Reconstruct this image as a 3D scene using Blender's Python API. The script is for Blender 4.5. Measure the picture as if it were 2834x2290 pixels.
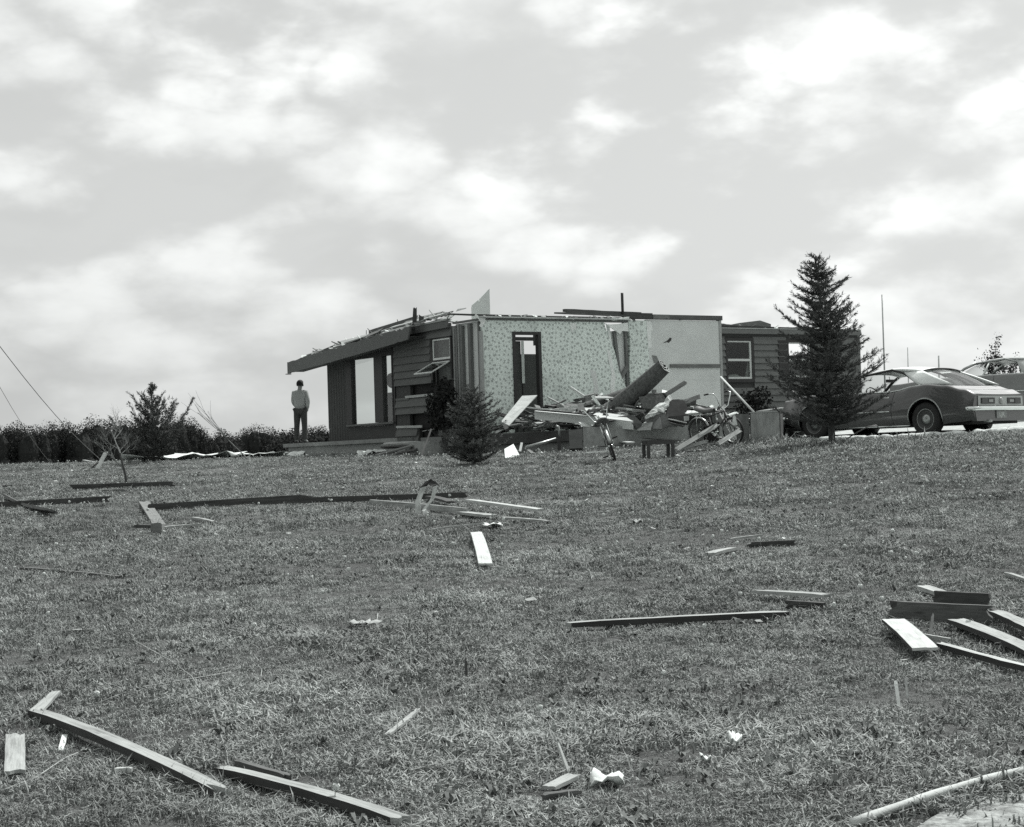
import bpy, math, random
import numpy as np
from mathutils import Vector, Matrix, noise

for o in list(bpy.data.objects):
    bpy.data.objects.remove(o)
S = bpy.context.scene
C = S.collection
random.seed(7)
R = math.radians

# ------------------------------------------------------------------ camera
FPX, CXP, CYP = 5200.0, 1417.0, 1145.0          # focal length and centre in photograph pixels (2834 x 2290)
PITCH, ROLL = 130 / 5200.0, 0.0306
EYE = Vector((0, 0, 1.6))
_f = Vector((0, math.cos(PITCH), math.sin(PITCH)))
_u0 = Vector((0, -math.sin(PITCH), math.cos(PITCH)))
_r0 = Vector((1, 0, 0))
_r = _r0 * math.cos(ROLL) - _u0 * math.sin(ROLL)
_u = _u0 * math.cos(ROLL) + _r0 * math.sin(ROLL)
cam = bpy.data.cameras.new('camera')
cam.sensor_width = 36
cam.lens = 36 * FPX / 2834
cam.clip_start = 0.1
cam.clip_end = 9000
camo = bpy.data.objects.new('camera', cam)
C.objects.link(camo)
camo.matrix_world = Matrix.Translation(EYE) @ Matrix((_r, _u, -_f)).transposed().to_4x4()
S.camera = camo

# ------------------------------------------------------------------ sun, sky, exposure
SUN = Vector((0.50, 0.62, 1.10)).normalized()
sun = bpy.data.lights.new('sun', 'SUN')
sun.energy = 4.4
sun.angle = R(0.6)
sun.color = (1.0, 0.995, 0.98)
suno = bpy.data.objects.new('sun', sun)
C.objects.link(suno)
suno.rotation_euler = SUN.to_track_quat('Z', 'Y').to_euler()
S.view_settings.view_transform = 'Standard'
S.view_settings.look = 'None'
S.view_settings.gamma = 1
S.view_settings.exposure = 0.1
S.view_settings.use_curve_mapping = False
S.cycles.use_denoising = False
S.cycles.max_bounces = 6
S.cycles.diffuse_bounces = 3
S.cycles.glossy_bounces = 3
S.cycles.transparent_max_bounces = 16

W = bpy.data.worlds.new('World')
S.world = W
W.use_nodes = True
nt = W.node_tree
nt.nodes.clear()


def nd(t, typ, **kw):
    n = t.nodes.new(typ)
    for k, v in kw.items():
        setattr(n, k, v)
    return n


def mth(t, op, a, b=None, c=None, clamp=False):
    n = t.nodes.new('ShaderNodeMath')
    n.operation = op
    n.use_clamp = clamp
    for i, v in enumerate((a, b, c)):
        if v is None:
            continue
        if isinstance(v, (int, float)):
            n.inputs[i].default_value = v
        else:
            t.links.new(v, n.inputs[i])
    return n.outputs[0]


def smooth(t, v, lo, hi, a=0.0, b=1.0):
    n = t.nodes.new('ShaderNodeMapRange')
    n.interpolation_type = 'SMOOTHSTEP'
    n.inputs['From Min'].default_value = lo
    n.inputs['From Max'].default_value = hi
    n.inputs['To Min'].default_value = a
    n.inputs['To Max'].default_value = b
    t.links.new(v, n.inputs['Value'])
    return n.outputs[0]


def build_sky():
    t = nt
    L = t.links.new
    out = nd(t, 'ShaderNodeOutputWorld')
    bg = nd(t, 'ShaderNodeBackground')
    bg.inputs['Strength'].default_value = 0.1
    L(bg.outputs[0], out.inputs[0])
    sky = nd(t, 'ShaderNodeTexSky', sky_type='NISHITA')
    sky.sun_disc = False
    sky.sun_elevation = math.asin(SUN.z)
    sky.sun_rotation = math.atan2(SUN.x, SUN.y)
    sky.air_density = 1.0
    sky.dust_density = 2.5
    sky.ozone_density = 1.0
    bw = nd(t, 'ShaderNodeRGBToBW')                       # black-and-white film
    L(sky.outputs[0], bw.inputs[0])
    tc = nd(t, 'ShaderNodeTexCoord')
    sep = nd(t, 'ShaderNodeSeparateXYZ')
    L(tc.outputs['Generated'], sep.inputs[0])
    # cumulus deck: flattened towards the horizon as a real layer is
    zz = mth(t, 'POWER', mth(t, 'MAXIMUM', sep.outputs[2], 0.0), 0.9)
    comb = nd(t, 'ShaderNodeCombineXYZ')
    L(sep.outputs[0], comb.inputs[0])
    L(sep.outputs[1], comb.inputs[1])
    L(mth(t, 'MULTIPLY', zz, SKY_Z), comb.inputs[2])

    def fbm(off, scale, det, rough, dist=0.0):
        m = nd(t, 'ShaderNodeMapping')
        m.inputs['Location'].default_value = off
        L(comb.outputs[0], m.inputs[0])
        n = nd(t, 'ShaderNodeTexNoise')
        n.inputs['Scale'].default_value = scale
        n.inputs['Detail'].default_value = det
        n.inputs['Roughness'].default_value = rough
        n.inputs['Distortion'].default_value = dist
        L(m.outputs[0], n.inputs['Vector'])
        return n.outputs[0]
    # cloud density: broad masses with cauliflower billows on them
    n0 = fbm(SKY_OFF, SKY_S, 6, 0.55)
    n1 = fbm((SKY_OFF[0] - 0.012, SKY_OFF[1], SKY_OFF[2] + 0.05), SKY_S, 2, 0.5)
    m = nd(t, 'ShaderNodeMapping')
    m.inputs['Location'].default_value = SKY_OFF
    L(comb.outputs[0], m.inputs[0])
    w = nd(t, 'ShaderNodeTexNoise')                       # ruffle, so that the billows are not cells
    w.inputs['Scale'].default_value = SKY_S * 3
    w.inputs['Detail'].default_value = 3
    L(m.outputs[0], w.inputs['Vector'])
    ma = nd(t, 'ShaderNodeVectorMath', operation='MULTIPLY_ADD')
    L(w.outputs['Color'], ma.inputs[0])
    ma.inputs[1].default_value = (0.06, 0.06, 0.06)
    L(m.outputs[0], ma.inputs[2])
    v = nd(t, 'ShaderNodeTexVoronoi')
    v.inputs['Scale'].default_value = SKY_S * 2.3
    v.inputs['Detail'].default_value = 1.0
    v.inputs['Roughness'].default_value = 0.45
    L(ma.outputs[0], v.inputs['Vector'])
    bil = mth(t, 'SUBTRACT', 0.45, v.outputs['Distance'])
    a = mth(t, 'ADD', n0, mth(t, 'MULTIPLY', bil, 0.22))
    b = mth(t, 'ADD', n1, 0.0)
    big = fbm((1.3, 5.2, 0.9), 2.6, 2, 0.5)
    dens = mth(t, 'ADD', a, mth(t, 'MULTIPLY', mth(t, 'SUBTRACT', big, 0.5), 0.5))
    cov = smooth(t, dens, 0.28, 0.48)
    shade = smooth(t, mth(t, 'SUBTRACT', a, b), -0.20, 0.17)
    # sun glow through thin cloud (forward scatter, about the sun's direction)
    dot = nd(t, 'ShaderNodeVectorMath', operation='DOT_PRODUCT')
    L(tc.outputs['Generated'], dot.inputs[0])
    dot.inputs[1].default_value = SUN
    glow = smooth(t, dot.outputs['Value'], 0.15, 0.95, 0.0, 1.0)
    cl = mth(t, 'ADD', mth(t, 'MULTIPLY', shade, SKY_C[0]), SKY_C[1])
    cl = mth(t, 'MULTIPLY', cl, mth(t, 'ADD', mth(t, 'MULTIPLY', glow, 0.84), 0.77))
    sk = mth(t, 'ADD', mth(t, 'MULTIPLY', bw.outputs[0], 0.5), SKY_C[2])
    mx = nd(t, 'ShaderNodeMix', data_type='FLOAT')
    L(cov, mx.inputs[0])
    L(sk, mx.inputs[2])
    L(cl, mx.inputs[3])
    # haze towards the horizon
    hz = smooth(t, sep.outputs[2], 0.0, 0.10, 0.5, 0.0)
    mx2 = nd(t, 'ShaderNodeMix', data_type='FLOAT')
    L(hz, mx2.inputs[0])
    L(mx.outputs[0], mx2.inputs[2])
    L(mth(t, 'ADD', mth(t, 'MULTIPLY', glow, 3.2), 5.5), mx2.inputs[3])
    cc = nd(t, 'ShaderNodeCombineColor')
    v = mx2.outputs[0]
    L(mth(t, 'MULTIPLY', v, 0.98), cc.inputs[0])
    L(mth(t, 'MULTIPLY', v, 1.0), cc.inputs[1])
    L(mth(t, 'MULTIPLY', v, 0.985), cc.inputs[2])
    L(cc.outputs[0], bg.inputs['Color'])


SKY_Z, SKY_S, SKY_OFF = 1.8, 6.5, (9.4, 1.3, 5.2)
SKY_C = (3.1, 5.3, 3.9)
build_sky()

# ------------------------------------------------------------------ terrain and pixel helpers
_py = [-80, 0, 34, 40, 48, 55, 75, 150, 300, 9000]
_pz = [-1.5, 0, 1.49, 1.745, 1.90, 1.945, 1.85, 0.4, -1.5, -1.5]


def _lerp(y):
    for i in range(len(_py) - 1):
        if y <= _py[i + 1]:
            k = (y - _py[i]) / (_py[i + 1] - _py[i])
            return _pz[i] + (_pz[i + 1] - _pz[i]) * k
    return _pz[-1]


def sst(x, a, b):
    k = min(1, max(0, (x - a) / (b - a)))
    return k * k * (3 - 2 * k)


def T(x, y):
    """ground height"""
    z = (_lerp(y - 2) + _lerp(y - 1) + _lerp(y) + _lerp(y + 1) + _lerp(y + 2)) / 5
    k = sst(y, 6, 36) * (1 - sst(y, 60, 120))
    if x > 1:
        z += 0.036 * min(x - 1, 12) * k
    else:
        z += 0.020 * max(x - 1, -14) * k * (1 - 0.8 * sst(y, 38, 50))
    z += 0.035 * noise.noise((x * 0.35, y * 0.35, 0.0)) * min(1, max(0, y / 10)) * (1 - sst(y, 60, 80))
    return z


def ray(px, py):
    return _f + _r * ((px - CXP) / FPX) + _u * ((CYP - py) / FPX)


def P(px, py, D):
    """the point seen at a pixel, D metres ahead of the camera"""
    d = ray(px, py)
    return EYE + d * (D / d.y)


def G(px, py, far=60):
    """the point of the lawn seen at a pixel"""
    d = ray(px, py)
    d = d / d.y
    y = 4.0
    while y < far:
        p = EYE + d * y
        if p.z <= T(p.x, p.y):
            return Vector((p.x, p.y, T(p.x, p.y)))
        y += 0.05
    p = EYE + d * far
    return Vector((p.x, p.y, T(p.x, p.y)))


# ------------------------------------------------------------------ object helpers
def tag(o, label=None, cat=None, group=None, kind=None):
    if label:
        o['label'] = label
    if cat:
        o['category'] = cat
    if group:
        o['group'] = group
    if kind:
        o['kind'] = kind
    return o


def empty(name, loc=(0, 0, 0), rz=0.0):
    o = bpy.data.objects.new(name, None)
    C.objects.link(o)
    o.location = loc
    o.rotation_euler = (0, 0, rz)
    o.empty_display_size = 0.1
    return o


class MB:
    def __init__(s):
        s.v, s.f, s.m = [], [], []

    def add(s, vs, fs, mi=0):
        n = len(s.v)
        s.v += [tuple(v) for v in vs]
        s.f += [tuple(i + n for i in f) for f in fs]
        s.m += [mi] * len(fs)
        return s

    def box(s, x0, x1, y0, y1, z0, z1, mi=0, jit=0.0):
        vs = [Vector((x, y, z)) for x in (x0, x1) for y in (y0, y1) for z in (z0, z1)]
        if jit:
            vs = [v + Vector((random.uniform(-jit, jit) for _ in range(3))) for v in vs]
        return s.add(vs, [(0, 1, 3, 2), (4, 6, 7, 5), (0, 4, 5, 1), (2, 3, 7, 6), (0, 2, 6, 4), (1, 5, 7, 3)], mi)

    def prism(s, poly, axis, a, b, mi=0):
        """extrude a 2-D outline along an axis from a to b; poly in the two other axes, in order"""
        n = len(poly)

        def mk(p, k):
            if axis == 'x':
                return (k, p[0], p[1])
            if axis == 'y':
                return (p[0], k, p[1])
            return (p[0], p[1], k)
        vs = [mk(p, a) for p in poly] + [mk(p, b) for p in poly]
        fs = [tuple(range(n - 1, -1, -1)), tuple(range(n, 2 * n))]
        fs += [(i, (i + 1) % n, n + (i + 1) % n, n + i) for i in range(n)]
        return s.add(vs, fs, mi)

    def tube(s, pts, rad, seg=8, mi=0, cap=True):
        pts = [Vector(p) for p in pts]
        n = len(pts)
        rads = rad if isinstance(rad, (list, tuple)) else [rad] * n
        base = len(s.v)
        prev = None
        for i, p in enumerate(pts):
            d = (pts[min(i + 1, n - 1)] - pts[max(i - 1, 0)])
            d = d.normalized() if d.length > 1e-9 else Vector((0, 0, 1))
            if prev is None:
                a = d.orthogonal().normalized()
            else:
                a = (prev - d * prev.dot(d))
                a = a.normalized() if a.length > 1e-6 else d.orthogonal().normalized()
            prev = a
            b = d.cross(a)
            for k in range(seg):
                an = 2 * math.pi * k / seg
                s.v.append(tuple(p + (a * math.cos(an) + b * math.sin(an)) * rads[i]))
        for i in range(n - 1):
            for k in range(seg):
                k2 = (k + 1) % seg
                s.f.append((base + i * seg + k, base + i * seg + k2, base + (i + 1) * seg + k2, base + (i + 1) * seg + k))
                s.m.append(mi)
        if cap:
            s.f.append(tuple(base + k for k in range(seg - 1, -1, -1)))
            s.f.append(tuple(base + (n - 1) * seg + k for k in range(seg)))
            s.m += [mi, mi]
        return s

    def lathe(s, prof, axis='y', seg=28, cen=(0, 0, 0), mi=0):
        base = len(s.v)
        n = len(prof)
        for r_, h in prof:
            for k in range(seg):
                an = 2 * math.pi * k / seg
                c_, s_ = r_ * math.cos(an), r_ * math.sin(an)
                p = (c_, h, s_) if axis == 'y' else ((h, c_, s_) if axis == 'x' else (c_, s_, h))
                s.v.append((p[0] + cen[0], p[1] + cen[1], p[2] + cen[2]))
        for i in range(n - 1):
            for k in range(seg):
                k2 = (k + 1) % seg
                s.f.append((base + i * seg + k, base + i * seg + k2, base + (i + 1) * seg + k2, base + (i + 1) * seg + k))
                s.m.append(mi)
        return s

    def build(s, name, mat, parent=None, smooth_=False, mw=None):
        me = bpy.data.meshes.new(name)
        me.from_pydata(s.v, [], s.f)
        mats = mat if isinstance(mat, (list, tuple)) else [mat]
        for m in mats:
            me.materials.append(m)
        if len(mats) > 1:
            me.polygons.foreach_set('material_index', s.m)
        if smooth_:
            me.polygons.foreach_set('use_smooth', [True] * len(me.polygons))
        me.update()
        return link(name, me, parent, mw)


def link(name, me, parent=None, mw=None):
    o = bpy.data.objects.new(name, me)
    C.objects.link(o)
    if parent is not None:
        o.parent = parent
    if mw is not None:
        o.matrix_world = mw
    return o


def fix_normals(o):
    import bmesh
    bm = bmesh.new()
    bm.from_mesh(o.data)
    bmesh.ops.recalc_face_normals(bm, faces=bm.faces)
    bm.to_mesh(o.data)
    bm.free()
    return o


# ------------------------------------------------------------------ materials (black-and-white film: greys with a faint cool cast)
def g3(v):
    return (v * 0.945, v * 1.0, v * 0.972, 1)


def base_mat(name):
    m = bpy.data.materials.new(name)
    m.use_nodes = True
    t = m.node_tree
    b = t.nodes['Principled BSDF']
    return m, t, b


def ramp(t, fac, stops):
    n = t.nodes.new('ShaderNodeValToRGB')
    el = n.color_ramp.elements
    while len(el) < len(stops):
        el.new(0.5)
    for e, (p, v) in zip(el, stops):
        e.position = p
        e.color = g3(v)
    t.links.new(fac, n.inputs[0])
    return n.outputs[0]


def coords(t, kind='Object', scale=(1, 1, 1), rnd=True):
    tc = t.nodes.new('ShaderNodeTexCoord')
    mp = t.nodes.new('ShaderNodeMapping')
    mp.inputs['Scale'].default_value = scale
    t.links.new(tc.outputs[kind], mp.inputs[0])
    if rnd:
        oi = t.nodes.new('ShaderNodeObjectInfo')
        cb = t.nodes.new('ShaderNodeCombineXYZ')
        t.links.new(mth(t, 'MULTIPLY', oi.outputs['Random'], 37.0), cb.inputs[0])
        t.links.new(mth(t, 'MULTIPLY', oi.outputs['Random'], 91.0), cb.inputs[1])
        t.links.new(cb.outputs[0], mp.inputs['Location'])
    return mp.outputs[0]


def noi(t, vec, scale, det=4, rough=0.55, dist=0.0):
    n = t.nodes.new('ShaderNodeTexNoise')
    n.inputs['Scale'].default_value = scale
    n.inputs['Detail'].default_value = det
    n.inputs['Roughness'].default_value = rough
    n.inputs['Distortion'].default_value = dist
    t.links.new(vec, n.inputs['Vector'])
    return n.outputs[0]


def bump(t, b, h, strength, dist):
    n = t.nodes.new('ShaderNodeBump')
    n.inputs['Strength'].default_value = strength
    n.inputs['Distance'].default_value = dist
    t.links.new(h, n.inputs['Height'])
    t.links.new(n.outputs[0], b.inputs['Normal'])


def plain(name, v, rough=0.7, var=0.25, scale=6.0, metal=0.0, coat=0.0, bmp=0.0):
    m, t, b = base_mat(name)
    vec = coords(t)
    n = noi(t, vec, scale, 5, 0.6)
    t.links.new(ramp(t, n, [(0.28, v * (1 - var)), (0.72, v * (1 + var))]), b.inputs['Base Color'])
    b.inputs['Roughness'].default_value = rough
    b.inputs['Metallic'].default_value = metal
    if coat:
        b.inputs['Coat Weight'].default_value = coat
        b.inputs['Coat Roughness'].default_value = 0.06
    if bmp:
        bump(t, b, n, 0.5, bmp)
    return m


def wood(name, v, var=0.35, paint=False):
    """grain along the local x axis of the plank, knots, stains and weathering"""
    m, t, b = base_mat(name)
    vec = coords(t, 'Object', (0.6, 14, 14))
    gr = noi(t, vec, 5.0, 6, 0.62, 1.2)
    blotch = noi(t, coords(t, 'Object', (2.0, 5, 5)), 1.6, 4, 0.6)
    f = mth(t, 'ADD', mth(t, 'MULTIPLY', gr, 0.55), mth(t, 'MULTIPLY', blotch, 0.45))
    col = ramp(t, f, [(0.28, v * (1 - 1.3 * var)), (0.40, v * (1 - 0.7 * var)), (0.5, v), (0.70, v * (1 + var))])
    # knots and mud specks
    vo = nd(t, 'ShaderNodeTexVoronoi')
    vo.inputs['Scale'].default_value = 3.0
    t.links.new(coords(t, 'Object', (1.0, 3.5, 3.5)), vo.inputs['Vector'])
    kn = smooth(t, vo.outputs['Distance'], 0.05, 0.16, 0.45, 1.0)
    mx = nd(t, 'ShaderNodeMix', data_type='RGBA', blend_type='MULTIPLY')
    mx.inputs[0].default_value = min(1.0, var * 2.2)
    t.links.new(col, mx.inputs[6])
    cb = nd(t, 'ShaderNodeCombineColor')
    for i in range(3):
        t.links.new(kn, cb.inputs[i])
    t.links.new(cb.outputs[0], mx.inputs[7])
    t.links.new(mx.outputs[2], b.inputs['Base Color'])
    b.inputs['Roughness'].default_value = 0.85
    bump(t, b, gr, 0.4, 0.005)
    return m


M = {}
M['wood_light'] = wood('weathered light wood', 0.33, 0.42)
M['wood_pale'] = wood('fresh pale wood', 0.45, 0.3)
M['wood_mid'] = wood('grey wood', 0.17, 0.45)
M['wood_beam'] = wood('old beam', 0.30, 0.4)
M['edge_stain'] = wood('shade-painted edge', 0.035, 0.4)  # near-black on the long edges: the shade of their fronts painted in
M['wood_dark'] = wood('stained dark wood', 0.055, 0.4)
M['wood_brown'] = wood('brown wood', 0.10, 0.4)
M['white_paint'] = wood('white painted wood', 0.50, 0.25)
M['siding'] = wood('stained siding', 0.130, 0.16)
M['siding_front'] = wood('stained siding on front', 0.165, 0.14)
M['panel_dark'] = wood('dark vertical panelling', 0.055, 0.25)
M['trim_dark'] = plain('dark trim paint', 0.022, 0.55, 0.3)
M['sash'] = plain('white sash paint', 0.70, 0.5, 0.06)
M['concrete'] = plain('concrete', 0.26, 0.9, 0.25, 5, bmp=0.01)
M['block'] = plain('concrete block', 0.33, 0.9, 0.2, 9, bmp=0.01)
M['drywall'] = plain('bare plasterboard', 0.66, 0.9, 0.09, 1.6)
M['plaster_white'] = plain('torn white plaster', 0.80, 0.9, 0.08, 6)
M['paper_white'] = plain('white paper', 0.72, 0.9, 0.12, 14, bmp=0.02)
M['black_and_shade'] = plain('near black and painted shade', 0.010, 0.8, 0.3)  # near-black parts; also painted shade behind openings and gaps
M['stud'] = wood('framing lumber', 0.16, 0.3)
M['stud_pale'] = wood('framing lumber pale', 0.36, 0.2)  # paler tone of the framing lumber
M['floor_wood'] = wood('plywood floor', 0.22, 0.3)
M['roofing'] = plain('roofing felt', 0.10, 0.95, 0.45, 5, bmp=0.02)
M['iron'] = plain('painted iron', 0.03, 0.45, 0.3)
M['chrome'] = plain('chrome', 0.75, 0.12, 0.05, 3, metal=1.0)
M['steel'] = plain('dull steel', 0.38, 0.38, 0.2, 8, metal=0.8)
M['rubber'] = plain('tyre rubber', 0.018, 0.75, 0.3, 20)
M['carpet'] = plain('carpet backing', 0.10, 1.0, 0.5, 18, bmp=0.01)
M['carpet_light'] = plain('carpet pile edge', 0.36, 1.0, 0.4, 26, bmp=0.02)
M['upholstery'] = plain('dark upholstery', 0.035, 0.9, 0.3, 8)
M['insulation'] = plain('insulation batting', 0.55, 1.0, 0.3, 9, bmp=0.05)
M['bark'] = plain('bark', 0.075, 0.95, 0.4, 12, bmp=0.02)
M['bark_pale'] = plain('pale bark', 0.20, 0.9, 0.35, 12, bmp=0.01)
M['pole'] = wood('peeled pole', 0.50, 0.2)
M['wire'] = plain('wire', 0.10, 0.5, 0.1)


def glass_mat():
    m, t, b = base_mat('window glass')
    t.nodes.remove(b)
    out = t.nodes['Material Output']
    tr = nd(t, 'ShaderNodeBsdfTransparent')
    tr.inputs[0].default_value = (0.86, 0.88, 0.87, 1)
    gl = nd(t, 'ShaderNodeBsdfGlossy')
    gl.inputs['Roughness'].default_value = 0.03
    fr = nd(t, 'ShaderNodeLayerWeight')
    fr.inputs[0].default_value = 0.5
    k = mth(t, 'ADD', mth(t, 'MULTIPLY', mth(t, 'POWER', fr.outputs['Facing'], 4.0), 0.75), 0.035)
    mx = nd(t, 'ShaderNodeMixShader')
    t.links.new(k, mx.inputs[0])
    t.links.new(tr.outputs[0], mx.inputs[1])
    t.links.new(gl.outputs[0], mx.inputs[2])
    t.links.new(mx.outputs[0], out.inputs[0])
    return m


M['glass'] = glass_mat()


def leaf_mat(name, lo, hi, trans=0.25):
    m, t, b = base_mat(name)
    geo = t.nodes.new('ShaderNodeNewGeometry')
    n = noi(t, coords(t, 'Object', (1, 1, 1), False), 2.2, 3, 0.6)
    f = mth(t, 'ADD', mth(t, 'MULTIPLY', geo.outputs['Random Per Island'], 0.65), mth(t, 'MULTIPLY', n, 0.35))
    t.links.new(ramp(t, f, [(0.1, lo), (0.9, hi)]), b.inputs['Base Color'])
    b.inputs['Roughness'].default_value = 0.8
    b.inputs['Specular IOR Level'].default_value = 0.08
    return m


M['needles'] = leaf_mat('spruce needles', 0.04, 0.15)
M['needles_bush'] = leaf_mat('young spruce needles', 0.04, 0.20)
M['shrub'] = leaf_mat('yew leaves', 0.014, 0.04)
M['wood_leaves'] = leaf_mat('woodland leaves', 0.026, 0.040)
M['spring_leaves'] = leaf_mat('spring leaves', 0.05, 0.12)


def grass_mat():
    m, t, b = base_mat('grass blade')
    oi = t.nodes.new('ShaderNodeObjectInfo')
    geo = t.nodes.new('ShaderNodeNewGeometry')
    n = noi(t, geo.outputs['Position'], 0.7, 5, 0.65)
    n2 = noi(t, geo.outputs['Position'], 3.4, 3, 0.6)
    f = mth(t, 'ADD', mth(t, 'MULTIPLY', geo.outputs['Random Per Island'], 0.26), mth(t, 'MULTIPLY', oi.outputs['Random'], 0.20))
    f = mth(t, 'ADD', f, mth(t, 'MULTIPLY', mth(t, 'SUBTRACT', n, 0.5), 0.95))
    f = mth(t, 'ADD', f, mth(t, 'MULTIPLY', mth(t, 'SUBTRACT', n2, 0.5), 0.75))
    f = mth(t, 'ADD', f, 0.28)
    t.links.new(ramp(t, f, [(0.10, 0.10), (0.44, 0.24), (0.72, 0.385), (0.95, 0.54)]), b.inputs['Base Color'])
    b.inputs['Roughness'].default_value = 0.7
    b.inputs['Specular IOR Level'].default_value = 0.12
    return m


M['grass'] = grass_mat()


def ground_mat():
    m, t, b = base_mat('lawn soil and thatch')
    geo = t.nodes.new('ShaderNodeNewGeometry')
    n1 = noi(t, geo.outputs['Position'], 0.5, 4, 0.6)
    n2 = noi(t, geo.outputs['Position'], 9.0, 8, 0.7)
    n3 = noi(t, geo.outputs['Position'], 70.0, 5, 0.75)
    f = mth(t, 'ADD', mth(t, 'MULTIPLY', n1, 0.3), mth(t, 'ADD', mth(t, 'MULTIPLY', n2, 0.3), mth(t, 'MULTIPLY', n3, 0.4)))
    t.links.new(ramp(t, f, [(0.36, 0.045), (0.5, 0.14), (0.62, 0.29)]), b.inputs['Base Color'])
    b.inputs['Roughness'].default_value = 0.95
    bump(t, b, mth(t, 'ADD', n2, n3), 1.0, 0.06)
    return m


M['ground'] = ground_mat()
M['gravel'] = plain('pale gravel', 0.42, 0.95, 0.35, 9, bmp=0.03)
M['sand'] = plain('bare sandy ground', 0.27, 0.95, 0.75, 22, bmp=0.06)
M['rock'] = plain('whitewashed stone', 0.60, 0.9, 0.25, 7, bmp=0.04)


def wallpaper_mat():
    """flat print: small dark flower sprigs scattered on a light ground"""
    m, t, b = base_mat('flowered wallpaper')
    vec = coords(t, 'Object', (1, 1, 1), False)
    wob = t.nodes.new('ShaderNodeTexNoise')
    wob.inputs['Scale'].default_value = 26
    t.links.new(vec, wob.inputs['Vector'])
    add = nd(t, 'ShaderNodeVectorMath', operation='MULTIPLY_ADD')
    t.links.new(wob.outputs['Color'], add.inputs[0])
    add.inputs[1].default_value = (0.05, 0.0, 0.05)
    t.links.new(vec, add.inputs[2])

    def spots(scale, rnd, lo, hi):
        v = nd(t, 'ShaderNodeTexVoronoi')
        v.voronoi_dimensions = '2D'
        v.inputs['Scale'].default_value = scale
        v.inputs['Randomness'].default_value = rnd
        sp = nd(t, 'ShaderNodeSeparateXYZ')
        cb = nd(t, 'ShaderNodeCombineXYZ')
        t.links.new(add.outputs[0], sp.inputs[0])
        t.links.new(sp.outputs[0], cb.inputs[0])
        t.links.new(sp.outputs[2], cb.inputs[1])
        t.links.new(cb.outputs[0], v.inputs['Vector'])
        return smooth(t, v.outputs['Distance'], lo, hi, 1.0, 0.0)
    big = spots(9.3, 0.8, 0.17, 0.35)
    small = spots(17.0, 0.95, 0.12, 0.38)
    f = mth(t, 'MAXIMUM', big, mth(t, 'MULTIPLY', small, 0.50))
    stain = noi(t, vec, 1.2, 4, 0.6)
    col = ramp(t, f, [(0.0, 0.85), (0.45, 0.72), (1.0, 0.45)])
    mx = nd(t, 'ShaderNodeMix', data_type='RGBA', blend_type='MULTIPLY')
    mx.inputs[0].default_value = 1.0
    t.links.new(col, mx.inputs[6])
    t.links.new(ramp(t, stain, [(0.3, 0.76), (0.5, 0.95), (0.7, 1.0)]), mx.inputs[7])
    t.links.new(mx.outputs[2], b.inputs['Base Color'])
    b.inputs['Roughness'].default_value = 0.85
    return m


M['wallpaper'] = wallpaper_mat()

# ================================================================== the setting
def arr(*parts):
    out = []
    for a, b, n in parts:
        out += list(np.linspace(a, b, n, endpoint=False))
    return out + [parts[-1][1]]


def build_ground():
    xs = arr((-4000, -300, 8), (-300, -40, 20), (-40, 40, 200), (40, 300, 20), (300, 4000, 8))
    ys = arr((-80, 4, 18), (4, 62, 180), (62, 160, 30), (160, 600, 20), (600, 6000, 10))
    nx = len(xs)
    vs = [(x, y, T(x, y)) for y in ys for x in xs]
    fs = [(j * nx + i, j * nx + i + 1, (j + 1) * nx + i + 1, (j + 1) * nx + i) for j in range(len(ys) - 1) for i in range(nx - 1)]
    m = MB()
    m.add(vs, fs)
    o = m.build('ground', M['ground'], smooth_=True)
    tag(o, 'grassy lawn rising gently towards the wrecked house', kind='structure')


build_ground()


def sheet(name, pts, mat, lift, label, n=26, ragged=0.0):
    """a patch of ground surface draped on the terrain inside an outline"""
    from mathutils.geometry import tessellate_polygon
    P2 = []
    for i in range(len(pts)):
        a, b = Vector(pts[i]), Vector(pts[(i + 1) % len(pts)])
        k = max(2, int((b - a).length / 0.25))
        for j in range(k):
            p = a.lerp(b, j / k)
            p += Vector((noise.noise((p.x * 1.7, p.y * 1.7, 3.1)), noise.noise((p.x * 1.7, p.y * 1.7, 8.1)))) * ragged
            P2.append(p)
    import bmesh
    bm = bmesh.new()
    vs = [bm.verts.new((p.x, p.y, 0)) for p in P2]
    f = bm.faces.new(vs)
    # slice into strips so it can follow the ground
    xs = [p.x for p in P2]
    ys = [p.y for p in P2]
    for x in np.arange(min(xs) + .37, max(xs), 0.8):
        bmesh.ops.bisect_plane(bm, geom=bm.verts[:] + bm.edges[:] + bm.faces[:], plane_co=(x, 0, 0), plane_no=(1, 0, 0))
    for y in np.arange(min(ys) + .37, max(ys), 0.5):
        bmesh.ops.bisect_plane(bm, geom=bm.verts[:] + bm.edges[:] + bm.faces[:], plane_co=(0, y, 0), plane_no=(0, 1, 0))
    for v in bm.verts:
        v.co.z = T(v.co.x, v.co.y) + lift
    bmesh.ops.triangulate(bm, faces=bm.faces[:])
    me = bpy.data.meshes.new(name)
    bm.to_mesh(me)
    bm.free()
    me.materials.append(mat)
    me.polygons.foreach_set('use_smooth', [True] * len(me.polygons))
    o = link(name, me)
    if o.data.polygons[0].normal.z < 0:
        o.data.flip_normals()
    tag(o, label, kind='structure')
    return o


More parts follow.
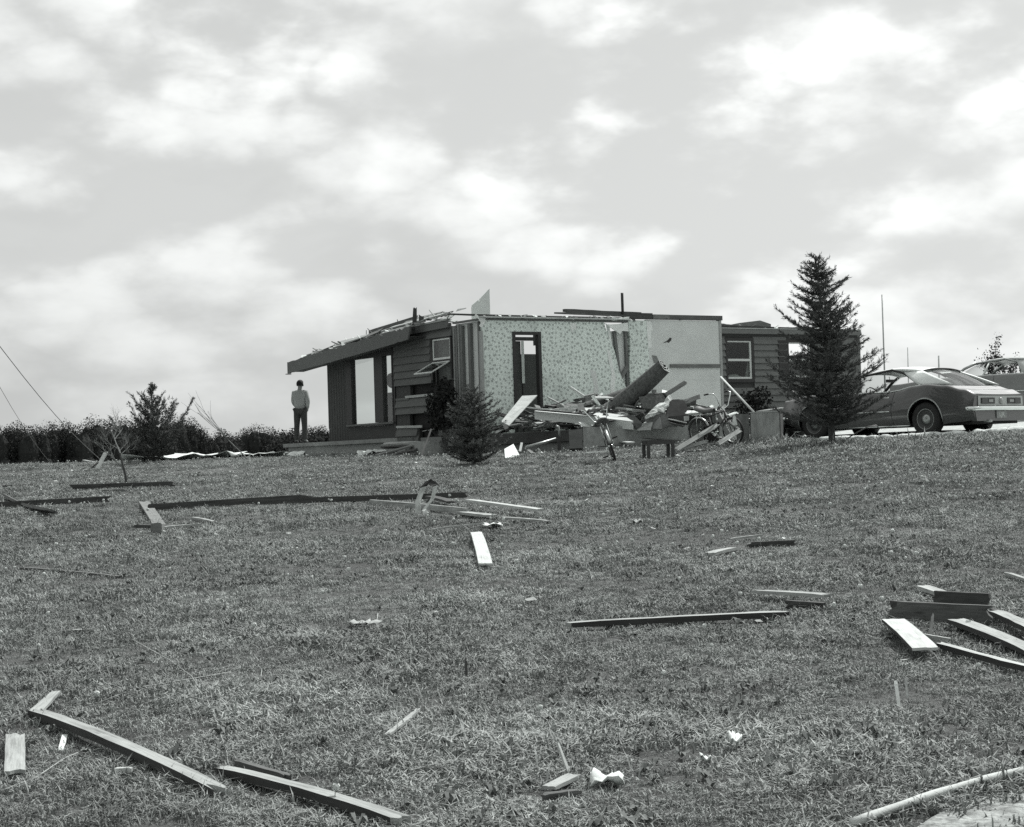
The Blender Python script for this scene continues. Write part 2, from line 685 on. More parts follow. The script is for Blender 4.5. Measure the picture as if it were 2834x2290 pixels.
DRIVE = [(6.1, 36.2), (7.4, 35.1), (9.5, 34.55), (13, 34.0), (19, 33.3), (40, 31), (42, 60), (14, 62), (12.5, 50), (9.5, 44), (5.6, 39.6)]
sheet('gravel_drive', DRIVE, M['gravel'], 0.03, 'pale gravel driveway under the parked cars', ragged=0.22)
SAND = [tuple(G(*q)[:2]) for q in ((2470, 2330), (2600, 2275), (2720, 2238), (2834, 2212), (2960, 2170), (3000, 2330), (2900, 2480), (2400, 2480))]
sheet('bare_ground', SAND, M['sand'], 0.012, 'bare pale sandy ground in the bottom corner', ragged=0.12)


def inside(p, poly):
    c = False
    j = len(poly) - 1
    for i in range(len(poly)):
        xi, yi = poly[i]
        xj, yj = poly[j]
        if (yi > p[1]) != (yj > p[1]) and p[0] < (xj - xi) * (p[1] - yi) / (yj - yi) + xi:
            c = not c
        j = i
    return c


# ------------------------------------------------------------------ house frame (used for the lawn's edge too)
HO = Vector((-0.7247, 44.0, 2.25))
HA_ = math.atan2(0.534, 0.845)
HU = Vector((math.cos(HA_), math.sin(HA_), 0))
HV = Vector((-math.sin(HA_), math.cos(HA_), 0))


def hw(a, b, c):
    return HO + HU * a + HV * b + Vector((0, 0, c))


def onA(px, py, a):
    """house coordinates (b, c) seen at a pixel on the plane a = const"""
    d = ray(px, py)
    t = (a - (EYE - HO).dot(HU)) / d.dot(HU)
    p = EYE + d * t - HO
    return p.dot(HV), p.z


def onB(px, py, b):
    d = ray(px, py)
    t = (b - (EYE - HO).dot(HV)) / d.dot(HV)
    p = EYE + d * t - HO
    return p.dot(HU), p.z


def in_house(x, y):
    p = Vector((x, y, 0)) - Vector((HO.x, HO.y, 0))
    a, b = p.dot(HU), p.dot(HV)
    return (-0.35 < a < 5 and -0.1 < b < 11) or (0 < a < 7.3 and -4.25 < b < 4) or (4 < a < 15.2 and 3.4 < b < 11)


# ------------------------------------------------------------------ scattering (grass, dandelions)
HID = bpy.data.collections.new('plants_for_scatter')


def scatter(name, pts, rot, scl, idx, protos, label):
    col = bpy.data.collections.new(name + '_kinds')
    for p in protos:
        col.objects.link(p)
    me = bpy.data.meshes.new(name)
    me.from_pydata(pts, [], [])
    a = me.attributes.new('rot', 'FLOAT_VECTOR', 'POINT')
    a.data.foreach_set('vector', np.array(rot, dtype=np.float32).ravel())
    a = me.attributes.new('scl', 'FLOAT', 'POINT')
    a.data.foreach_set('value', np.array(scl, dtype=np.float32))
    a = me.attributes.new('idx', 'INT', 'POINT')
    a.data.foreach_set('value', np.array(idx, dtype=np.int32))
    o = link(name, me)
    g = bpy.data.node_groups.new(name + '_nodes', 'GeometryNodeTree')
    g.interface.new_socket('Geometry', in_out='INPUT', socket_type='NodeSocketGeometry')
    g.interface.new_socket('Geometry', in_out='OUTPUT', socket_type='NodeSocketGeometry')
    gi = g.nodes.new('NodeGroupInput')
    go = g.nodes.new('NodeGroupOutput')
    ci = g.nodes.new('GeometryNodeCollectionInfo')
    ci.inputs['Collection'].default_value = col
    ci.inputs['Separate Children'].default_value = True
    ci.inputs['Reset Children'].default_value = True
    ip = g.nodes.new('GeometryNodeInstanceOnPoints')
    ip.inputs['Pick Instance'].default_value = True

    def att(nm, typ):
        n = g.nodes.new('GeometryNodeInputNamedAttribute')
        n.data_type = typ
        n.inputs['Name'].default_value = nm
        return n.outputs['Attribute']
    g.links.new(gi.outputs[0], ip.inputs['Points'])
    g.links.new(ci.outputs[0], ip.inputs['Instance'])
    g.links.new(att('idx', 'INT'), ip.inputs['Instance Index'])
    er = g.nodes.new('FunctionNodeEulerToRotation')
    g.links.new(att('rot', 'FLOAT_VECTOR'), er.inputs[0])
    g.links.new(er.outputs[0], ip.inputs['Rotation'])
    g.links.new(att('scl', 'FLOAT'), ip.inputs['Scale'])
    g.links.new(ip.outputs[0], go.inputs[0])
    md = o.modifiers.new('scatter', 'NODES')
    md.node_group = g
    tag(o, label, kind='stuff')
    return o


def proto(name, mb, mat):
    me = bpy.data.meshes.new(name)
    me.from_pydata(mb.v, [], mb.f)
    mats = mat if isinstance(mat, list) else [mat]
    for m_ in mats:
        me.materials.append(m_)
    if len(mats) > 1:
        me.polygons.foreach_set('material_index', mb.m)
    return bpy.data.objects.new(name, me)


def blade(mb, x, y, h, w, lean, az, bend):
    d = Vector((math.cos(az), math.sin(az), 0))
    s = Vector((-d.y, d.x, 0)) * (w / 2)
    p0 = Vector((x, y, -0.01))
    p1 = p0 + d * (h * lean * 0.45) + Vector((0, 0, h * 0.6))
    p2 = p0 + d * (h * (lean + bend)) + Vector((0, 0, h * (1.0 - 0.45 * bend)))
    mb.add([p0 - s, p0 + s, p1 + s * .8, p1 - s * .8, p2], [(0, 1, 2, 3), (3, 2, 4)])


def grass_protos():
    out = []
    rs = random.Random(3)
    for k in range(8):
        mb = MB()
        tall = 1.0 if k < 5 else (0.6 if k < 7 else 1.5)
        for i in range(24):
            an = rs.uniform(0, 6.283)
            rr = 0.075 * math.sqrt(rs.random())
            blade(mb, rr * math.cos(an), rr * math.sin(an), rs.uniform(0.018, 0.052) * tall, rs.uniform(0.004, 0.0075),
                  rs.uniform(0.1, 0.9), rs.uniform(0, 6.283), rs.uniform(0, 0.9))
        out.append(proto('grass_tuft', mb, M['grass']))
    return out


def build_grass():
    rs = random.Random(11)
    pts, rot, scl, idx = [], [], [], []
    for d0, d1, den in ((4.5, 9, 520), (9, 14, 380), (14, 24, 215), (24, 36, 120), (36, 58, 66)):
        n = int(0.335 * (d1 * d1 - d0 * d0) * den)
        for _ in range(n):
            y = math.sqrt(rs.uniform(d0 * d0, d1 * d1))
            x = rs.uniform(-0.335, 0.335) * y
            if in_house(x, y) or inside((x, y), DRIVE) or (y < 7.6 and x > 1 and inside((x, y), SAND) and rs.random() < 0.93):
                continue
            q = noise.noise((x * 0.8, y * 0.8, 1.0)) + 0.6 * noise.noise((x * 2.6, y * 2.6, 4.0))
            bare = noise.noise((x * 1.3 + 9, y * 1.3, 7.7)) + 0.5 * noise.noise((x * 4 + 9, y * 4, 2.7))
            if bare > 0.42 and rs.random() < 0.70:
                continue
            s = (1.0 + 0.55 * q) * rs.uniform(0.7, 1.3) * (1 + 0.3 * sst(y, 12, 40))
            tram = noise.noise((x * 0.42 + 3, y * 0.42, 9.0)) + .4 * noise.noise((x * 1.6, y * 1.6, 6.0))
            s *= 1 - .30 * sst(tram, .05, .45)
            # longer, unmown grass along the crest by the drive
            ex = sst(x, 3.0, 5.5) * sst(y, 30.5, 33.5)
            s *= 1 + 0.9 * ex
            pts.append((x, y, T(x, y)))
            rot.append((rs.uniform(-.15, .15), rs.uniform(-.15, .15), rs.uniform(0, 6.283)))
            scl.append(s)
            idx.append(7 if rs.random() < .10 + .5 * sst(noise.noise((x * 1.1 + 5, y * 1.1, 3.3)), .2, .55) else rs.randrange(7))
    scatter('lawn_grass', pts, rot, scl, idx, grass_protos(), 'short uneven spring grass covering the lawn')


build_grass()


def build_dandelions():
    """pale seed heads and flowers on short stalks: thick along the crest, thin near the camera"""
    rs = random.Random(5)
    m_, t, b = base_mat('dandelion head')
    b.inputs['Base Color'].default_value = g3(0.62)
    b.inputs['Roughness'].default_value = 0.9
    protos = []
    for k in range(3):
        mb = MB()
        h = (0.07, 0.10, 0.13)[k]
        mb.tube([(0, 0, 0), (0.004, 0, h * .6), (0.01, 0.003, h)], 0.0025, 4, 0)
        r_ = (0.017, 0.021, 0.019)[k]
        # ragged head: spikes round a ball
        base = len(mb.v)
        for i in range(26):
            z = 1 - 2 * (i + .5) / 26
            an = i * 2.399
            q = math.sqrt(1 - z * z)
            d = Vector((q * math.cos(an), q * math.sin(an), z))
            e = d.orthogonal().normalized() * r_ * 0.42
            f = d.cross(e).normalized() * r_ * 0.42
            c = Vector((0.01, 0.003, h)) + d * r_ * rs.uniform(0.75, 1.15)
            mb.add([c - e - f, c + e - f, c + e + f, c - e + f], [(0, 1, 2, 3)], 1)
        protos.append(proto('dandelion', mb, [M['grass'], m_]))
    pts, rot, scl, idx = [], [], [], []
    n = 0
    while n < 2600:
        y = math.sqrt(rs.uniform(6 ** 2, 52 ** 2))
        x = rs.uniform(-0.33, 0.33) * y
        k = sst(y, 10, 34) * (0.35 + 0.65 * sst(x, -4, 6)) + 0.015
        k *= 0.55 + 0.9 * noise.noise((x * .7, y * .7, 5.5))
        if rs.random() > k or in_house(x, y) or inside((x, y), DRIVE):
            if rs.random() > 0.02:
                continue
        n += 1
        pts.append((x, y, T(x, y)))
        rot.append((rs.uniform(-.35, .35), rs.uniform(-.35, .35), rs.uniform(0, 6.28)))
        scl.append(rs.uniform(0.5, 0.85))
        idx.append(rs.randrange(3))
    scatter('dandelions', pts, rot, scl, idx, protos, 'pale dandelion heads dotted over the lawn')


build_dandelions()


def build_weeds():
    """flat rosettes of broad leaves among the grass"""
    rs = random.Random(15)
    wm = leaf_mat('broad weed leaves', 0.10, 0.26)
    protos = []
    for k in range(4):
        mb = MB()
        n = rs.randint(7, 11)
        for i in range(n):
            an = 6.283 * i / n + rs.uniform(-.3, .3)
            L_ = rs.uniform(.03, .06)
            w = rs.uniform(.005, .010)
            d = Vector((math.cos(an), math.sin(an), 0))
            e = Vector((-d.y, d.x, 0)) * w
            z1, z2 = rs.uniform(.02, .045), rs.uniform(.005, .04)
            p0 = Vector((0, 0, .008))
            p1 = d * L_ * .55 + Vector((0, 0, z1))
            p2 = d * L_ + Vector((0, 0, z2))
            mb.add([p0 - e * .3, p0 + e * .3, p1 + e, p1 - e, p2], [(0, 1, 2, 3), (3, 2, 4)])
        protos.append(proto('weed', mb, wm))
    pts, rot, scl, idx = [], [], [], []
    while len(pts) < 4000:
        y = math.sqrt(rs.uniform(4.5 ** 2, 36 ** 2))
        x = rs.uniform(-0.335, 0.335) * y
        if in_house(x, y) or inside((x, y), DRIVE) or (y < 7.6 and x > 1 and inside((x, y), SAND)):
            continue
        if rs.random() > .35 + 1.2 * noise.noise((x * .9, y * .9, 12.5)):
            continue
        pts.append((x, y, T(x, y)))
        rot.append((rs.uniform(-.2, .2), rs.uniform(-.2, .2), rs.uniform(0, 6.28)))
        scl.append(rs.uniform(.7, 1.3))
        idx.append(rs.randrange(4))
    scatter('lawn_weeds', pts, rot, scl, idx, protos, 'broad-leaved weeds low in the lawn')


build_weeds()


def build_litter():
    """chips, straw and paper bits blown over the lawn"""
    rs = random.Random(66)
    protos = []
    for k in range(6):
        mb = MB()
        if k < 3:
            L_, w = (.10, .06, .16)[k], (.008, .02, .005)[k]
            mb.add([(-L_ / 2, -w / 2, .03), (L_ / 2, -w / 2 * .4, .045), (L_ / 2 * .9, w / 2, .04), (-L_ / 2, w / 2 * .7, .03), (0, w * .6, .05)], [(0, 1, 2, 4, 3)])
        else:
            q = (.03, .045, .02)[k - 3]
            mb.add([(-q, -q * .6, .03), (q, -q, .045), (q * .7, q, .05), (-q, q * .8, .03), (q * .3, -q * .2, .042)], [(0, 1, 4), (1, 2, 4), (2, 3, 4), (3, 0, 4)])
        protos.append(proto('litter_bit', mb, M[('wood_light', 'wood_mid', 'wood_pale', 'paper_white', 'wood_light', 'wood_dark')[k]]))
    pts, rot, scl, idx = [], [], [], []
    while len(pts) < 1500:
        y = math.sqrt(rs.uniform(5 ** 2, 46 ** 2))
        x = rs.uniform(-0.33, 0.33) * y
        if in_house(x, y) or inside((x, y), DRIVE):
            continue
        if rs.random() > .25 + .9 * noise.noise((x * .5, y * .5, 2.5)) + .6 * sst(y, 28, 38):
            continue
        pts.append((x, y, T(x, y)))
        rot.append((rs.uniform(-.3, .3), rs.uniform(-.3, .3), rs.uniform(0, 6.28)))
        scl.append(rs.uniform(.35, .9))
        idx.append(rs.choice((0, 0, 0, 1, 1, 2, 2, 2, 3, 4, 5)))
    scatter('lawn_litter', pts, rot, scl, idx, protos, 'chips and paper bits blown over the lawn')


build_litter()


# ------------------------------------------------------------------ trees
def needle_spray(mb, p, d, L, rs, w=0.018, k=5):
    """a twig with short needles standing off it"""
    d = d.normalized()
    a = d.orthogonal().normalized()
    b = d.cross(a)
    for i in range(k):
        an = rs.uniform(0, 6.283)
        e = (a * math.cos(an) + b * math.sin(an))
        t0 = p + d * (L * rs.uniform(-0.1, 0.75))
        tip = t0 + (d * 0.8 + e * rs.uniform(0.5, 0.9)) * (L * rs.uniform(0.45, 0.8))
        s = d.cross(e).normalized() * w * rs.uniform(0.6, 1.2)
        mid = t0.lerp(tip, 0.45)
        mb.add([t0, mid + s, tip, mid - s], [(0, 1, 2, 3)])


def conifer(name, base, H, Rb, label, mat, seed=1, whorls=20, per=7, up=0.25, lean=(0, 0), spray=0.12, clear=0.1, ragged=0.25,
            w=0.016, kk=5, stemr=0.045, gap=0.0, step=0.055, profile=None):
    rs = random.Random(seed)
    root = empty(name, base)
    lean = Vector((lean[0], lean[1], 0))
    tr = MB()
    tp = [Vector((0, 0, -0.1))]
    for i in range(1, 9):
        k = i / 8
        tp.append(Vector((0, 0, H * k)) + lean * (H * k * k) + Vector((rs.uniform(-.01, .01), rs.uniform(-.01, .01), 0)))
    tr.tube(tp, [stemr * (1 - 0.93 * (i / 8)) + 0.004 for i in range(9)], 9)
    lm, bm_ = MB(), MB()

    def axis(z):
        k = z / H
        return Vector((0, 0, z)) + lean * (H * k * k)
    for wv in range(whorls):
        k = clear + (1 - clear - 0.02) * (wv / (whorls - 1)) ** 0.93
        z = H * k
        rad = profile(k) * Rb if profile else Rb * (1 - k) ** 0.8 * (1.0 if k > clear + 0.08 else 0.75)
        rad = max(rad, 0.05 * Rb)
        n = max(3, int(per * (0.55 + 0.45 * (1 - k))))
        a0 = rs.uniform(0, 6.28)
        for j in range(n):
            if rs.random() < gap:
                continue
            an = a0 + 6.283 * j / n + rs.uniform(-.35, .35)
            Lb = rad * rs.uniform(1 - ragged * 1.4, 1 + ragged)
            d = Vector((math.cos(an), math.sin(an), 0))
            z0 = z + rs.uniform(-.5, .5) * H / whorls
            p0 = axis(z0)
            rise = up + rs.uniform(-.12, .18)
            pts = []
            for q in range(6):
                s = q / 5
                pts.append(p0 + d * (Lb * s) + Vector((0, 0, Lb * (rise * s * s + (rise * 0.2 - 0.12 * (1 - k)) * s))))
            bm_.tube(pts, [0.012 * (1 - .8 * q / 5) * (0.5 + Rb) for q in range(6)], 4, cap=False)
            m_ = max(3, int(Lb / step))
            for i in range(m_):
                s = 0.12 + 0.88 * (i + rs.random()) / m_
                q = min(4, int(s * 5))
                p = pts[q].lerp(pts[q + 1], s * 5 - q)
                along = (pts[q + 1] - pts[q]).normalized()
                sd = Vector((-d.y, d.x, 0)) * rs.choice((-1, 1))
                dd = along * rs.uniform(.5, 1.1) + sd * rs.uniform(0.0, 0.9) + Vector((0, 0, rs.uniform(-.15, .4)))
                off = sd * (Lb * 0.22 * (1 - s * .6) * rs.random())
                needle_spray(lm, p + off, dd, spray * rs.uniform(.7, 1.3), rs, w, kk)
    # leader
    for i in range(10):
        needle_spray(lm, axis(H * (0.9 + 0.1 * i / 10)), Vector((rs.uniform(-.3, .3), rs.uniform(-.3, .3), 1)), spray, rs, w, kk)
    tro = tr.build('trunk', M['bark'], root, True)
    co = lm.build('crown', mat, root)
    bo = bm_.build('branches', M['bark'], root)
    bo['kind'] = 'stuff'
    tag(root, label, 'tree')
    return root


def spruce_profile(k):
    # fuller in the middle, thin below where the lower branches are sparse
    if k < 0.22:
        return 0.50 + 0.9 * k
    return 1.02 * (1 - k) ** 0.62 * (0.82 + 0.12 * math.sin(k * 23))


b_ = G(2303, 1216)
b_ = P(2303, 1214, 34.6)
b_.z = T(b_.x, b_.y)
topp = P(2255, 712, 34.6)
SPR_H = topp.z - b_.z
conifer('spruce_tree', b_, SPR_H, 1.25, 'tall dark ragged spruce standing in front of the parked coupe', M['needles'], 4,
        whorls=34, per=10, up=0.36, lean=((topp.x - b_.x) / SPR_H, 0.0), spray=0.095, clear=0.12, ragged=0.45, w=0.006, kk=13,
        stemr=0.065, gap=0.10, step=0.026, profile=spruce_profile)

b_ = G(1312, 1287)
conifer('young_spruce', b_, 1.42, 0.68, 'small bushy spruce on the lawn before the wallpapered wall', M['needles_bush'], 9,
        whorls=17, per=11, up=0.30, spray=0.075, clear=0.06, ragged=0.28, w=0.0055, kk=12, stemr=0.035, step=0.021,
        profile=lambda k: (1 - k) ** 0.5 * (1.0 if k > .16 else .85))

b_ = P(425, 1289, 47)
b_.z = T(b_.x, b_.y)
conifer('young_pine', b_, 1.88, 0.72, 'dark young pine with upright candles beside the leaning sapling', M['needles'], 23,
        whorls=11, per=9, up=0.85, spray=0.10, clear=0.06, ragged=0.5, w=0.008, kk=12, stemr=0.04, step=0.018,
        profile=lambda k: 0.95 if k < .3 else 1.02 * (1 - k) ** 0.8)


def bare_tree(name, base, H, label, seed, mat, lean=(0, 0), levels=4, spread=0.7, r0=None, first=0.35, leaves=0, leafmat=None, leafsize=.05,
              forks=(2, 4), cat='tree', tmat=None):
    rs = random.Random(seed)
    root = empty(name, base)
    tm, bm_, lm = MB(), MB(), MB()
    r0 = r0 or H * 0.018

    def grow(p, d, L, r_, lev, mb):
        pts = [p]
        n = 4
        for i in range(n):
            d = (d + Vector((rs.uniform(-.16, .16), rs.uniform(-.16, .16), rs.uniform(-.05, .12)))).normalized()
            pts.append(pts[-1] + d * (L / n))
        mb.tube(pts, [r_ * (1 - 0.45 * i / n) for i in range(n + 1)], 6 if lev < 2 else 4, cap=False)
        if lev >= levels:
            for _ in range(leaves):
                c = pts[rs.randint(1, n)] + Vector((rs.gauss(0, .12), rs.gauss(0, .12), rs.gauss(0, .12))) * (H / 4)
                a = Vector((rs.gauss(0, 1), rs.gauss(0, 1), rs.gauss(0, 1))).normalized()
                b = a.orthogonal().normalized()
                s = leafsize * rs.uniform(.6, 1.4)
                lm.add([c - a * s, c + b * s * .6, c + a * s, c - b * s * .6], [(0, 1, 2, 3)])
            return
        for _ in range(rs.randint(*forks)):
            t_ = rs.uniform(0.45, 1.0)
            q = min(n - 1, int(t_ * n))
            st = pts[q].lerp(pts[q + 1], t_ * n - q)
            e = Vector((rs.gauss(0, 1), rs.gauss(0, 1), rs.gauss(0, .5)))
            e = (e - d * e.dot(d)).normalized()
            nd_ = (d + e * spread * rs.uniform(.6, 1.3)).normalized()
            grow(st, nd_, L * rs.uniform(.55, .85), r_ * 0.5, lev + 1, bm_)
    d0 = Vector((lean[0], lean[1], 1)).normalized()
    grow(Vector((0, 0, -0.05)), d0, H * first, r0, 0, tm)
    tm.build('trunk', tmat or mat, root, True)
    bo = bm_.build('branches', mat, root)
    bo['kind'] = 'stuff'
    if leaves:
        lm.build('crown', leafmat, root)
    tag(root, label, cat)
    return root


b_ = G(350, 1338)
bare_tree('bare_sapling', b_, 2.1, 'small bare sapling with spreading pale twigs on the lawn', 12, M['bark_pale'], (-.06, 0), 5, .85, 0.032, 0.30, forks=(3, 4), tmat=M['bark'])
b_ = P(690, 1282, 47.5)
b_.z = T(b_.x, b_.y)
bare_tree('leaning_sapling', b_, 1.7, 'broken bare sapling leaning hard over with a ball of roots', 6, M['bark_pale'], (-1.15, 0.1), 2, .32, 0.018, 0.62, forks=(3, 4))


def clump_mass(mb, c, rx, ry, rz, n, size, rs):
    for _ in range(n):
        d = Vector((rs.gauss(0, 1), rs.gauss(0, 1), rs.gauss(0, 1))).normalized() * (rs.random() ** 0.33)
        p = c + Vector((d.x * rx, d.y * ry, d.z * rz))
        a = Vector((rs.gauss(0, 1), rs.gauss(0, 1), rs.gauss(0, 1))).normalized()
        b = a.orthogonal().normalized()
        b = (Matrix.Rotation(rs.uniform(0, 6.28), 3, a) @ b)
        s = size * rs.uniform(.5, 1.4)
        e = a.cross(b)
        mb.add([p - b * s, p + e * s * .7, p + b * s, p - e * s * .7], [(0, 1, 2, 3)])


def build_wood():
    """the far wood along the left: crowns standing in rows, one mass; hull of leaf clumps with an uneven skyline"""
    rs = random.Random(31)
    mb = MB()
    # skyline read as (pixel x, pixel y of the crown tops, distance)
    sky = [(-300, 1190, 190), (-120, 1186, 190), (0, 1183, 190), (60, 1178, 190), (120, 1190, 192), (180, 1188, 192), (240, 1176, 195), (290, 1172, 195), (345, 1178, 198),
           (400, 1172, 200), (450, 1180, 200), (500, 1172, 205), (560, 1188, 205), (600, 1212, 215), (660, 1206, 235), (700, 1202, 240), (745, 1200, 240), (790, 1207, 240), (850, 1200, 240),
           (905, 1205, 240), (980, 1200, 240), (1060, 1205, 240), (1200, 1205, 240), (1400, 1205, 250), (1700, 1205, 250), (2100, 1195, 250), (2450, 1190, 260), (2700, 1190, 260), (3000, 1185, 260)]

    def top(x):
        for i in range(len(sky) - 1):
            if sky[i][0] <= x <= sky[i + 1][0]:
                k = (x - sky[i][0]) / (sky[i + 1][0] - sky[i][0])
                return sky[i][1] * (1 - k) + sky[i + 1][1] * k, sky[i][2] * (1 - k) + sky[i + 1][2] * k
        return sky[-1][1], sky[-1][2]
    x = -290
    while x < 2990:
        ty, D = top(x)
        D *= 2.2
        dense = x < 1000
        for row in range(2):
            d = D + row * 25 + rs.uniform(-6, 6)
            px = x + rs.uniform(-9, 9)
            t3 = P(px, ty + rs.choice((-26, -15, -6, 2, 10, 16)) + rs.uniform(-5, 5) + row * 3, d)
            g = T(t3.x, t3.y)
            h = t3.z - g
            rx = h * rs.uniform(0.17, 0.30)
            c = Vector((t3.x, t3.y, g + h * 0.60))
            clump_mass(mb, c, rx, rx, h * 0.42, 1150 if dense else 380, 0.17, rs)
            clump_mass(mb, c + Vector((rs.uniform(-.5, .5) * rx, 0, h * .12)), rx * .6, rx * .6, h * 0.32, 450 if dense else 160, 0.14, rs)
            clump_mass(mb, Vector((t3.x, t3.y, g + h * 0.27)), rx * 1.3, rx, h * 0.3, 350 if dense else 160, 0.26, rs)
            for cz, cr, ch in ((.58, .60, .30), (.28, .9, .26)):
                cvs, cfs = [], []
                for u_ in range(7):
                    ph = math.pi * u_ / 6
                    for v_ in range(9):
                        th = 6.283 * v_ / 9
                        dd = Vector((math.sin(ph) * math.cos(th), math.sin(ph) * math.sin(th), math.cos(ph)))
                        k_ = 1 + .22 * noise.noise(dd * 2 + Vector((x, row, cz)))
                        cvs.append((t3.x + dd.x * rx * cr * k_, t3.y + dd.y * rx * cr * k_, g + h * cz + dd.z * h * ch * k_))
                cfs = [(u_ * 9 + v_, (u_ + 1) * 9 + v_, (u_ + 1) * 9 + (v_ + 1) % 9, u_ * 9 + (v_ + 1) % 9) for u_ in range(6) for v_ in range(9)]
                mb.add(cvs, cfs)
            mb.tube([(t3.x, t3.y, g), (t3.x + .3, t3.y, g + h * .6), (t3.x, t3.y, g + h * .93)], [0.3, 0.18, 0.04], 5)
        x += 17 if dense else 26
    o = mb.build('woodland', M['wood_leaves'])
    tag(o, 'dark wood along the horizon beyond the field', kind='stuff')


build_wood()

for i, (px, py, top, D, lab, ax, lv) in enumerate((
        (800, 1262, 1138, 150, 'round leafless tree behind the standing man', 0, 12),
        (880, 1262, 1162, 165, 'lower bushy tree between the standing man and the house corner', 1, 34))):
    b3 = P(px, py, D)
    b3.z = T(b3.x, b3.y)
    h3 = P(px, top, D).z - b3.z
    bare_tree('field_tree', b3, h3 * 1.0, lab, 40 + i, M['bark'], (0, 0), 4, .75, 0.16, 0.38, lv, M['wood_leaves'], .10, (3, 5))
b3 = P(2785, 1200, 210)
b3.z = T(b3.x, b3.y)
bare_tree('roadside_tree', b3, (P(2785, 925, 210).z - b3.z) * .56, 'tall thin-crowned tree far behind the second car', 51, M['bark'], (0, 0), 4, .40, 0.2, 0.62, 26, M['wood_leaves'], .14, (3, 4))

# yew beside the studs
def shrub(name, base, rx, rz, n, label, mat, seed, size=0.05):
    rs = random.Random(seed)
    root = empty(name, base)
    mb = MB()
    st = MB()
    for i in range(9):
        an = rs.uniform(0, 6.28)
        tip = Vector((math.cos(an) * rx * .6, math.sin(an) * rx * .6, rz * rs.uniform(1.1, 1.8)))
        st.tube([(0, 0, -0.05), tip * .5 + Vector((rs.uniform(-.05, .05), 0, .1)), tip], [.02, .012, .004], 5)
        clump_mass(mb, tip * .75, rx * .55, rx * .5, rz * .55, n // 9, size, rs)
    mb.build('foliage', mat, root)
    s_ = st.build('stems', M['bark'], root)
    s_['kind'] = 'stuff'
    tag(root, label, 'shrub')
    return root


q = hw(-0.55, 0.75, 0)
q.z = T(q.x, q.y)
shrub('foundation_shrub', q, 0.5, 1.02, 1500, 'dark bushy shrub against the exposed studs at the house corner', M['shrub'], 3)
q = hw(10.4, 2.7, 0)
q.z = T(q.x, q.y)
shrub('front_shrub', q, 0.62, 0.72, 900, 'dark shrub growing under the front window behind the bicycle', M['shrub'], 5, .045)

# ================================================================== the wrecked house
H = empty('wrecked_house', HO, HA_)
tag(H, 'roofless wrecked house with dark siding and an exposed wallpapered room', 'house')
rs = random.Random(77)


def box(name, mat, parent, x0, x1, y0, y1, z0, z1, jit=0.0, label=None):
    o = MB().box(x0, x1, y0, y1, z0, z1, 0, jit).build(name, mat, parent)
    if label:
        o['label'] = label
    return o


def lbox(name, mat, parent, x0, x1, y0, y1, z0, z1, rot=(0, 0, 0), label=None):
    """a box built about its own centre with its length along local x, so wood grain runs along it"""
    dx, dy, dz = x1 - x0, y1 - y0, z1 - z0
    L = sorted(((dx, 0), (dy, 1), (dz, 2)))[2][1]
    m = MB()
    if L == 0:
        h = (dx, dy, dz)
        base = Matrix.Identity(3)
    elif L == 1:
        h = (dy, dx, dz)
        base = Matrix(((0, -1, 0), (1, 0, 0), (0, 0, 1)))
    else:
        h = (dz, dy, dx)
        base = Matrix(((0, 0, -1), (0, 1, 0), (1, 0, 0)))
    m.box(-h[0] / 2, h[0] / 2, -h[1] / 2, h[1] / 2, -h[2] / 2, h[2] / 2)
    o = m.build(name, mat, parent)
    e = Matrix.Rotation(rot[2], 3, 'Z') @ Matrix.Rotation(rot[1], 3, 'Y') @ Matrix.Rotation(rot[0], 3, 'X')
    o.matrix_local = Matrix.Translation(((x0 + x1) / 2, (y0 + y1) / 2, (z0 + z1) / 2)) @ (e @ base).to_4x4()
    if label:
        o['label'] = label
    return o


def siding_A(parent, b0, b1, c, e=0.18, mat='siding', out=0.0):
    """one lap board on the side wall (outer face towards -a), bottom edge proud"""
    L = b1 - b0
    m = MB()
    w = rs.uniform(-.004, .004)
    m.prism([(0.001, -0.012), (0.062, -0.014), (0.010, e + 0.012), (0.001, e + 0.012)], 'x', -L / 2, L / 2)
    o = m.build('siding_board', M[mat], parent)
    # local x along -v so that local y points to -a
    o.matrix_local = Matrix.Translation((-out, (b0 + b1) / 2, c)) @ Matrix(((0, -1, 0), (1, 0, 0), (0, 0, 1))).to_4x4() @ Matrix.Rotation(w, 4, 'Y')
    return o


def siding_B(parent, a0, a1, c, b, e=0.18, mat='siding_front'):
    L = a1 - a0
    m = MB()
    m.prism([(-0.001, -0.012), (-0.062, -0.014), (-0.010, e + 0.012), (-0.001, e + 0.012)], 'x', -L / 2, L / 2)
    o = m.build('siding_board', M[mat], parent)
    o.matrix_local = Matrix.Translation(((a0 + a1) / 2, b, c))
    return o


# ---- floor and footings
fl = box('floor_deck', M['floor_wood'], H, 0.02, 7.15, -4.15, 3.4, -0.26, -0.02)
box('floor_deck', M['floor_wood'], H, 0.02, 4.4, 3.42, 7.9, -0.25, -0.025)
box('floor_deck', M['floor_wood'], H, 7.17, 15.0, 3.55, 8.4, -0.27, -0.03)
box('footing', M['concrete'], H, 0.10, 3.95, -4.12, -3.92, -1.1, -0.27)
box('footing', M['concrete'], H, 0.12, 0.32, -3.9, -0.2, -1.1, -0.28)
box('footing', M['concrete'], H, 3.97, 4.15, -4.1, -0.2, -1.1, -0.275)
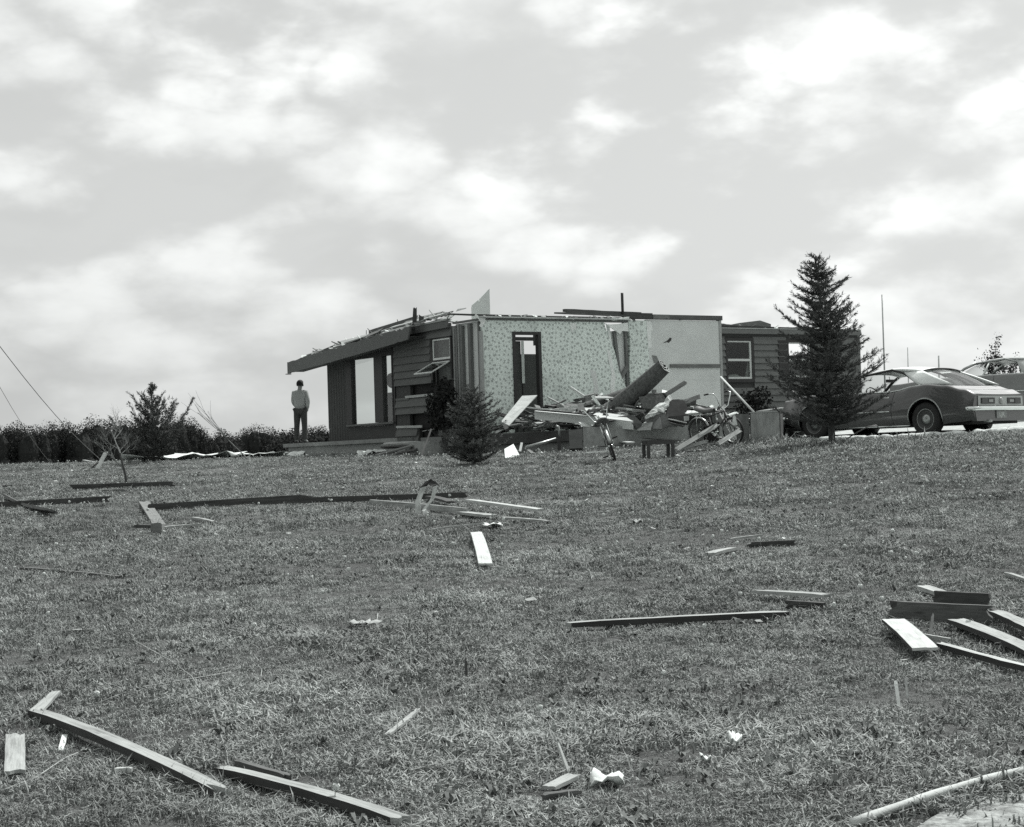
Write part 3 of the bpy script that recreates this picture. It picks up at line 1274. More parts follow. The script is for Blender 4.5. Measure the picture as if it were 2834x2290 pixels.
# the long kerb of the room's front, standing a little proud of the floor
lbox('sill_beam', M['block'], H, 0.02, 4.18, -4.34, -4.17, -0.62, 0.02, (0, 0, 0.0), 'pale concrete sill along the front of the missing room')
lbox('sill_post', M['block'], H, 4.2, 4.33, -4.36, -4.19, -0.75, 0.06)
lbox('rim_joist', M['wood_dark'], H, -0.04, 0.015, -4.1, -0.25, -0.27, -0.03)

# ---- the slab under the picture window and the patio at the back
box('patio_slab', M['concrete'], H, -0.50, 3.2, 7.95, 9.75, -0.10, 0.0, 0, 'concrete patio slab the man stands on')
box('patio_slab', M['concrete'], H, -0.50, 0.0, 3.2, 7.94, -0.10, -0.002)
box('footing', M['block'], H, -0.40, 3.1, 3.0, 9.62, -0.95, -0.102)
box('footing', M['block'], H, -1.05, -0.45, 0.85, 1.75, -0.85, -0.13, 0.012)

# ---- side wall: sheathing in pieces round the openings, then boards
SW = box('side_wall', M['panel_dark'], H, 0.0, 0.09, 2.2, 4.16, 1.30, 2.46)
SW['label'] = 'dark lap-sided gable wall with torn boards and holes'
box('sheathing', M['panel_dark'], SW, 0.0, 0.09, 2.2, 4.16, 0.58, 0.99)
box('sheathing', M['panel_dark'], SW, 0.004, 0.09, 1.25, 2.2, 0.58, 0.92)
box('sheathing', M['panel_dark'], SW, 0.0, 0.09, 3.36, 4.16, 0.99, 1.298)
box('sheathing', M['panel_dark'], SW, 0.0, 0.09, 3.42, 4.16, -0.14, 0.578)
box('sheathing', M['panel_dark'], SW, 0.0, 0.09, 2.95, 3.42, -0.14, 0.24)
box('sheathing', M['panel_dark'], SW, 0.0, 0.09, 1.22, 2.198, 2.36, 2.62)
box('sheathing', M['panel_dark'], SW, 0.0, 0.09, 2.2, 4.16, 2.462, 2.56)
for k, (c, a, b) in enumerate(((-0.13, 2.97, 4.10), (0.05, 3.02, 4.10), (0.60, 1.30, 4.08), (0.78, 2.16, 4.08), (1.32, 2.22, 4.10), (1.50, 2.26, 4.1), (1.68, 2.26, 4.1),
                               (1.86, 2.26, 4.1), (2.04, 2.26, 4.1), (2.22, 2.26, 4.1), (2.40, 1.22, 4.1))):
    siding_A(SW, a, b, c)
siding_A(SW, 1.30, 2.14, 0.76)
# exposed fresh top edges where boards were torn off
lbox('torn_edge', M['wood_pale'], SW, -0.05, -0.024, 2.16, 3.55, 0.985, 1.045, (0, 0, 0))
lbox('torn_edge', M['wood_pale'], SW, -0.045, -0.024, 1.26, 2.12, 0.925, 0.985, (0, 0, 0))
lbox('torn_edge', M['wood_pale'], SW, -0.05, -0.024, 2.75, 4.06, 0.238, 0.30, (0.02, 0, 0))
lbox('torn_edge', M['siding'], SW, -0.04, -0.024, 3.4, 4.06, 0.94, 1.0)
lbox('hanging_lath', M['wood_pale'], SW, -0.035, -0.02, 1.25, 2.75, 0.17, 0.185, (-0.05, 0, 0))
lbox('frieze_board', M['siding'], SW, -0.045, -0.001, 1.24, 4.14, 2.575, 2.70, (0.0, 0, 0))
lbox('corner_board', M['trim_dark'], SW, -0.03, 0.0, 4.105, 4.18, -0.14, 2.46)
# black boxes added behind the holes so that they read as shade
K = box('shade_box', M['black_and_shade'], H, 0.12, 0.72, 1.16, 3.7, -0.02, 1.35)
box('shade_backing', M['black_and_shade'], K, 0.32, 0.36, 0.9, 3.0, 1.352, 1.79)  # black backing added to darken the opening at the side window
K['label'] = 'added black box that darkens the holes in the torn siding'
box('shade_box_end', M['black_and_shade'], K, 0.10, 0.72, 0.55, 1.15, -0.02, 1.2)
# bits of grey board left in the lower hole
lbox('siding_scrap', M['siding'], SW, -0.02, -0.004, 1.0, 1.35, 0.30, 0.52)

# ---- picture window (b 4.16..6.73) and the panel left of it
PW = empty('picture_window')
PW.parent = H
fr = M['trim_dark']
lbox('frame', fr, PW, -0.04, 0.10, 4.19, 6.74, 2.12, 2.50)
lbox('frame', fr, PW, -0.04, 0.10, 4.19, 6.74, 0.36, 0.425)
lbox('frame', fr, PW, -0.042, 0.10, 6.46, 6.745, 0.43, 2.118)
lbox('frame', fr, PW, -0.042, 0.10, 4.192, 4.24, 0.43, 2.118)
lbox('mullion', fr, PW, -0.043, 0.10, 4.72, 5.18, 0.43, 2.118)
lbox('sill', M['siding'], PW, -0.09, -0.045, 4.15, 6.72, 0.375, 0.42)
box('pane', M['glass'], PW, 0.02, 0.026, 5.18, 6.46, 0.43, 2.118)
box('pane', M['glass'], PW, 0.02, 0.026, 4.24, 4.72, 0.43, 2.118)
UW = lbox('window_apron', M['panel_dark'], H, 0.0, 0.09, 4.19, 7.9, -0.002, 0.355)
EP = box('end_panel', M['panel_dark'], H, 0.0, 0.09, 6.75, 7.92, 0.358, 2.32)
for k in range(8):
    lbox('batten', M['panel_dark'], EP, -0.006, -0.001, 6.80 + k * .148, 6.835 + k * .148, 0.0, 2.2)
lbox('lath_strip', M['siding'], UW, -0.014, -0.001, 4.3, 5.3, 0.19, 0.20, (0.0, 0, 0))
# partition that darkens the narrow light, with a round lamp before it
box('partition', M['panel_dark'], H, 1.1, 1.18, 5.55, 6.78, -0.02, 1.26)

# ---- double-hung window with its lower sash swung out
W2 = empty('side_window')
W2.parent = H
lbox('frame', fr, W2, -0.045, 0.11, 1.26, 2.24, 2.36, 2.44)
lbox('frame', fr, W2, -0.045, 0.11, 2.145, 2.24, 1.36, 2.358)
lbox('frame', fr, W2, -0.045, 0.11, 1.22, 1.275, 1.36, 2.358)
lbox('frame', fr, W2, -0.045, 0.11, 1.276, 2.143, 1.79, 1.84)
SH = empty('sash')
SH.parent = W2
for q0, q1, z0, z1 in ((1.28, 2.13, 2.315, 2.352), (1.28, 2.13, 1.845, 1.895), (1.28, 1.315, 1.897, 2.313), (2.09, 2.13, 1.897, 2.313)):
    lbox('rail', M['sash'], SH, -0.03, -0.005, q0, q1, z0, z1)
box('pane', M['glass'], SH, -0.016, -0.012, 1.315, 2.09, 1.897, 2.313)
box('curtain', plain('grey curtain', 0.16, 0.9, 0.2, 3), W2, 0.13, 0.15, 1.2, 2.25, 1.30, 2.4)
# awning sash: hinged at c = 1.79, swung outwards and down
AW = empty('swung_sash', (-0.05, 0, 1.785))
AW.parent = W2
AW.rotation_euler = (0, R(62), 0)
for q0, q1, z0, z1 in ((1.28, 2.13, -0.04, 0.0), (1.28, 2.13, -0.60, -0.56), (1.28, 1.32, -0.558, -0.042), (2.09, 2.13, -0.558, -0.042)):
    lbox('rail', M['sash'], AW, -0.012, 0.012, q0, q1, z0, z1)
box('pane', M['glass'], AW, -0.003, 0.003, 1.32, 2.09, -0.56, -0.04)
lbox('window_mullion', fr, W2, -0.02, 0.02, 2.0, 2.04, 1.25, 1.77)

# ---- exposed studs at the corner
ST = box('inner_lining', M['drywall'], H, 0.10, 0.115, 0.10, 1.21, -0.02, 2.66)
ST['label'] = 'grey lining seen between the exposed studs'
for k, (b0, w, mt) in enumerate(((1.16, .05, 'stud_pale'), (1.02, .085, 'stud'), (0.95, .035, 'stud_pale'), (0.80, .07, 'stud'), (0.42, .11, 'stud'), (0.03, .05, 'stud'))):
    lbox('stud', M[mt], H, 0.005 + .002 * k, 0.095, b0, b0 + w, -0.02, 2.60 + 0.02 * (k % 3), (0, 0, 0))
lbox('corner_post', M['stud_pale'], H, -0.03, 0.05, -0.115, -0.045, 0.0, 2.40)
lbox('top_plate', M['stud'], H, 0.0, 0.09, 0.03, 1.2, 2.665, 2.71)
for k in range(7):
    box('nail_strip', M['trim_dark'], H, 0.052, 0.064, -0.085, -0.052, 0.15 + k * .33, 0.38 + k * .33)
# torn plaster flap at the top of the corner
m = MB()
m.prism([(-0.10, 2.80), (0.02, 2.72), (0.16, 2.70), (0.14, 2.60), (0.05, 2.48), (-0.02, 2.52), (0.03, 2.60), (-0.03, 2.68), (-0.14, 2.76)], 'y', -0.075, -0.06)
m.build('torn_plaster', M['plaster_white'], H)

# ---- wallpapered wall (b = 0), door opening a 0.95..1.63
WP = MB().prism([(0.07, 0), (0.90, 0), (0.90, 2.66), (0.07, 2.66)], 'y', -0.05, 0.05).build('papered_wall', M['wallpaper'], H)
WP['label'] = 'light wallpaper printed with small dark flowers'
MB().prism([(0.90, 2.38), (1.68, 2.38), (1.68, 2.66), (0.90, 2.66)], 'y', -0.0495, 0.05).build('papered_wall', M['wallpaper'], H)
MB().prism([(1.68, 0), (4.05, 0), (4.22, 0.72), (4.16, 1.08), (3.98, 1.45), (3.86, 1.95), (3.68, 2.3), (3.56, 2.66), (1.68, 2.66)], 'y', -0.05, 0.05).build('papered_wall', M['wallpaper'], H)
MB().prism([(4.30, 0), (4.84, 0), (4.86, 1.0), (4.90, 1.8), (4.88, 2.72), (4.30, 2.72), (4.34, 2.2), (4.29, 1.5), (4.32, 0.9)], 'y', -0.05, 0.05).build('papered_wall', M['wallpaper'], H)
# torn paper: white lining along the left of the rip
MB().prism([(3.62, 2.0), (3.72, 1.95), (3.80, 1.55), (3.86, 1.3), (3.80, 1.0), (3.86, 0.72), (3.72, 0.74), (3.68, 1.1), (3.74, 1.4), (3.66, 1.75)], 'y', -0.058, -0.052).build('torn_paper', M['plaster_white'], H)
MB().prism([(3.50, 2.66), (3.66, 2.60), (3.98, 2.62), (4.26, 2.66), (4.27, 2.44), (4.08, 2.45), (4.02, 2.37), (3.90, 2.44), (3.72, 2.54)], 'y', -0.09, -0.06).build('torn_plaster', M['plaster_white'], H)
MB().prism([(3.78, 2.78), (4.0, 2.76), (4.3, 2.80), (4.28, 2.74), (3.8, 2.70)], 'y', -0.10, -0.03).build('torn_plaster', M['plaster_white'], H)
# studs, lining and brace in the rip
lbox('stud', M['plaster_white'], H, 3.80, 3.87, 0.0, 0.045, 0.9, 2.62, (0, R(-7.5), 0))
lbox('stud', M['stud'], H, 3.96, 4.03, -0.02, 0.06, 0.62, 2.46, (0, R(-5.5), 0))
lbox('stud', M['stud'], H, 4.225, 4.285, -0.02, 0.06, 0.1, 2.62, (0, R(-0.5), 0))
lbox('brace', M['stud'], H, 3.98, 4.34, -0.03, 0.0, 1.40, 1.50, (0, R(-52), 0))
box('back_lining', M['drywall'], H, 3.55, 4.36, 0.062, 0.075, 0.0, 2.45)
MB().prism([(2.55, 2.62), (2.75, 2.63), (2.72, 2.45), (2.66, 2.5), (2.62, 2.38), (2.57, 2.5)], 'y', -0.057, -0.051).build('torn_paper', M['plaster_white'], H)
MB().prism([(3.10, 1.5), (3.28, 1.46), (3.34, 1.0), (3.26, 0.5), (3.14, 0.7), (3.20, 1.1)], 'y', -0.056, -0.051).build('torn_paper', M['drywall'], H)
MB().prism([(4.84, 2.70), (4.98, 2.71), (5.03, 2.50), (4.97, 2.42), (4.99, 2.05), (4.88, 2.02), (4.86, 2.4)], 'y', -0.056, -0.051).build('torn_paper', M['plaster_white'], H)

# ---- door: casing, half-open leaf, dark hall and a glimpse of sky
DR = empty('doorway')
DR.parent = H
lbox('casing', M['trim_dark'], DR, 0.895, 0.975, -0.075, 0.06, 0.0, 2.40)
lbox('casing', M['trim_dark'], DR, 1.615, 1.70, -0.075, 0.06, 0.0, 2.40)
lbox('casing', M['trim_dark'], DR, 0.976, 1.614, -0.074, 0.06, 2.33, 2.40)
lbox('door_leaf', M['wood_dark'], DR, 0.99, 1.03, 0.07, 0.78, 0.0, 2.32)
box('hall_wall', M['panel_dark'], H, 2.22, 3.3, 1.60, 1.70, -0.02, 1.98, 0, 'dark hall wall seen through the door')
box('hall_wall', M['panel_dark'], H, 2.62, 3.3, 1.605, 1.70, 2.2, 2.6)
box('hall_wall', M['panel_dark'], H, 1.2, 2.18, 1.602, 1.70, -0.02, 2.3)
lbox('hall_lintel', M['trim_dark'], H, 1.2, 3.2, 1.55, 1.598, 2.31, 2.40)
lbox('door_post', M['white_paint'], H, 2.16, 2.24, 1.54, 1.548, 1.25, 2.3)

# ---- bare plasterboard wall to the end post
BW = box('plasterboard_wall', M['drywall'], H, 4.855, 7.13, -0.046, 0.05, 0.0, 2.74, 0, 'bare grey plasterboard with a rip and a nailed rail')
lbox('end_post', M['stud_pale'], BW, 7.135, 7.21, -0.06, 0.06, 0.0, 2.76)
lbox('nailed_rail', M['stud'], BW, 5.53, 7.10, -0.085, -0.048, 1.545, 1.635, (0, 0, 0))
MB().prism([(5.34, 2.16), (5.50, 2.24), (5.56, 2.30), (5.62, 2.29), (5.60, 2.23), (5.52, 2.17), (5.47, 2.19)], 'y', -0.052, -0.047).build('rip', M['trim_dark'], BW)
MB().prism([(4.98, 1.86), (5.14, 1.84), (5.20, 1.66), (5.04, 1.66)], 'y', -0.052, -0.047).build('stain', plain('grey stain', .22, .9, .2), BW)
lbox('joint', M['drywall'], BW, 4.9, 7.12, -0.049, -0.0462, 1.24, 1.246)
lbox('stud', M['stud'], BW, 4.96, 5.06, -0.09, -0.047, 0.1, 1.0)

# ---- wall plates still fixed along the top
lbox('wall_plate', M['stud'], H, 0.05, 4.3, -0.055, 0.055, 2.662, 2.715)
lbox('wall_plate', M['white_paint'], H, -0.02, 4.32, -0.13, 0.05, 2.718, 2.752)
lbox('wall_beam', M['wood_brown'], H, 4.32, 7.24, -0.075, 0.06, 2.755, 2.87)
lbox('beam_patch', M['wood_dark'], H, 4.30, 5.02, -0.09, -0.077, 2.75, 2.90)
lbox('beam_patch', M['wood_mid'], H, 5.04, 5.55, -0.088, -0.077, 2.765, 2.872)
VP = MB()
VP.tube([(4.33, 0.22, 2.4), (4.33, 0.22, 3.36), (4.33, 0.22, 3.42)], 0.035, 10)
VP.build('vent_pipe', M['iron'], H, True)
# broken gable panel standing above the wall
m = MB()
m.prism([(0.32, 2.4), (0.32, 3.03), (0.34, 3.10), (0.50, 3.22), (0.53, 3.17), (0.555, 3.25), (0.83, 3.50), (0.83, 2.4)], 'y', 0.80, 0.83)
m.build('gable_fragment', M['drywall'], H)

# ---- front wing: sided wall at b = 3.5 with two windows
FB = 3.5
FW = box('front_wall', M['panel_dark'], H, 7.25, 10.17, FB + 0.0, FB + 0.1, -0.9, 2.78, 0, 'lap-sided front wall with two windows behind the spruce')
wins = [(10.19, 11.12, 1.42, 2.53), (12.42, 13.30, 1.46, 2.50)]
box('sheathing', M['panel_dark'], FW, 10.17, 11.14, FB, FB + .1, -0.9, 1.40)
box('sheathing', M['panel_dark'], FW, 10.17, 11.14, FB, FB + .1, 2.55, 2.78)
box('sheathing', M['panel_dark'], FW, 11.14, 12.42, FB, FB + .1, -0.9, 2.78)
box('sheathing', M['panel_dark'], FW, 12.42, 13.30, FB, FB + .1, -0.9, 1.44)
box('sheathing', M['panel_dark'], FW, 12.42, 13.30, FB, FB + .1, 2.52, 2.78)
box('sheathing', M['panel_dark'], FW, 13.30, 15.1, FB, FB + .1, -0.9, 2.78)
c = -0.80
while c < 2.55:
    e = 0.18
    segs = [(9.3, 15.1)]
    for (a0, a1, z0, z1) in wins:
        if c + e > z0 - 0.10 and c < z1 + 0.06:
            new = []
            for s0, s1 in segs:
                if s0 < a0 < s1:
                    new += [(s0, a0 - 0.045), (a1 + 0.045, s1)]
                else:
                    new.append((s0, s1))
            segs = new
    for s0, s1 in segs:
        siding_B(FW, s0, s1, c, FB - 0.001)
    c += 0.18
lbox('corner_board', M['siding_front'], FW, 15.102, 15.20, FB - 0.03, FB + 0.1, -0.9, 2.76)
lbox('fascia', M['siding_front'], FW, 9.2, 15.12, FB - 0.17, FB - 0.13, 2.70, 2.84)
lbox('drip_edge', M['white_paint'], FW, 9.2, 15.12, FB - 0.185, FB - 0.12, 2.842, 2.862)
box('soffit', M['panel_dark'], FW, 9.2, 15.12, FB - 0.128, FB - 0.05, 2.74, 2.76)
for wi, (a0, a1, z0, z1) in enumerate(wins):
    WW = empty('front_window')
    WW.parent = H
    y0 = FB - 0.045
    lbox('frame', fr, WW, a0 - .045, a1 + .045, y0, FB + .1, z1 - .02, z1 + .06)
    lbox('frame', fr, WW, a0 - .045, a1 + .045, y0, FB + .1, z0 - .08, z0 + .02)
    lbox('frame', fr, WW, a0 - .044, a0 + .03, y0 - .001, FB + .1, z0 + .021, z1 - .021)
    lbox('frame', fr, WW, a1 - .03, a1 + .06, y0 - .001, FB + .1, z0 + .021, z1 - .021)
    zm = (z0 + z1) / 2
    for x0, x1, q0, q1 in ((a0 + .03, a1 - .03, z1 - .06, z1 - .022), (a0 + .03, a1 - .03, zm - .035, zm + .03), (a0 + .03, a1 - .03, z0 + .022, z0 + .075),
                           (a1 - .09, a1 - .032, z0 + .077, zm - .037), (a1 - .09, a1 - .032, zm + .032, z1 - .062)):
        lbox('sash_rail', M['sash'], WW, x0, x1, FB - 0.02, FB + 0.02, q0, q1)
    box('pane', M['glass'], WW, a0 + .03, a1 - .09, FB + 0.0, FB + 0.005, z0 + .077, zm - .037)
    if wi == 0:
        box('pane', M['glass'], WW, a0 + .03, a1 - .09, FB + 0.0, FB + 0.005, zm + .032, z1 - .062)
        # added black panel stands in for the dark room; a sagging curtain
        box('shade_panel', M['black_and_shade'], WW, a0 - .2, a1 + .9, FB + 0.55, FB + 0.6, z0 - .6, z1 + .25)
        mm = MB()
        mm.prism([(a1 - .22, z0 + .08), (a1 - .03, z0 + .08), (a1 - .03, zm + .2), (a1 - .12, zm - .05)], 'y', FB + .05, FB + .06)
        mm.prism([(a0 + .03, z0 + .08), (a1 - .3, z0 + .08), (a1 - .55, z0 + .16), (a0 + .1, z0 + .13)], 'y', FB + .07, FB + .08)
        mm.build('curtain', plain('grey net curtain', 0.22, 0.9, .2, 4), WW)
    else:
        lbox('shutter', M['trim_dark'], WW, a0 - .36, a0 - .06, FB - 0.06, FB - 0.024, z0 - .04, z1 + .03)
# gable return and back pieces
box('end_wall', M['panel_dark'], H, 15.0, 15.1, FB + .11, 8.4, -0.9, 2.3)
# collapsed remains of the front wing's roof
RF = empty('roof_remains')
RF.parent = H
lbox('rafter', M['wood_mid'], RF, 8.9, 12.6, FB + .4, FB + .5, 2.90, 3.0, (0, R(3.2), 0))
lbox('rafter', M['wood_dark'], RF, 9.6, 14.4, FB + .1, FB + .2, 2.87, 2.93, (0, R(0.6), 0))
m = MB()
m.prism([(10.1, 2.88), (11.3, 3.08), (12.05, 3.16), (12.45, 3.06), (12.45, 2.90), (12.7, 2.86), (10.6, 2.86)], 'y', FB + .7, FB + .74)
m.build('roof_sheet', M['wood_mid'], RF)
m = MB()
m.prism([(9.0, 3.10), (10.6, 3.04), (11.4, 2.88), (9.0, 2.88)], 'y', FB + .55, FB + .58)
m.build('roof_sheet', M['drywall'], RF)
lbox('roof_board', M['white_paint'], RF, 12.9, 14.2, FB + .1, FB + .3, 2.90, 2.92, (0, R(1.5), 0))

# ---- sagging roof over the gable end, with its rake board
RO = empty('roof_overhang')
RO.parent = H
m = MB()
# rake board follows the sag: (b, top c, bottom c)
prof = [(9.30, 2.24, 1.925), (8.2, 2.33, 2.00), (7.0, 2.41, 2.06), (5.8, 2.49, 2.15), (4.5, 2.58, 2.235), (3.3, 2.66, 2.32), (2.4, 2.70, 2.395)]
rk = random.Random(5)
tops, lows = [], []
for i_ in range(len(prof) - 1):
    for q_ in range(7):
        k_ = q_ / 7
        bq = prof[i_][0] * (1 - k_) + prof[i_ + 1][0] * k_
        tops.append((bq, prof[i_][1] * (1 - k_) + prof[i_ + 1][1] * k_ - rk.choice((0, 0, .005, .02, .05)) * rk.random()))
        lows.append((bq, prof[i_][2] * (1 - k_) + prof[i_ + 1][2] * k_ + rk.choice((0, 0, 0, .015)) * rk.random()))
tops.append(prof[-1][:2])
lows.append((prof[-1][0] + .12, prof[-1][2]))
m.prism(tops + list(reversed(lows)), 'x', -0.50, -0.455)
fix_normals(m.build('rake_board', M['siding'], RO))
# roof deck behind the rake board, tilting up inwards: courses of boards torn off at different lengths
for k in range(9):
    a0 = -0.45 + k * 0.185
    lo_b = rs.uniform(2.5, 3.4) + 0.25 * k
    hi_b = 9.28 - rs.uniform(0, .5) - (0.25 * k if k > 3 else 0)
    seg = [(b, t_) for b, t_, _ in prof if lo_b < b < hi_b]

    def tz(bq):
        for i_ in range(len(prof) - 1):
            if prof[i_ + 1][0] <= bq <= prof[i_][0]:
                q_ = (bq - prof[i_ + 1][0]) / (prof[i_][0] - prof[i_ + 1][0])
                return prof[i_ + 1][1] * (1 - q_) + prof[i_][1] * q_
        return prof[0][1] if bq > prof[0][0] else prof[-1][1]
    line = [(hi_b, tz(hi_b))] + seg + [(lo_b, tz(lo_b))]
    up_ = 0.30 * (k * 0.185) + rs.uniform(-.004, .012)
    m = MB()
    n_ = len(line)
    vs_ = []
    for (b, t_) in line:
        for (da, dz) in ((0, 0), (.18, .054), (.18, .029), (0, -.025)):
            vs_.append((a0 + da, b, t_ - .006 + up_ + dz))
    fs_ = [(0, 1, 2, 3), tuple((n_ - 1) * 4 + i_ for i_ in (3, 2, 1, 0))]
    for i_ in range(n_ - 1):
        for j_ in range(4):
            fs_.append((i_ * 4 + j_, (i_ + 1) * 4 + j_, (i_ + 1) * 4 + (j_ + 1) % 4, i_ * 4 + (j_ + 1) % 4))
    m.add(vs_, fs_)
    fix_normals(m.build('roof_board', M[('roofing', 'roofing', 'wood_mid', 'roofing', 'wood_brown', 'roofing', 'wood_mid', 'wood_brown', 'roofing')[k]], RO))
m = MB()
m.prism([(b, lo + 0.06) for b, t_, lo in prof] + [(b, lo + .045) for b, t_, lo in reversed(prof)], 'x', -0.453, -0.03)
fix_normals(m.build('soffit', M['panel_dark'], RO))
lbox('eave_board', M['siding'], RO, -0.50, -0.40, 9.305, 9.345, 1.93, 2.24)
lbox('eave_drip', M['trim_dark'], RO, -0.52, -0.38, 9.35, 9.43, 1.905, 1.925)
# upper rake remnant nearer the corner
lbox('rake_board', M['siding'], RO, -0.12, -0.075, 1.25, 4.1, 2.56, 2.74, (R(-1.2), 0, 0))
lbox('rake_trim', M['stud_pale'], RO, -0.14, -0.10, 1.3, 3.6, 2.735, 2.775, (R(-1.2), 0, 0))
for k, (x, b0, b1, z0, dz, tilt, mt) in enumerate((
        (-0.1, 4.6, 7.6, 2.55, 0.035, -4.2, 'wood_light'), (0.35, 3.2, 6.9, 2.70, 0.03, -4.0, 'wood_light'), (0.8, 5.2, 8.6, 2.62, 0.03, -4.4, 'wood_brown'),
        (-0.3, 6.0, 8.6, 2.43, 0.03, -4.0, 'wood_mid'), (0.1, 2.0, 4.6, 2.78, 0.03, -3.2, 'wood_light'))):
    z0 += .17 * (x + .45)
    lbox('roof_board', M[mt], RO, x, x + 0.22, b0, b1, z0 + .02, z0 + dz + .02, (R(tilt), R(-16 + rs.uniform(-4, 4)), R(rs.uniform(-3, 3))))

for k, (x, b0, b1, dz, ry, rz_, w_, mt) in enumerate((
        (-.44, 6.9, 8.4, .03, -10, 3, .20, 'wood_mid'), (-.40, 5.0, 6.1, .05, 8, -5, .16, 'wood_light'), (-.42, 3.6, 4.9, .04, -14, 6, .2, 'wood_mid'), (-.2, 7.2, 9.0, .07, -22, -6, .22, 'roofing'),
        (.2, 5.8, 7.9, .10, -30, 5, .25, 'wood_light'), (-.3, 4.2, 5.6, .11, -34, -8, .22, 'roofing'), (.5, 3.0, 4.4, .12, -26, 9, .25, 'wood_mid'), (-.1, 2.4, 3.6, .05, -20, -7, .2, 'wood_light'))):
    bm2 = (b0 + b1) / 2
    z0 = 2.70 - .0675 * (bm2 - 2.4) + .30 * (x + .45) + dz
    lbox('roof_board', M[mt], RO, x, x + w_, b0, b1, z0, z0 + .025, (R(-4), R(ry), R(rz_)))
# ragged splinters and felt along the torn wall tops and roof
sp = MB()
r2 = random.Random(41)
for i in range(300):
    w_ = r2.random()
    if w_ < .5:
        b0 = r2.uniform(2.2, 9.1)
        a0 = r2.uniform(-.42, .9)
        z0 = 2.72 - .068 * (b0 - 2.4) + .30 * (a0 + .45)
        c_ = Vector((a0, b0, z0))
    elif w_ < .8:
        c_ = Vector((r2.uniform(0, 4.6), r2.uniform(-.1, .1), r2.uniform(2.74, 2.78)))
    else:
        c_ = Vector((r2.uniform(9.3, 14.5), FB + r2.uniform(-.1, .8), r2.uniform(2.86, 2.92)))
    L_ = r2.uniform(.08, .5) if w_ < .5 or w_ > .8 else r2.uniform(.04, .14)
    d_ = Vector((r2.gauss(0, .4), r2.gauss(0, 1), r2.uniform(-.05, .28))).normalized() if w_ < .5 else Vector((r2.gauss(0, 1), r2.gauss(0, .4), r2.uniform(0, .35))).normalized()
    e_ = d_.orthogonal().normalized() * r2.uniform(.01, .07)
    f_ = d_.cross(e_).normalized() * r2.uniform(.006, .015)
    q0, q1 = c_ - d_ * L_ * .4, c_ + d_ * L_ * .6
    sp.add([q0 - e_, q0 + e_, q1 + e_ * .4, q1 - e_ * .2, q0 - e_ + f_, q0 + e_ + f_, q1 + e_ * .4 + f_, q1 - e_ * .2 + f_],
           [(3, 2, 1, 0), (4, 5, 6, 7), (0, 1, 5, 4), (1, 2, 6, 5), (2, 3, 7, 6), (3, 0, 4, 7)], r2.choice((0, 0, 1, 2, 3) if w_ < .5 else (1, 2, 3, 3)))
so = sp.build('splinters', [M['roofing'], M['wood_mid'], M['wood_light'], M['plaster_white']], H)
so['kind'] = 'stuff'

# loose pieces thrown on the roof stand as things of their own below

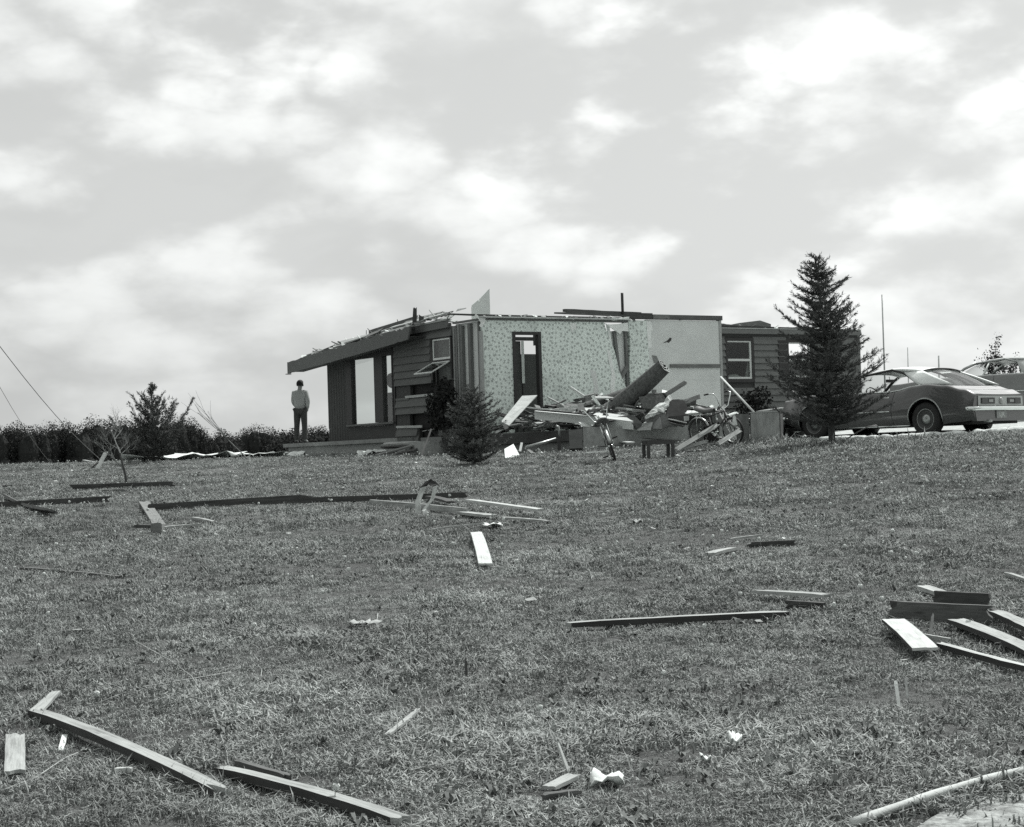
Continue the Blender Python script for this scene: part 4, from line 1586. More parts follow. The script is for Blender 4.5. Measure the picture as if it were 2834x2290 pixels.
# ================================================================== loose lumber and debris
def plank(name, A, B, w, t, mat, label, cat='board', group=None, up=None, roll=0.0, taper=0.0, seed=0, parent=None, edge_mat=None):
    """a board from A to B; w across, t thick; built along its own x axis, slightly warped, with rough ends"""
    A, B = Vector(A), Vector(B)
    d = B - A
    L = d.length
    x = d.normalized()
    up = Vector(up) if up is not None else Vector((0, 0, 1))
    y = up.cross(x)
    y = y.normalized() if y.length > 1e-4 else Vector((0, 1, 0))
    z = x.cross(y)
    rt = Matrix.Rotation(roll, 3, x)
    y, z = rt @ y, rt @ z
    r_ = random.Random(int(abs(A.x * 731 + A.y * 317 + B.x * 97 + B.y * 53) * 100) if not seed else seed)
    m = MB()
    n, cw = 8, 5
    vs = []
    bow = r_.uniform(-.008, .008) * L
    twist = r_.uniform(-.06, .06)
    jag = min(.10, .10 * L) * r_.choice((.25, .5, 1.0, 1.0)) * (0.12 if mat in ('white_paint', 'paper_white') or name == 'wood_block' else 1.0)
    e0 = [r_.uniform(-1, 1) * jag * r_.choice((.3, 1, 1)) for _ in range(cw)]
    e1 = [r_.uniform(-1, 1) * jag * r_.choice((.3, 1, 1)) for _ in range(cw)]
    for i in range(n + 1):
        s = i / n
        k = (1 - taper * s) * (1 + .05 * noise.noise((s * 4, L, w * 9)))
        zz = bow * (4 * s * (1 - s))
        ca, sa = math.cos(twist * (s - .5)), math.sin(twist * (s - .5))
        for sz in (-1, 1):
            for j in range(cw):
                xx = (s - .5) * L + (e0[j] if i == 0 else e1[j] if i == n else 0)
                yy = (2 * j / (cw - 1) - 1) * w / 2 * k
                chip = .12 * t * noise.noise((s * 9 + L, j * 2.2, sz))
                th = sz * t / 2 * (1 if 0 < i < n else .75) + chip
                vs.append((xx, yy * ca - th * sa, yy * sa + th * ca + zz))
    q_ = 2 * cw
    fs = []
    for i in range(n):
        for j in range(cw - 1):
            a0 = i * q_ + j
            fs.append((a0 + 1, a0, a0 + q_, a0 + q_ + 1))
            b0 = i * q_ + cw + j
            fs.append((b0, b0 + 1, b0 + q_ + 1, b0 + q_))
        fs.append((i * q_, i * q_ + cw, (i + 1) * q_ + cw, (i + 1) * q_))
        fs.append((i * q_ + cw - 1, (i + 1) * q_ + cw - 1, (i + 1) * q_ + 2 * cw - 1, i * q_ + 2 * cw - 1))
    for j in range(cw - 1):
        fs.append((j, j + 1, cw + j + 1, cw + j))
        e = n * q_
        fs.append((e + j + 1, e + j, e + cw + j, e + cw + j + 1))
    m.add(vs, fs)
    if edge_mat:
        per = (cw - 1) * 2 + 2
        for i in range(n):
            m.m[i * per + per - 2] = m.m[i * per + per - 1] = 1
    mw = Matrix.Translation((A + B) / 2) @ Matrix((x, y, z)).transposed().to_4x4()
    mm = M[mat] if isinstance(mat, str) else mat
    o = m.build(name, [mm, M[edge_mat]] if edge_mat else mm, None)
    if parent is None:
        o.matrix_world = mw
        tag(o, label, cat, group)
    else:
        o.parent = parent
        o.matrix_local = parent.matrix_basis.inverted() @ mw
    return o


def lawn_board(p0, p1, w, t, mat, label, edge=False, lift=0.02, name='board', h1=0.0, group='boards strewn over the lawn', roll=0.0, cat='board', taper=0.0, edge_mat=None):
    A, B = G(*p0), G(*p1)
    hh = (w if edge else t)
    A.z += hh / 2 + lift + .004
    B.z += hh / 2 + lift + h1 + .004
    return plank(name, A, B, w, t, mat, label, cat, group, roll=(R(90) if edge else 0) + roll, taper=taper, edge_mat=edge_mat)


LB = lawn_board
# left of the lawn
LB((-60, 1414), (300, 1394), .089, .04, 'wood_dark', 'long dark beam lying on edge, cut by the picture border at far end', True)
LB((16, 1386), (146, 1432), .14, .04, 'wood_brown', 'tapered dark plank crossing over the long beam at the border', False, .06, roll=R(-25))
LB((395, 1420), (850, 1391), .089, .045, 'wood_dark', 'long dark beam on edge running across the lawn towards the patio', True)
LB((700, 1403), (1290, 1383), .075, .04, 'wood_dark', 'long thin dark beam behind the tangled white strip', True)
LB((398, 1396), (441, 1462), .15, .03, 'wood_mid', 'grey plank pointing at the camera at the corner of two beams', False, .01)
LB((200, 1360), (480, 1351), .09, .05, 'wood_dark', 'dark beam lying just in front of the bare sapling', True)
LB((285, 1363), (350, 1361), .10, .04, 'wood_mid', 'short grey board tucked under the beam at the sapling', False, .0)
LB((5, 1352), (92, 1348), .06, .03, 'wood_dark', 'small dark stick at the picture border beyond the beams', False)
LB((385, 1467), (458, 1470), .14, .04, 'wood_dark', 'short dark board under the wooden block', False, .02)
LB((455, 1472), (548, 1464), .10, .025, 'wood_light', 'short pale board reaching out from the wooden block', False, .03)
LB((421, 1478), (452, 1476), .16, .12, 'wood_mid', 'stubby wooden block at the end of the short boards', False, .0, name='wood_block', cat='block')
LB((533, 1441), (592, 1453), .05, .02, 'wood_light', 'thin pale stick lying near the wooden block', False)
LB((60, 1577), (330, 1602), .05, .02, 'wood_brown', 'long thin dark lath alone on the open lawn', False, .0)
LB((233, 1308), (318, 1303), .07, .03, 'wood_light', 'pale narrow board beneath the broken white board', False, .03)
LB((330, 1304), (472, 1299), .08, .03, 'wood_light', 'long pale board lying before the young pine', False, .03)
LB((245, 1315), (315, 1313), .05, .02, 'wood_pale', 'thinnest pale lath below the narrow boards', False, .02)
A = G(232, 1283); B = G(345, 1291)
A.z += .16; B.z += .06
plank('board', A, B, .09, .03, 'wood_light', 'pale board propped across the upright white board', 'board', 'boards strewn over the lawn')
A = G(268, 1300); B = A + Vector((0.17, 0.25, .40))
plank('board', A, B, .13, .025, 'white_paint', 'white board standing up aslant in the small heap', 'board', 'boards strewn over the lawn')
A = G(243, 1302); B = A + Vector((0.22, 0.1, .17))
plank('board', A, B, .12, .03, 'wood_dark', 'dark stub wedged under the propped pale board', 'board', 'boards strewn over the lawn')
LB((120, 1308), (152, 1307), .10, .02, 'paper_white', 'white scrap of board lying flat beyond the beams', False, .03)
A = G(604, 1268); B = A + Vector((.12, -1.2, .06))
plank('board', A, B, .07, .03, 'white_paint', 'white board sloping down beside the leaning sapling', 'board', 'boards strewn over the lawn')
LB((548, 1276), (556, 1246), .08, .03, 'wood_light', 'pale stake standing beside the young pine', False, .02)

# tangled pile in the middle of the lawn
LB((1026, 1403), (1295, 1430), .07, .045, 'wood_light', 'long pale board on edge under the tangled strip', True, .02)
LB((1295, 1412), (1495, 1442), .10, .03, 'wood_pale', 'pale splintered board, uppermost of the middle heap', False, .10)
LB((1395, 1443), (1520, 1454), .07, .025, 'wood_light', 'pale board poking out of the middle heap at its tip', False, .02)
LB((1281, 1432), (1362, 1441), .15, .03, 'wood_light', 'short wide pale board under the splintered board', False, .03)
LB((1408, 1421), (1527, 1391), .022, .02, 'wood_mid', 'thin rod sticking out beyond the middle heap', False, .04, name='rod', cat='rod')
LB((1196, 1477), (1345, 1459), .018, .015, 'wood_light', 'thin rod leading to the white paper scrap', False, .03, name='rod', cat='rod')
LB((1190, 1392), (1250, 1408), .12, .03, 'wood_dark', 'dark board end behind the tangled white strip', False, .06)
LB((1318, 1489), (1344, 1578), .115, .025, 'white_paint', 'short white board lying flat in the middle of the lawn', False, .03)

# right half
LB((2025, 1503), (2108, 1492), .03, .02, 'wood_light', 'thin pale lath, topmost of three scattered boards', False, .02)
LB((2076, 1518), (2198, 1513), .05, .04, 'wood_dark', 'short dark board among three scattered boards', True, .0)
LB((1966, 1546), (2036, 1530), .09, .025, 'wood_light', 'short pale board, lowest of three scattered boards', False, .02)
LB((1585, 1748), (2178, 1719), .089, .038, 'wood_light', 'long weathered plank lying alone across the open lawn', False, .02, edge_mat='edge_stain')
LB((2098, 1664), (2286, 1678), .10, .022, 'wood_light', 'thin pale plank above the short dark block', False, .05)
LB((2182, 1690), (2284, 1698), .06, .05, 'wood_dark', 'short dark block under the thin pale plank', True, .0)
# pile at the right edge
GP = 'lumber in the heap at the right edge'
LB((2480, 1722), (2738, 1738), .115, .04, 'wood_brown', 'dark wide board on edge in front of the right heap', True, .01, group=GP)
LB((2470, 1704), (2600, 1712), .08, .04, 'wood_dark', 'dark beam end peeping out behind the wide dark board', True, .01, group=GP)
LB((2590, 1700), (2738, 1708), .12, .04, 'wood_dark', 'dark beam standing behind the wide dark board', True, .02, group=GP)
LB((2744, 1720), (2818, 1728), .07, .04, 'wood_dark', 'dark tapered stub to the far side of the right heap', True, .0, group=GP, taper=.6)
LB((2556, 1644), (2680, 1686), .09, .025, 'wood_light', 'pale board lying behind the right heap', False, .03, group=GP)
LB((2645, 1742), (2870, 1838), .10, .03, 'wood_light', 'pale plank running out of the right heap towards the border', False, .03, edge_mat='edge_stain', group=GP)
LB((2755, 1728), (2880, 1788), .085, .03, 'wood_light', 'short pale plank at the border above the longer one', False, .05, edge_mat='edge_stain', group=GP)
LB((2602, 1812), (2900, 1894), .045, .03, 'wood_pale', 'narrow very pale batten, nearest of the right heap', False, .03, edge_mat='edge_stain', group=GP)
LB((2563, 1782), (2632, 1796), .05, .02, 'wood_light', 'little board on edge beside the white plank', True, .0, group=GP)
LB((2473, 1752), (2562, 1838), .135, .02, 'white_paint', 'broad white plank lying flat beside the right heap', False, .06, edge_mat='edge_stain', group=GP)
LB((2788, 1602), (2850, 1622), .035, .02, 'wood_light', 'thin pale lath at the border above the right heap', False, .02, group=GP)
A = G(2573, 1776)
plank('stick', A, A + Vector((.05, .12, .14)), .014, .010, 'wood_mid', 'thin splinter stuck upright before the wide dark board', 'stick')
A = G(2488, 1955)
plank('splinter', A, A + Vector((0, .06, .11)), .016, .006, 'paper_white', 'white splinter standing in the grass below the white plank', 'splinter')
A = G(2512, 1935)
plank('splinter', A, A + Vector((.006, .06, .09)), .012, .006, 'wood_light', 'grey splinter standing beside the white one', 'splinter')
# bottom left
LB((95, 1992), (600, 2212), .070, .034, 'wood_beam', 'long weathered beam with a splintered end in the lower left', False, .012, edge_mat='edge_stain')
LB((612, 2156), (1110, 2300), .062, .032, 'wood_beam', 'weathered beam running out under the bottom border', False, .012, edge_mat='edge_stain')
LB((655, 2142), (800, 2186), .03, .03, 'wood_brown', 'thin batten along the back of the bottom beam', False, .02)
LB((43, 2058), (42, 2160), .085, .02, 'wood_light', 'short pale board pointing at the camera in the lower left corner', False, .02)
LB((318, 2152), (366, 2150), .03, .02, 'wood_pale', 'tiny pale offcut below the long weathered beam', False, .01)
LB((1072, 2056), (1158, 1986), .025, .012, 'wood_light', 'short pale splintered stick lying alone in the near grass', False, .02)
A = G(168, 2078)
plank('splinter', A, G(180, 2050) + Vector((0, 0, .02)), .025, .01, 'paper_white', 'small white sliver under the splintered beam', 'splinter')
A = G(1580, 2160)
plank('splinter', A, A + Vector((-.045, .03, .13)), .024, .008, 'wood_pale', 'pale torn splinter sticking up near the bottom border', 'splinter', taper=.5)
LB((1520, 2205), (1590, 2170), .06, .015, 'wood_light', 'pale broken chip at the foot of the torn splinter', False, .02)
LB((1505, 2222), (1600, 2214), .04, .03, 'wood_brown', 'dark broken stick lying under the pale chip', False, .0)
A = G(1291, 1882)
plank('stake', A, A + Vector((0, .03, .10)), .014, .012, 'wood_dark', 'short dark stake upright in the middle grass', 'stake')
# splintered grey end of the long weathered beam
A = G(98, 1990); B = G(155, 1948)
B.z += .05
plank('splinter', A + Vector((0, 0, .03)), B, .07, .015, 'wood_light', 'broken pale shard lying beyond the splintered beam end', 'splinter', taper=.4)


def rag(name, c, sx, sy, sz, mat, label, cat, seed, n=7, rz=0.0):
    """a crumpled sheet: grid pushed about by noise"""
    m = MB()
    r_ = random.Random(seed)
    vs = []
    for j in range(n):
        for i in range(n):
            u, v = i / (n - 1) - .5, j / (n - 1) - .5
            k = noise.noise((u * 3.1 + seed, v * 3.1, seed * 1.7))
            k2 = noise.noise((u * 7 + seed, v * 7, seed * 2.7))
            vs.append((u * sx * (1 + .25 * k2), v * sy * (1 + .25 * k), max(0.0, sz * (0.45 + k * .9 + k2 * .4))))
    fs = [(j * n + i, j * n + i + 1, (j + 1) * n + i + 1, (j + 1) * n + i) for j in range(n - 1) for i in range(n - 1)]
    m.add(vs, fs)
    o = m.build(name, M[mat], None, True)
    o.location = c
    o.rotation_euler = (0, 0, rz)
    md = o.modifiers.new('thickness', 'SOLIDIFY')
    md.thickness = 0.004
    tag(o, label, cat)
    return o


rag('paper_scrap', G(1008, 1738) + Vector((0, 0, .02)), .17, .22, .03, 'wood_light', 'crumpled pale paper beside a curved twig', 'paper', 3, rz=.4)
rag('paper_scrap', G(1680, 2188) + Vector((0, 0, .02)), .13, .14, .06, 'paper_white', 'crumpled white paper near the bottom border', 'paper', 8)
rag('paper_scrap', G(2032, 2082) + Vector((0, 0, .03)), .05, .07, .05, 'paper_white', 'small bright paper ball in the near grass', 'paper', 5)
rag('paper_scrap', G(1955, 2122) + Vector((0, 0, .02)), .045, .05, .03, 'paper_white', 'tiny white scrap below the bright paper ball', 'paper', 15)
rag('paper_scrap', G(1366, 1464) + Vector((0, 0, .03)), .20, .22, .04, 'paper_white', 'flat white scrap at the end of the thin rod', 'paper', 6)
rag('paper_scrap', G(1765, 1452) + Vector((0, 0, .02)), .10, .12, .04, 'wood_light', 'dull scrap alone in the grass of the middle lawn', 'paper', 9)
for k, (x, y, sx, lab) in enumerate(((470, 1282, 2.2, 'white torn batting spread behind the young pine'), (575, 1280, 1.7, 'white torn batting between the pine and the leaning sapling'),
                                    (720, 1272, 1.5, 'white sheet crumpled beyond the leaning sapling'), (795, 1270, 1.0, 'bright white sheet heaped against the patio corner'))):
    p = P(x, y, 48.5 + k * .3)
    p.z = T(p.x, p.y)
    rag('white_sheet', p, sx, 1.6, .17, 'paper_white', lab, 'sheet', 21 + k, 12)

p = P(1035, 1262, 46.5)
p.z = T(p.x, p.y)
rag('white_sheet', p, .8, .5, .18, 'paper_white', 'small white sheet under the broken boards by the patio', 'sheet', 61, 7)

# the standing tangle of torn strip in the middle heap
A = G(1180, 1425)
t_ = empty('torn_strip', A)
for k, (pts, w) in enumerate(((((-.10, 0, .0), (-.10, .02, .16), (-.03, .05, .33)), .07), (((.12, 0, .34), (.08, .0, .18), (-.02, -.05, .05), (.02, -.15, 0.0)), .05),
                              (((-.03, .05, .33), (.03, .06, .40), (.12, .0, .34)), .08))):
    m = MB()
    vs, fs = [], []
    for i, p in enumerate(pts):
        p = Vector(p)
        s = Vector((w, .02 * (-1) ** i, .02)) * .5
        vs += [p - s, p + s]
        if i:
            fs.append((2 * i - 2, 2 * i - 1, 2 * i + 1, 2 * i))
    m.add(vs, fs)
    o = m.build('strip', M['insulation'] if k < 2 else M['wood_dark'], t_)
    md = o.modifiers.new('thickness', 'SOLIDIFY')
    md.thickness = .02
tag(t_, 'twisted strip of torn white lining standing up in the middle heap', 'strip')

# peeled pole at the bottom right
m = MB()
pts = []
pa, pb = G(2360, 2308), G(2900, 2146)
for k in range(13):
    s = k / 12
    p = pa.lerp(pb, s) + Vector((0, .05 * math.sin(s * 3.14), 0))
    p.z = max(p.z, T(p.x, p.y)) + .034
    pts.append(p)
m.tube(pts, [.0155 + .0015 * math.sin(k * 1.7) for k in range(13)], 10)
tag(m.build('fallen_pole', M['pole'], None, True), 'long pale peeled pole lying along the bare ground', 'pole')


def twig(name, pix, r_, mat, label, cat='twig', lift=.015):
    m = MB()
    pts = [G(*p) + Vector((0, 0, lift)) for p in pix]
    m.tube(pts, r_, 5)
    tag(m.build(name, M[mat], None, True), label, cat)


twig('twig', [(962, 1842), (1002, 1822), (1032, 1785), (1042, 1735), (1046, 1705)], .004, 'wood_light', 'thin curved twig below the crumpled paper')
twig('wire', [(350, 1770), (470, 1835), (530, 1880), (572, 1945), (600, 2010), (626, 2090), (634, 2140)], .003, 'wood_light', 'thin wire snaking through the grass to the bottom beam', 'wire')
twig('wire', [(270, 1955), (380, 1915), (500, 1893), (640, 1870)], .003, 'wood_light', 'thin wire crossing the lawn beyond the splintered beam', 'wire')
twig('wire', [(-20, 2215), (100, 2165), (180, 2110), (260, 2075)], .003, 'wood_light', 'thin wire in the lower left corner below the short board', 'wire')

# ------------------------------------------------------------------ loose lumber on top of the walls
def hplank(name, a0, c0, a1, c1, b0, b1, w, t, mat, label, **k):
    return plank(name, hw(a0, b0, c0), hw(a1, b1, c1), w, t, mat, label, k.pop('cat', 'beam'), 'loose lumber on the wall tops', **k)


hplank('loose_beam', -0.82, 2.79, 4.9, 2.772, -.02, -.02, .09, .04, 'wood_dark', 'long thin dark beam lying along the wallpapered wall and past its corner')
hplank('loose_beam', 2.25, 2.885, 4.75, 2.835, .16, .16, .07, .045, 'wood_brown', 'slim dark beam lying behind the vent pipe')
hplank('loose_beam', 2.62, 2.965, 4.9, 2.915, .30, .28, .09, .085, 'wood_brown', 'thick dark beam ending at the vent pipe, above the others')
hplank('loose_beam', 7.0, 2.70, 7.62, 2.675, .42, .42, .05, .05, 'wood_dark', 'short beam end poking out past the plasterboard wall')
# on the roof of the gable end
plank('roof_plank', hw(.6, 6.6, 2.84), hw(.6, 4.0, 3.02), .16, .03, 'wood_brown', 'brown board standing on edge on the sagging roof', 'board', 'loose lumber on the wall tops', roll=R(88))
plank('roof_plank', hw(.1, 2.55, 2.76), hw(.1, 1.35, 2.86), .22, .03, 'wood_light', 'short pale board lying atop the gable near the dark stump', 'board', 'loose lumber on the wall tops', roll=R(35))
plank('roof_stump', hw(-.1, 2.88, 2.62), hw(-.1, 2.82, 3.18), .13, .10, 'wood_dark', 'charred dark stump standing on the gable roof', 'post', roll=0, up=(0, 1, 0), taper=.35)
plank('roof_stump', hw(-.05, 2.62, 2.60), hw(-.05, 2.60, 2.98), .12, .10, 'wood_dark', 'shorter dark block beside the charred stump', 'post', roll=0, up=(0, 1, 0))
plank('roof_stick', hw(.1, 8.75, 2.25), hw(.1, 8.72, 2.56), .06, .05, 'wood_mid', 'grey stick upright on the low end of the roof', 'stick', up=(0, 1, 0))
m = MB()
m.tube([hw(-.1, 9.05, 2.30), hw(-.1, 8.2, 2.40)], .085, 12)
tag(m.build('roof_roll', M['roofing'], None, True), 'dark roll of felt at the low end of the roof', 'roll')
plank('roof_plank', hw(-.2, 8.6, 2.34), hw(-.1, 6.4, 2.52), .3, .03, 'roofing', 'dark torn roof sheet sliding down the gable', 'sheet', roll=R(12))
plank('roof_plank', hw(.05, 1.7, 2.80), hw(.05, 1.1, 2.72), .08, .03, 'white_paint', 'white splintered scrap on the gable near the studs', 'scrap', roll=R(30))
m = MB()
m.tube([hw(-.02, 1.42, 2.72), hw(-.02, 1.38, 2.84), hw(-.02, 1.22, 2.94)], [.022, .018, .012], 6)
tag(m.build('bent_strap', M['steel'], None, True), 'bent metal strap sticking up near the gable corner', 'strap')

# ================================================================== wreckage of the front room and things before it
def slab(name, corners, t, mat, label=None, cat=None, parent=None, group=None, wav=0.0):
    """a flat sheet with thickness from corners given as (pixel x, pixel y, distance)"""
    pts = [P(*c) for c in corners]
    c0 = sum(pts, Vector()) / len(pts)
    n = Vector()
    for i in range(len(pts)):
        n += (pts[i] - c0).cross(pts[(i + 1) % len(pts)] - c0)
    n.normalize()
    if n.y > 0:
        n = -n
    x = (pts[1] - pts[0]).normalized()
    x = (x - n * x.dot(n)).normalized()
    y = n.cross(x)
    mw = Matrix.Translation(c0) @ Matrix((x, y, n)).transposed().to_4x4()
    inv = mw.inverted()
    loc = [inv @ p for p in pts]
    m = MB()
    k = len(loc)
    m.add([(p.x, p.y, p.z) for p in loc] + [(p.x, p.y, p.z - t) for p in loc],
          [tuple(range(k)), tuple(range(2 * k - 1, k - 1, -1))] + [(i, k + i, k + (i + 1) % k, (i + 1) % k) for i in range(k)])
    o = m.build(name, M[mat] if isinstance(mat, str) else mat, None)
    fix_normals(o)
    if parent is not None:
        o.parent = parent
        o.matrix_local = parent.matrix_basis.inverted() @ mw
    else:
        o.matrix_world = mw
        tag(o, label, cat, group)
    return o


def pp(p0, p1, w, t, mat, label, name='plank', roll=0.0, group='wreckage of the front room', cat='board', up=None, taper=0):
    return plank(name, P(*p0), P(*p1), w, t, mat, label, cat, group, roll=roll, up=up, taper=taper)


WR = 'wreckage of the front room'
slab('wall_panel', [(1445, 1096, 42.6), (1487, 1094, 42.6), (1409, 1178, 41.6), (1387, 1167, 41.6)], .03, 'white_paint', 'white panel leaning up across the foot of the doorway', 'panel', None, WR)
slab('wall_panel', [(1479, 1138, 41.3), (1646, 1153, 40.5), (1663, 1179, 40.5), (1480, 1161, 41.3)], .06, 'drywall', 'long pale panel with a dark top edge behind the toppled bicycle', 'panel', None, WR)
pp((1474, 1134, 41.25), (1648, 1151, 40.45), .12, .03, 'wood_dark', 'dark batten along the top of the long pale panel')
slab('wall_panel', [(1652, 1153, 40.9), (1752, 1164, 40.8), (1753, 1190, 40.8), (1664, 1182, 40.9)], .05, 'drywall', 'shorter pale panel carrying on behind the bicycle', 'panel', None, WR)
slab('board_sheet', [(1600, 1121, 42.8), (1700, 1124, 42.6), (1806, 1125, 42.4), (1793, 1150, 41.6), (1700, 1162, 41.2), (1645, 1152, 41.2)], .02, 'white_paint', 'broad white sheet below the rolled carpet', 'sheet', None, WR)
slab('board_sheet', [(1655, 1149, 41.0), (1735, 1156, 40.6), (1752, 1167, 40.3), (1660, 1156, 40.5)], .02, 'white_paint', 'thin bright sheet lying over the shorter pale panel', 'sheet', None, WR)
pp((1458, 1128, 42.0), (1528, 1134, 42.0), .10, .03, 'white_paint', 'thin white board behind the long pale panel')
pp((1520, 1138, 41.8), (1598, 1126, 42.0), .08, .05, 'white_paint', 'white board tilted up towards the broad white sheet')
pp((1545, 1141, 41.4), (1590, 1136, 41.4), .08, .06, 'wood_light', 'stubby pale board lying between the white boards')
slab('splinter', [(1596, 1118, 42.2), (1612, 1116, 42.2), (1622, 1138, 42.0), (1600, 1142, 42.0)], .05, 'wood_mid', 'grey broken block at the corner of the broad white sheet', 'block', None, WR)
slab('felt_scrap', [(1575, 1125, 43.2), (1600, 1104, 43.2), (1622, 1106, 43.2), (1608, 1125, 43.2)], .03, 'carpet', 'dark triangular scrap propped beside the carpet', 'scrap', None, WR)


def spiral_roll(name, A, B, r0, r1, turns, mat, label, flat=1.0, seed=1, pile=None):
    """a rolled carpet: spiral cross-section swept from A to B"""
    A, B = Vector(A), Vector(B)
    x = (B - A).normalized()
    y = Vector((0, 0, 1)).cross(x).normalized()
    z = x.cross(y)
    m = MB()
    n = int(turns * 22)
    st = 9
    vs = []
    for i in range(st + 1):
        s = i / st
        R_ = r0 + (r1 - r0) * s
        for side in (0, 1):
            for k in range(n + 1):
                q = k / n
                an = q * turns * 6.283 + 0.6
                rr = R_ * (0.34 + 0.66 * q) - side * 0.028
                rr *= 1 + 0.05 * noise.noise((s * 3, math.cos(an) * 2, math.sin(an) * 2 + seed))
                jag = 0.05 * noise.noise((an * 1.5, seed, 2)) if i in (0, st) else 0
                vs.append(Vector(((s - .5) * (B - A).length + jag, math.cos(an) * rr, math.sin(an) * rr * flat - 0.10 * math.sin(s * 3.14) * R_)))
    row = 2 * (n + 1)
    fs, mi = [], []
    for i in range(st):
        for k in range(n):
            a = i * row + k
            fs.append((a, a + 1, a + row + 1, a + row))
            mi.append(0)
            b = i * row + (n + 1) + k
            fs.append((b + row, b + row + 1, b + 1, b))
            mi.append(1)
    for i in (0, st):
        for k in range(n):
            a = i * row + k
            b = a + n + 1
            fs.append((a, b, b + 1, a + 1) if i else (a, a + 1, b + 1, b))
            mi.append(1)
    m.add(vs, fs)
    m.m = mi
    o = m.build(name, [M[mat], M[pile or 'carpet_light']], None, True)
    o.matrix_world = Matrix.Translation((A + B) / 2) @ Matrix((x, y, z)).transposed().to_4x4()
    tag(o, label, 'carpet', WR)
    return o


spiral_roll('carpet_roll', P(1690, 1140, 42.4), P(1838, 1012, 41.8), .26, .19, 2.72, 'carpet', 'dark rolled carpet rearing up before the torn wall', 1.0, 2)
spiral_roll('carpet_roll', P(1622, 1124, 43.0), P(1752, 1082, 43.2), .14, .22, 1.8, 'carpet', 'lower grey carpet roll lying behind the rearing one', .85, 7)


def drape(name, path, width, mat, label, cat, sag=.03, n=7, thick=.03, seed=3):
    """a limp sheet following a path of (pixel x, pixel y, distance), its width running away from the camera"""
    m = MB()
    vs = []
    for p in path:
        a = P(*p)
        for j in range(n):
            s = j / (n - 1) - .5
            q = a + Vector((0, s * width, 0))
            k = noise.noise((q.x * 4 + seed, q.y * 4, q.z * 4)) * sag
            vs.append((q.x + k, q.y, q.z + k - abs(s) * sag))
    fs = [(i * n + j, i * n + j + 1, (i + 1) * n + j + 1, (i + 1) * n + j) for i in range(len(path) - 1) for j in range(n - 1)]
    m.add(vs, fs)
    o = m.build(name, M[mat], None, True)
    md = o.modifiers.new('thickness', 'SOLIDIFY')
    md.thickness = thick
    tag(o, label, cat, WR)
    return o


drape('carpet_fold', [(1752, 1140, 42), (1765, 1112, 42), (1790, 1096, 42), (1832, 1090, 42), (1846, 1104, 41.8)], .5, 'carpet', 'folded carpet end humped beside the rearing roll', 'carpet', .06)
slab('carpet_flap', [(1768, 1099, 41.7), (1834, 1091, 41.7), (1846, 1110, 41.6), (1822, 1134, 41.5), (1780, 1130, 41.5)], .04, 'carpet', 'dark carpet flap hanging behind the pale batting', 'carpet', None, WR)
m = MB()
pt = [P(1852, 1100, 41.4), P(1852, 1108, 41.35), P(1848, 1116, 41.3), P(1842, 1124, 41.25), P(1834, 1131, 41.2), P(1826, 1137, 41.15), P(1818, 1142, 41.1), P(1808, 1147, 41.05), P(1797, 1151, 41.0), P(1786, 1156, 41.0)]
m.tube(pt, [.04, .07, .085, .09, .095, .10, .095, .09, .07, .03], 14)
for i, v in enumerate(m.v):
    q = Vector(v)
    d_ = Vector((noise.noise(q * 7), noise.noise(q * 7 + Vector((5, 0, 0))), noise.noise(q * 7 + Vector((0, 7, 0)))))
    d2 = Vector((noise.noise(q * 19), noise.noise(q * 19 + Vector((5, 0, 0))), noise.noise(q * 19 + Vector((0, 7, 0)))))
    m.v[i] = tuple(q + d_ * .07 + d2 * .035)
tag(m.build('insulation_batt', M['insulation'], None, False), 'curled pale batt of insulation between carpet and cushion', 'insulation', WR)
slab('sofa_cushion', [(1851, 1106, 41.3), (1893, 1109, 41.3), (1915, 1147, 41.1), (1894, 1167, 41.0), (1843, 1154, 41.0)], .22, 'upholstery', 'dark upholstered cushion on its edge at the end of the wreckage', 'cushion', None, WR)
slab('carpet_flap', [(1780, 1152, 41.0), (1850, 1146, 41.0), (1848, 1166, 40.9), (1790, 1176, 40.9)], .05, 'carpet', 'dark carpet remnant under the pale batting', 'carpet', None, WR)
slab('felt_scrap', [(1735, 1150, 40.9), (1752, 1148, 40.9), (1778, 1172, 40.8), (1765, 1190, 40.8), (1748, 1172, 40.8)], .08, 'carpet', 'ragged dark felt lump beside the shorter panel', 'scrap', None, WR)
slab('wall_fragment', [(1798, 1186, 40.7), (1826, 1154, 40.8), (1832, 1188, 40.6)], .03, 'wood_mid', 'pointed grey fragment standing on the sill', 'fragment', None, WR)
slab('wall_fragment', [(1822, 1158, 40.9), (1838, 1150, 40.9), (1866, 1178, 40.8), (1832, 1186, 40.8)], .03, 'wood_mid', 'wedge-shaped grey fragment behind the pointed one', 'fragment', None, WR)
slab('wall_fragment', [(1760, 1192, 40.7), (1785, 1172, 40.7), (1806, 1168, 40.7), (1800, 1190, 40.6)], .04, 'wood_light', 'pale fragment heaped on the sill beside the pointed one', 'fragment', None, WR)
pp((1838, 1096, 41.8), (1895, 1060, 42.2), .10, .04, 'wood_mid', 'grey stud end jutting up behind the cushion', roll=R(80))
pp((1890, 1114, 41.6), (1936, 1098, 42.0), .10, .04, 'wood_mid', 'shorter stud end jutting out above the cushion', roll=R(80))
pp((1850, 1160, 40.8), (1900, 1171, 40.7), .10, .02, 'white_paint', 'white strip slanting down under the cushion')
pp((1852, 1170, 40.7), (1892, 1180, 40.6), .10, .03, 'wood_dark', 'dark strip beneath the slanting white one')
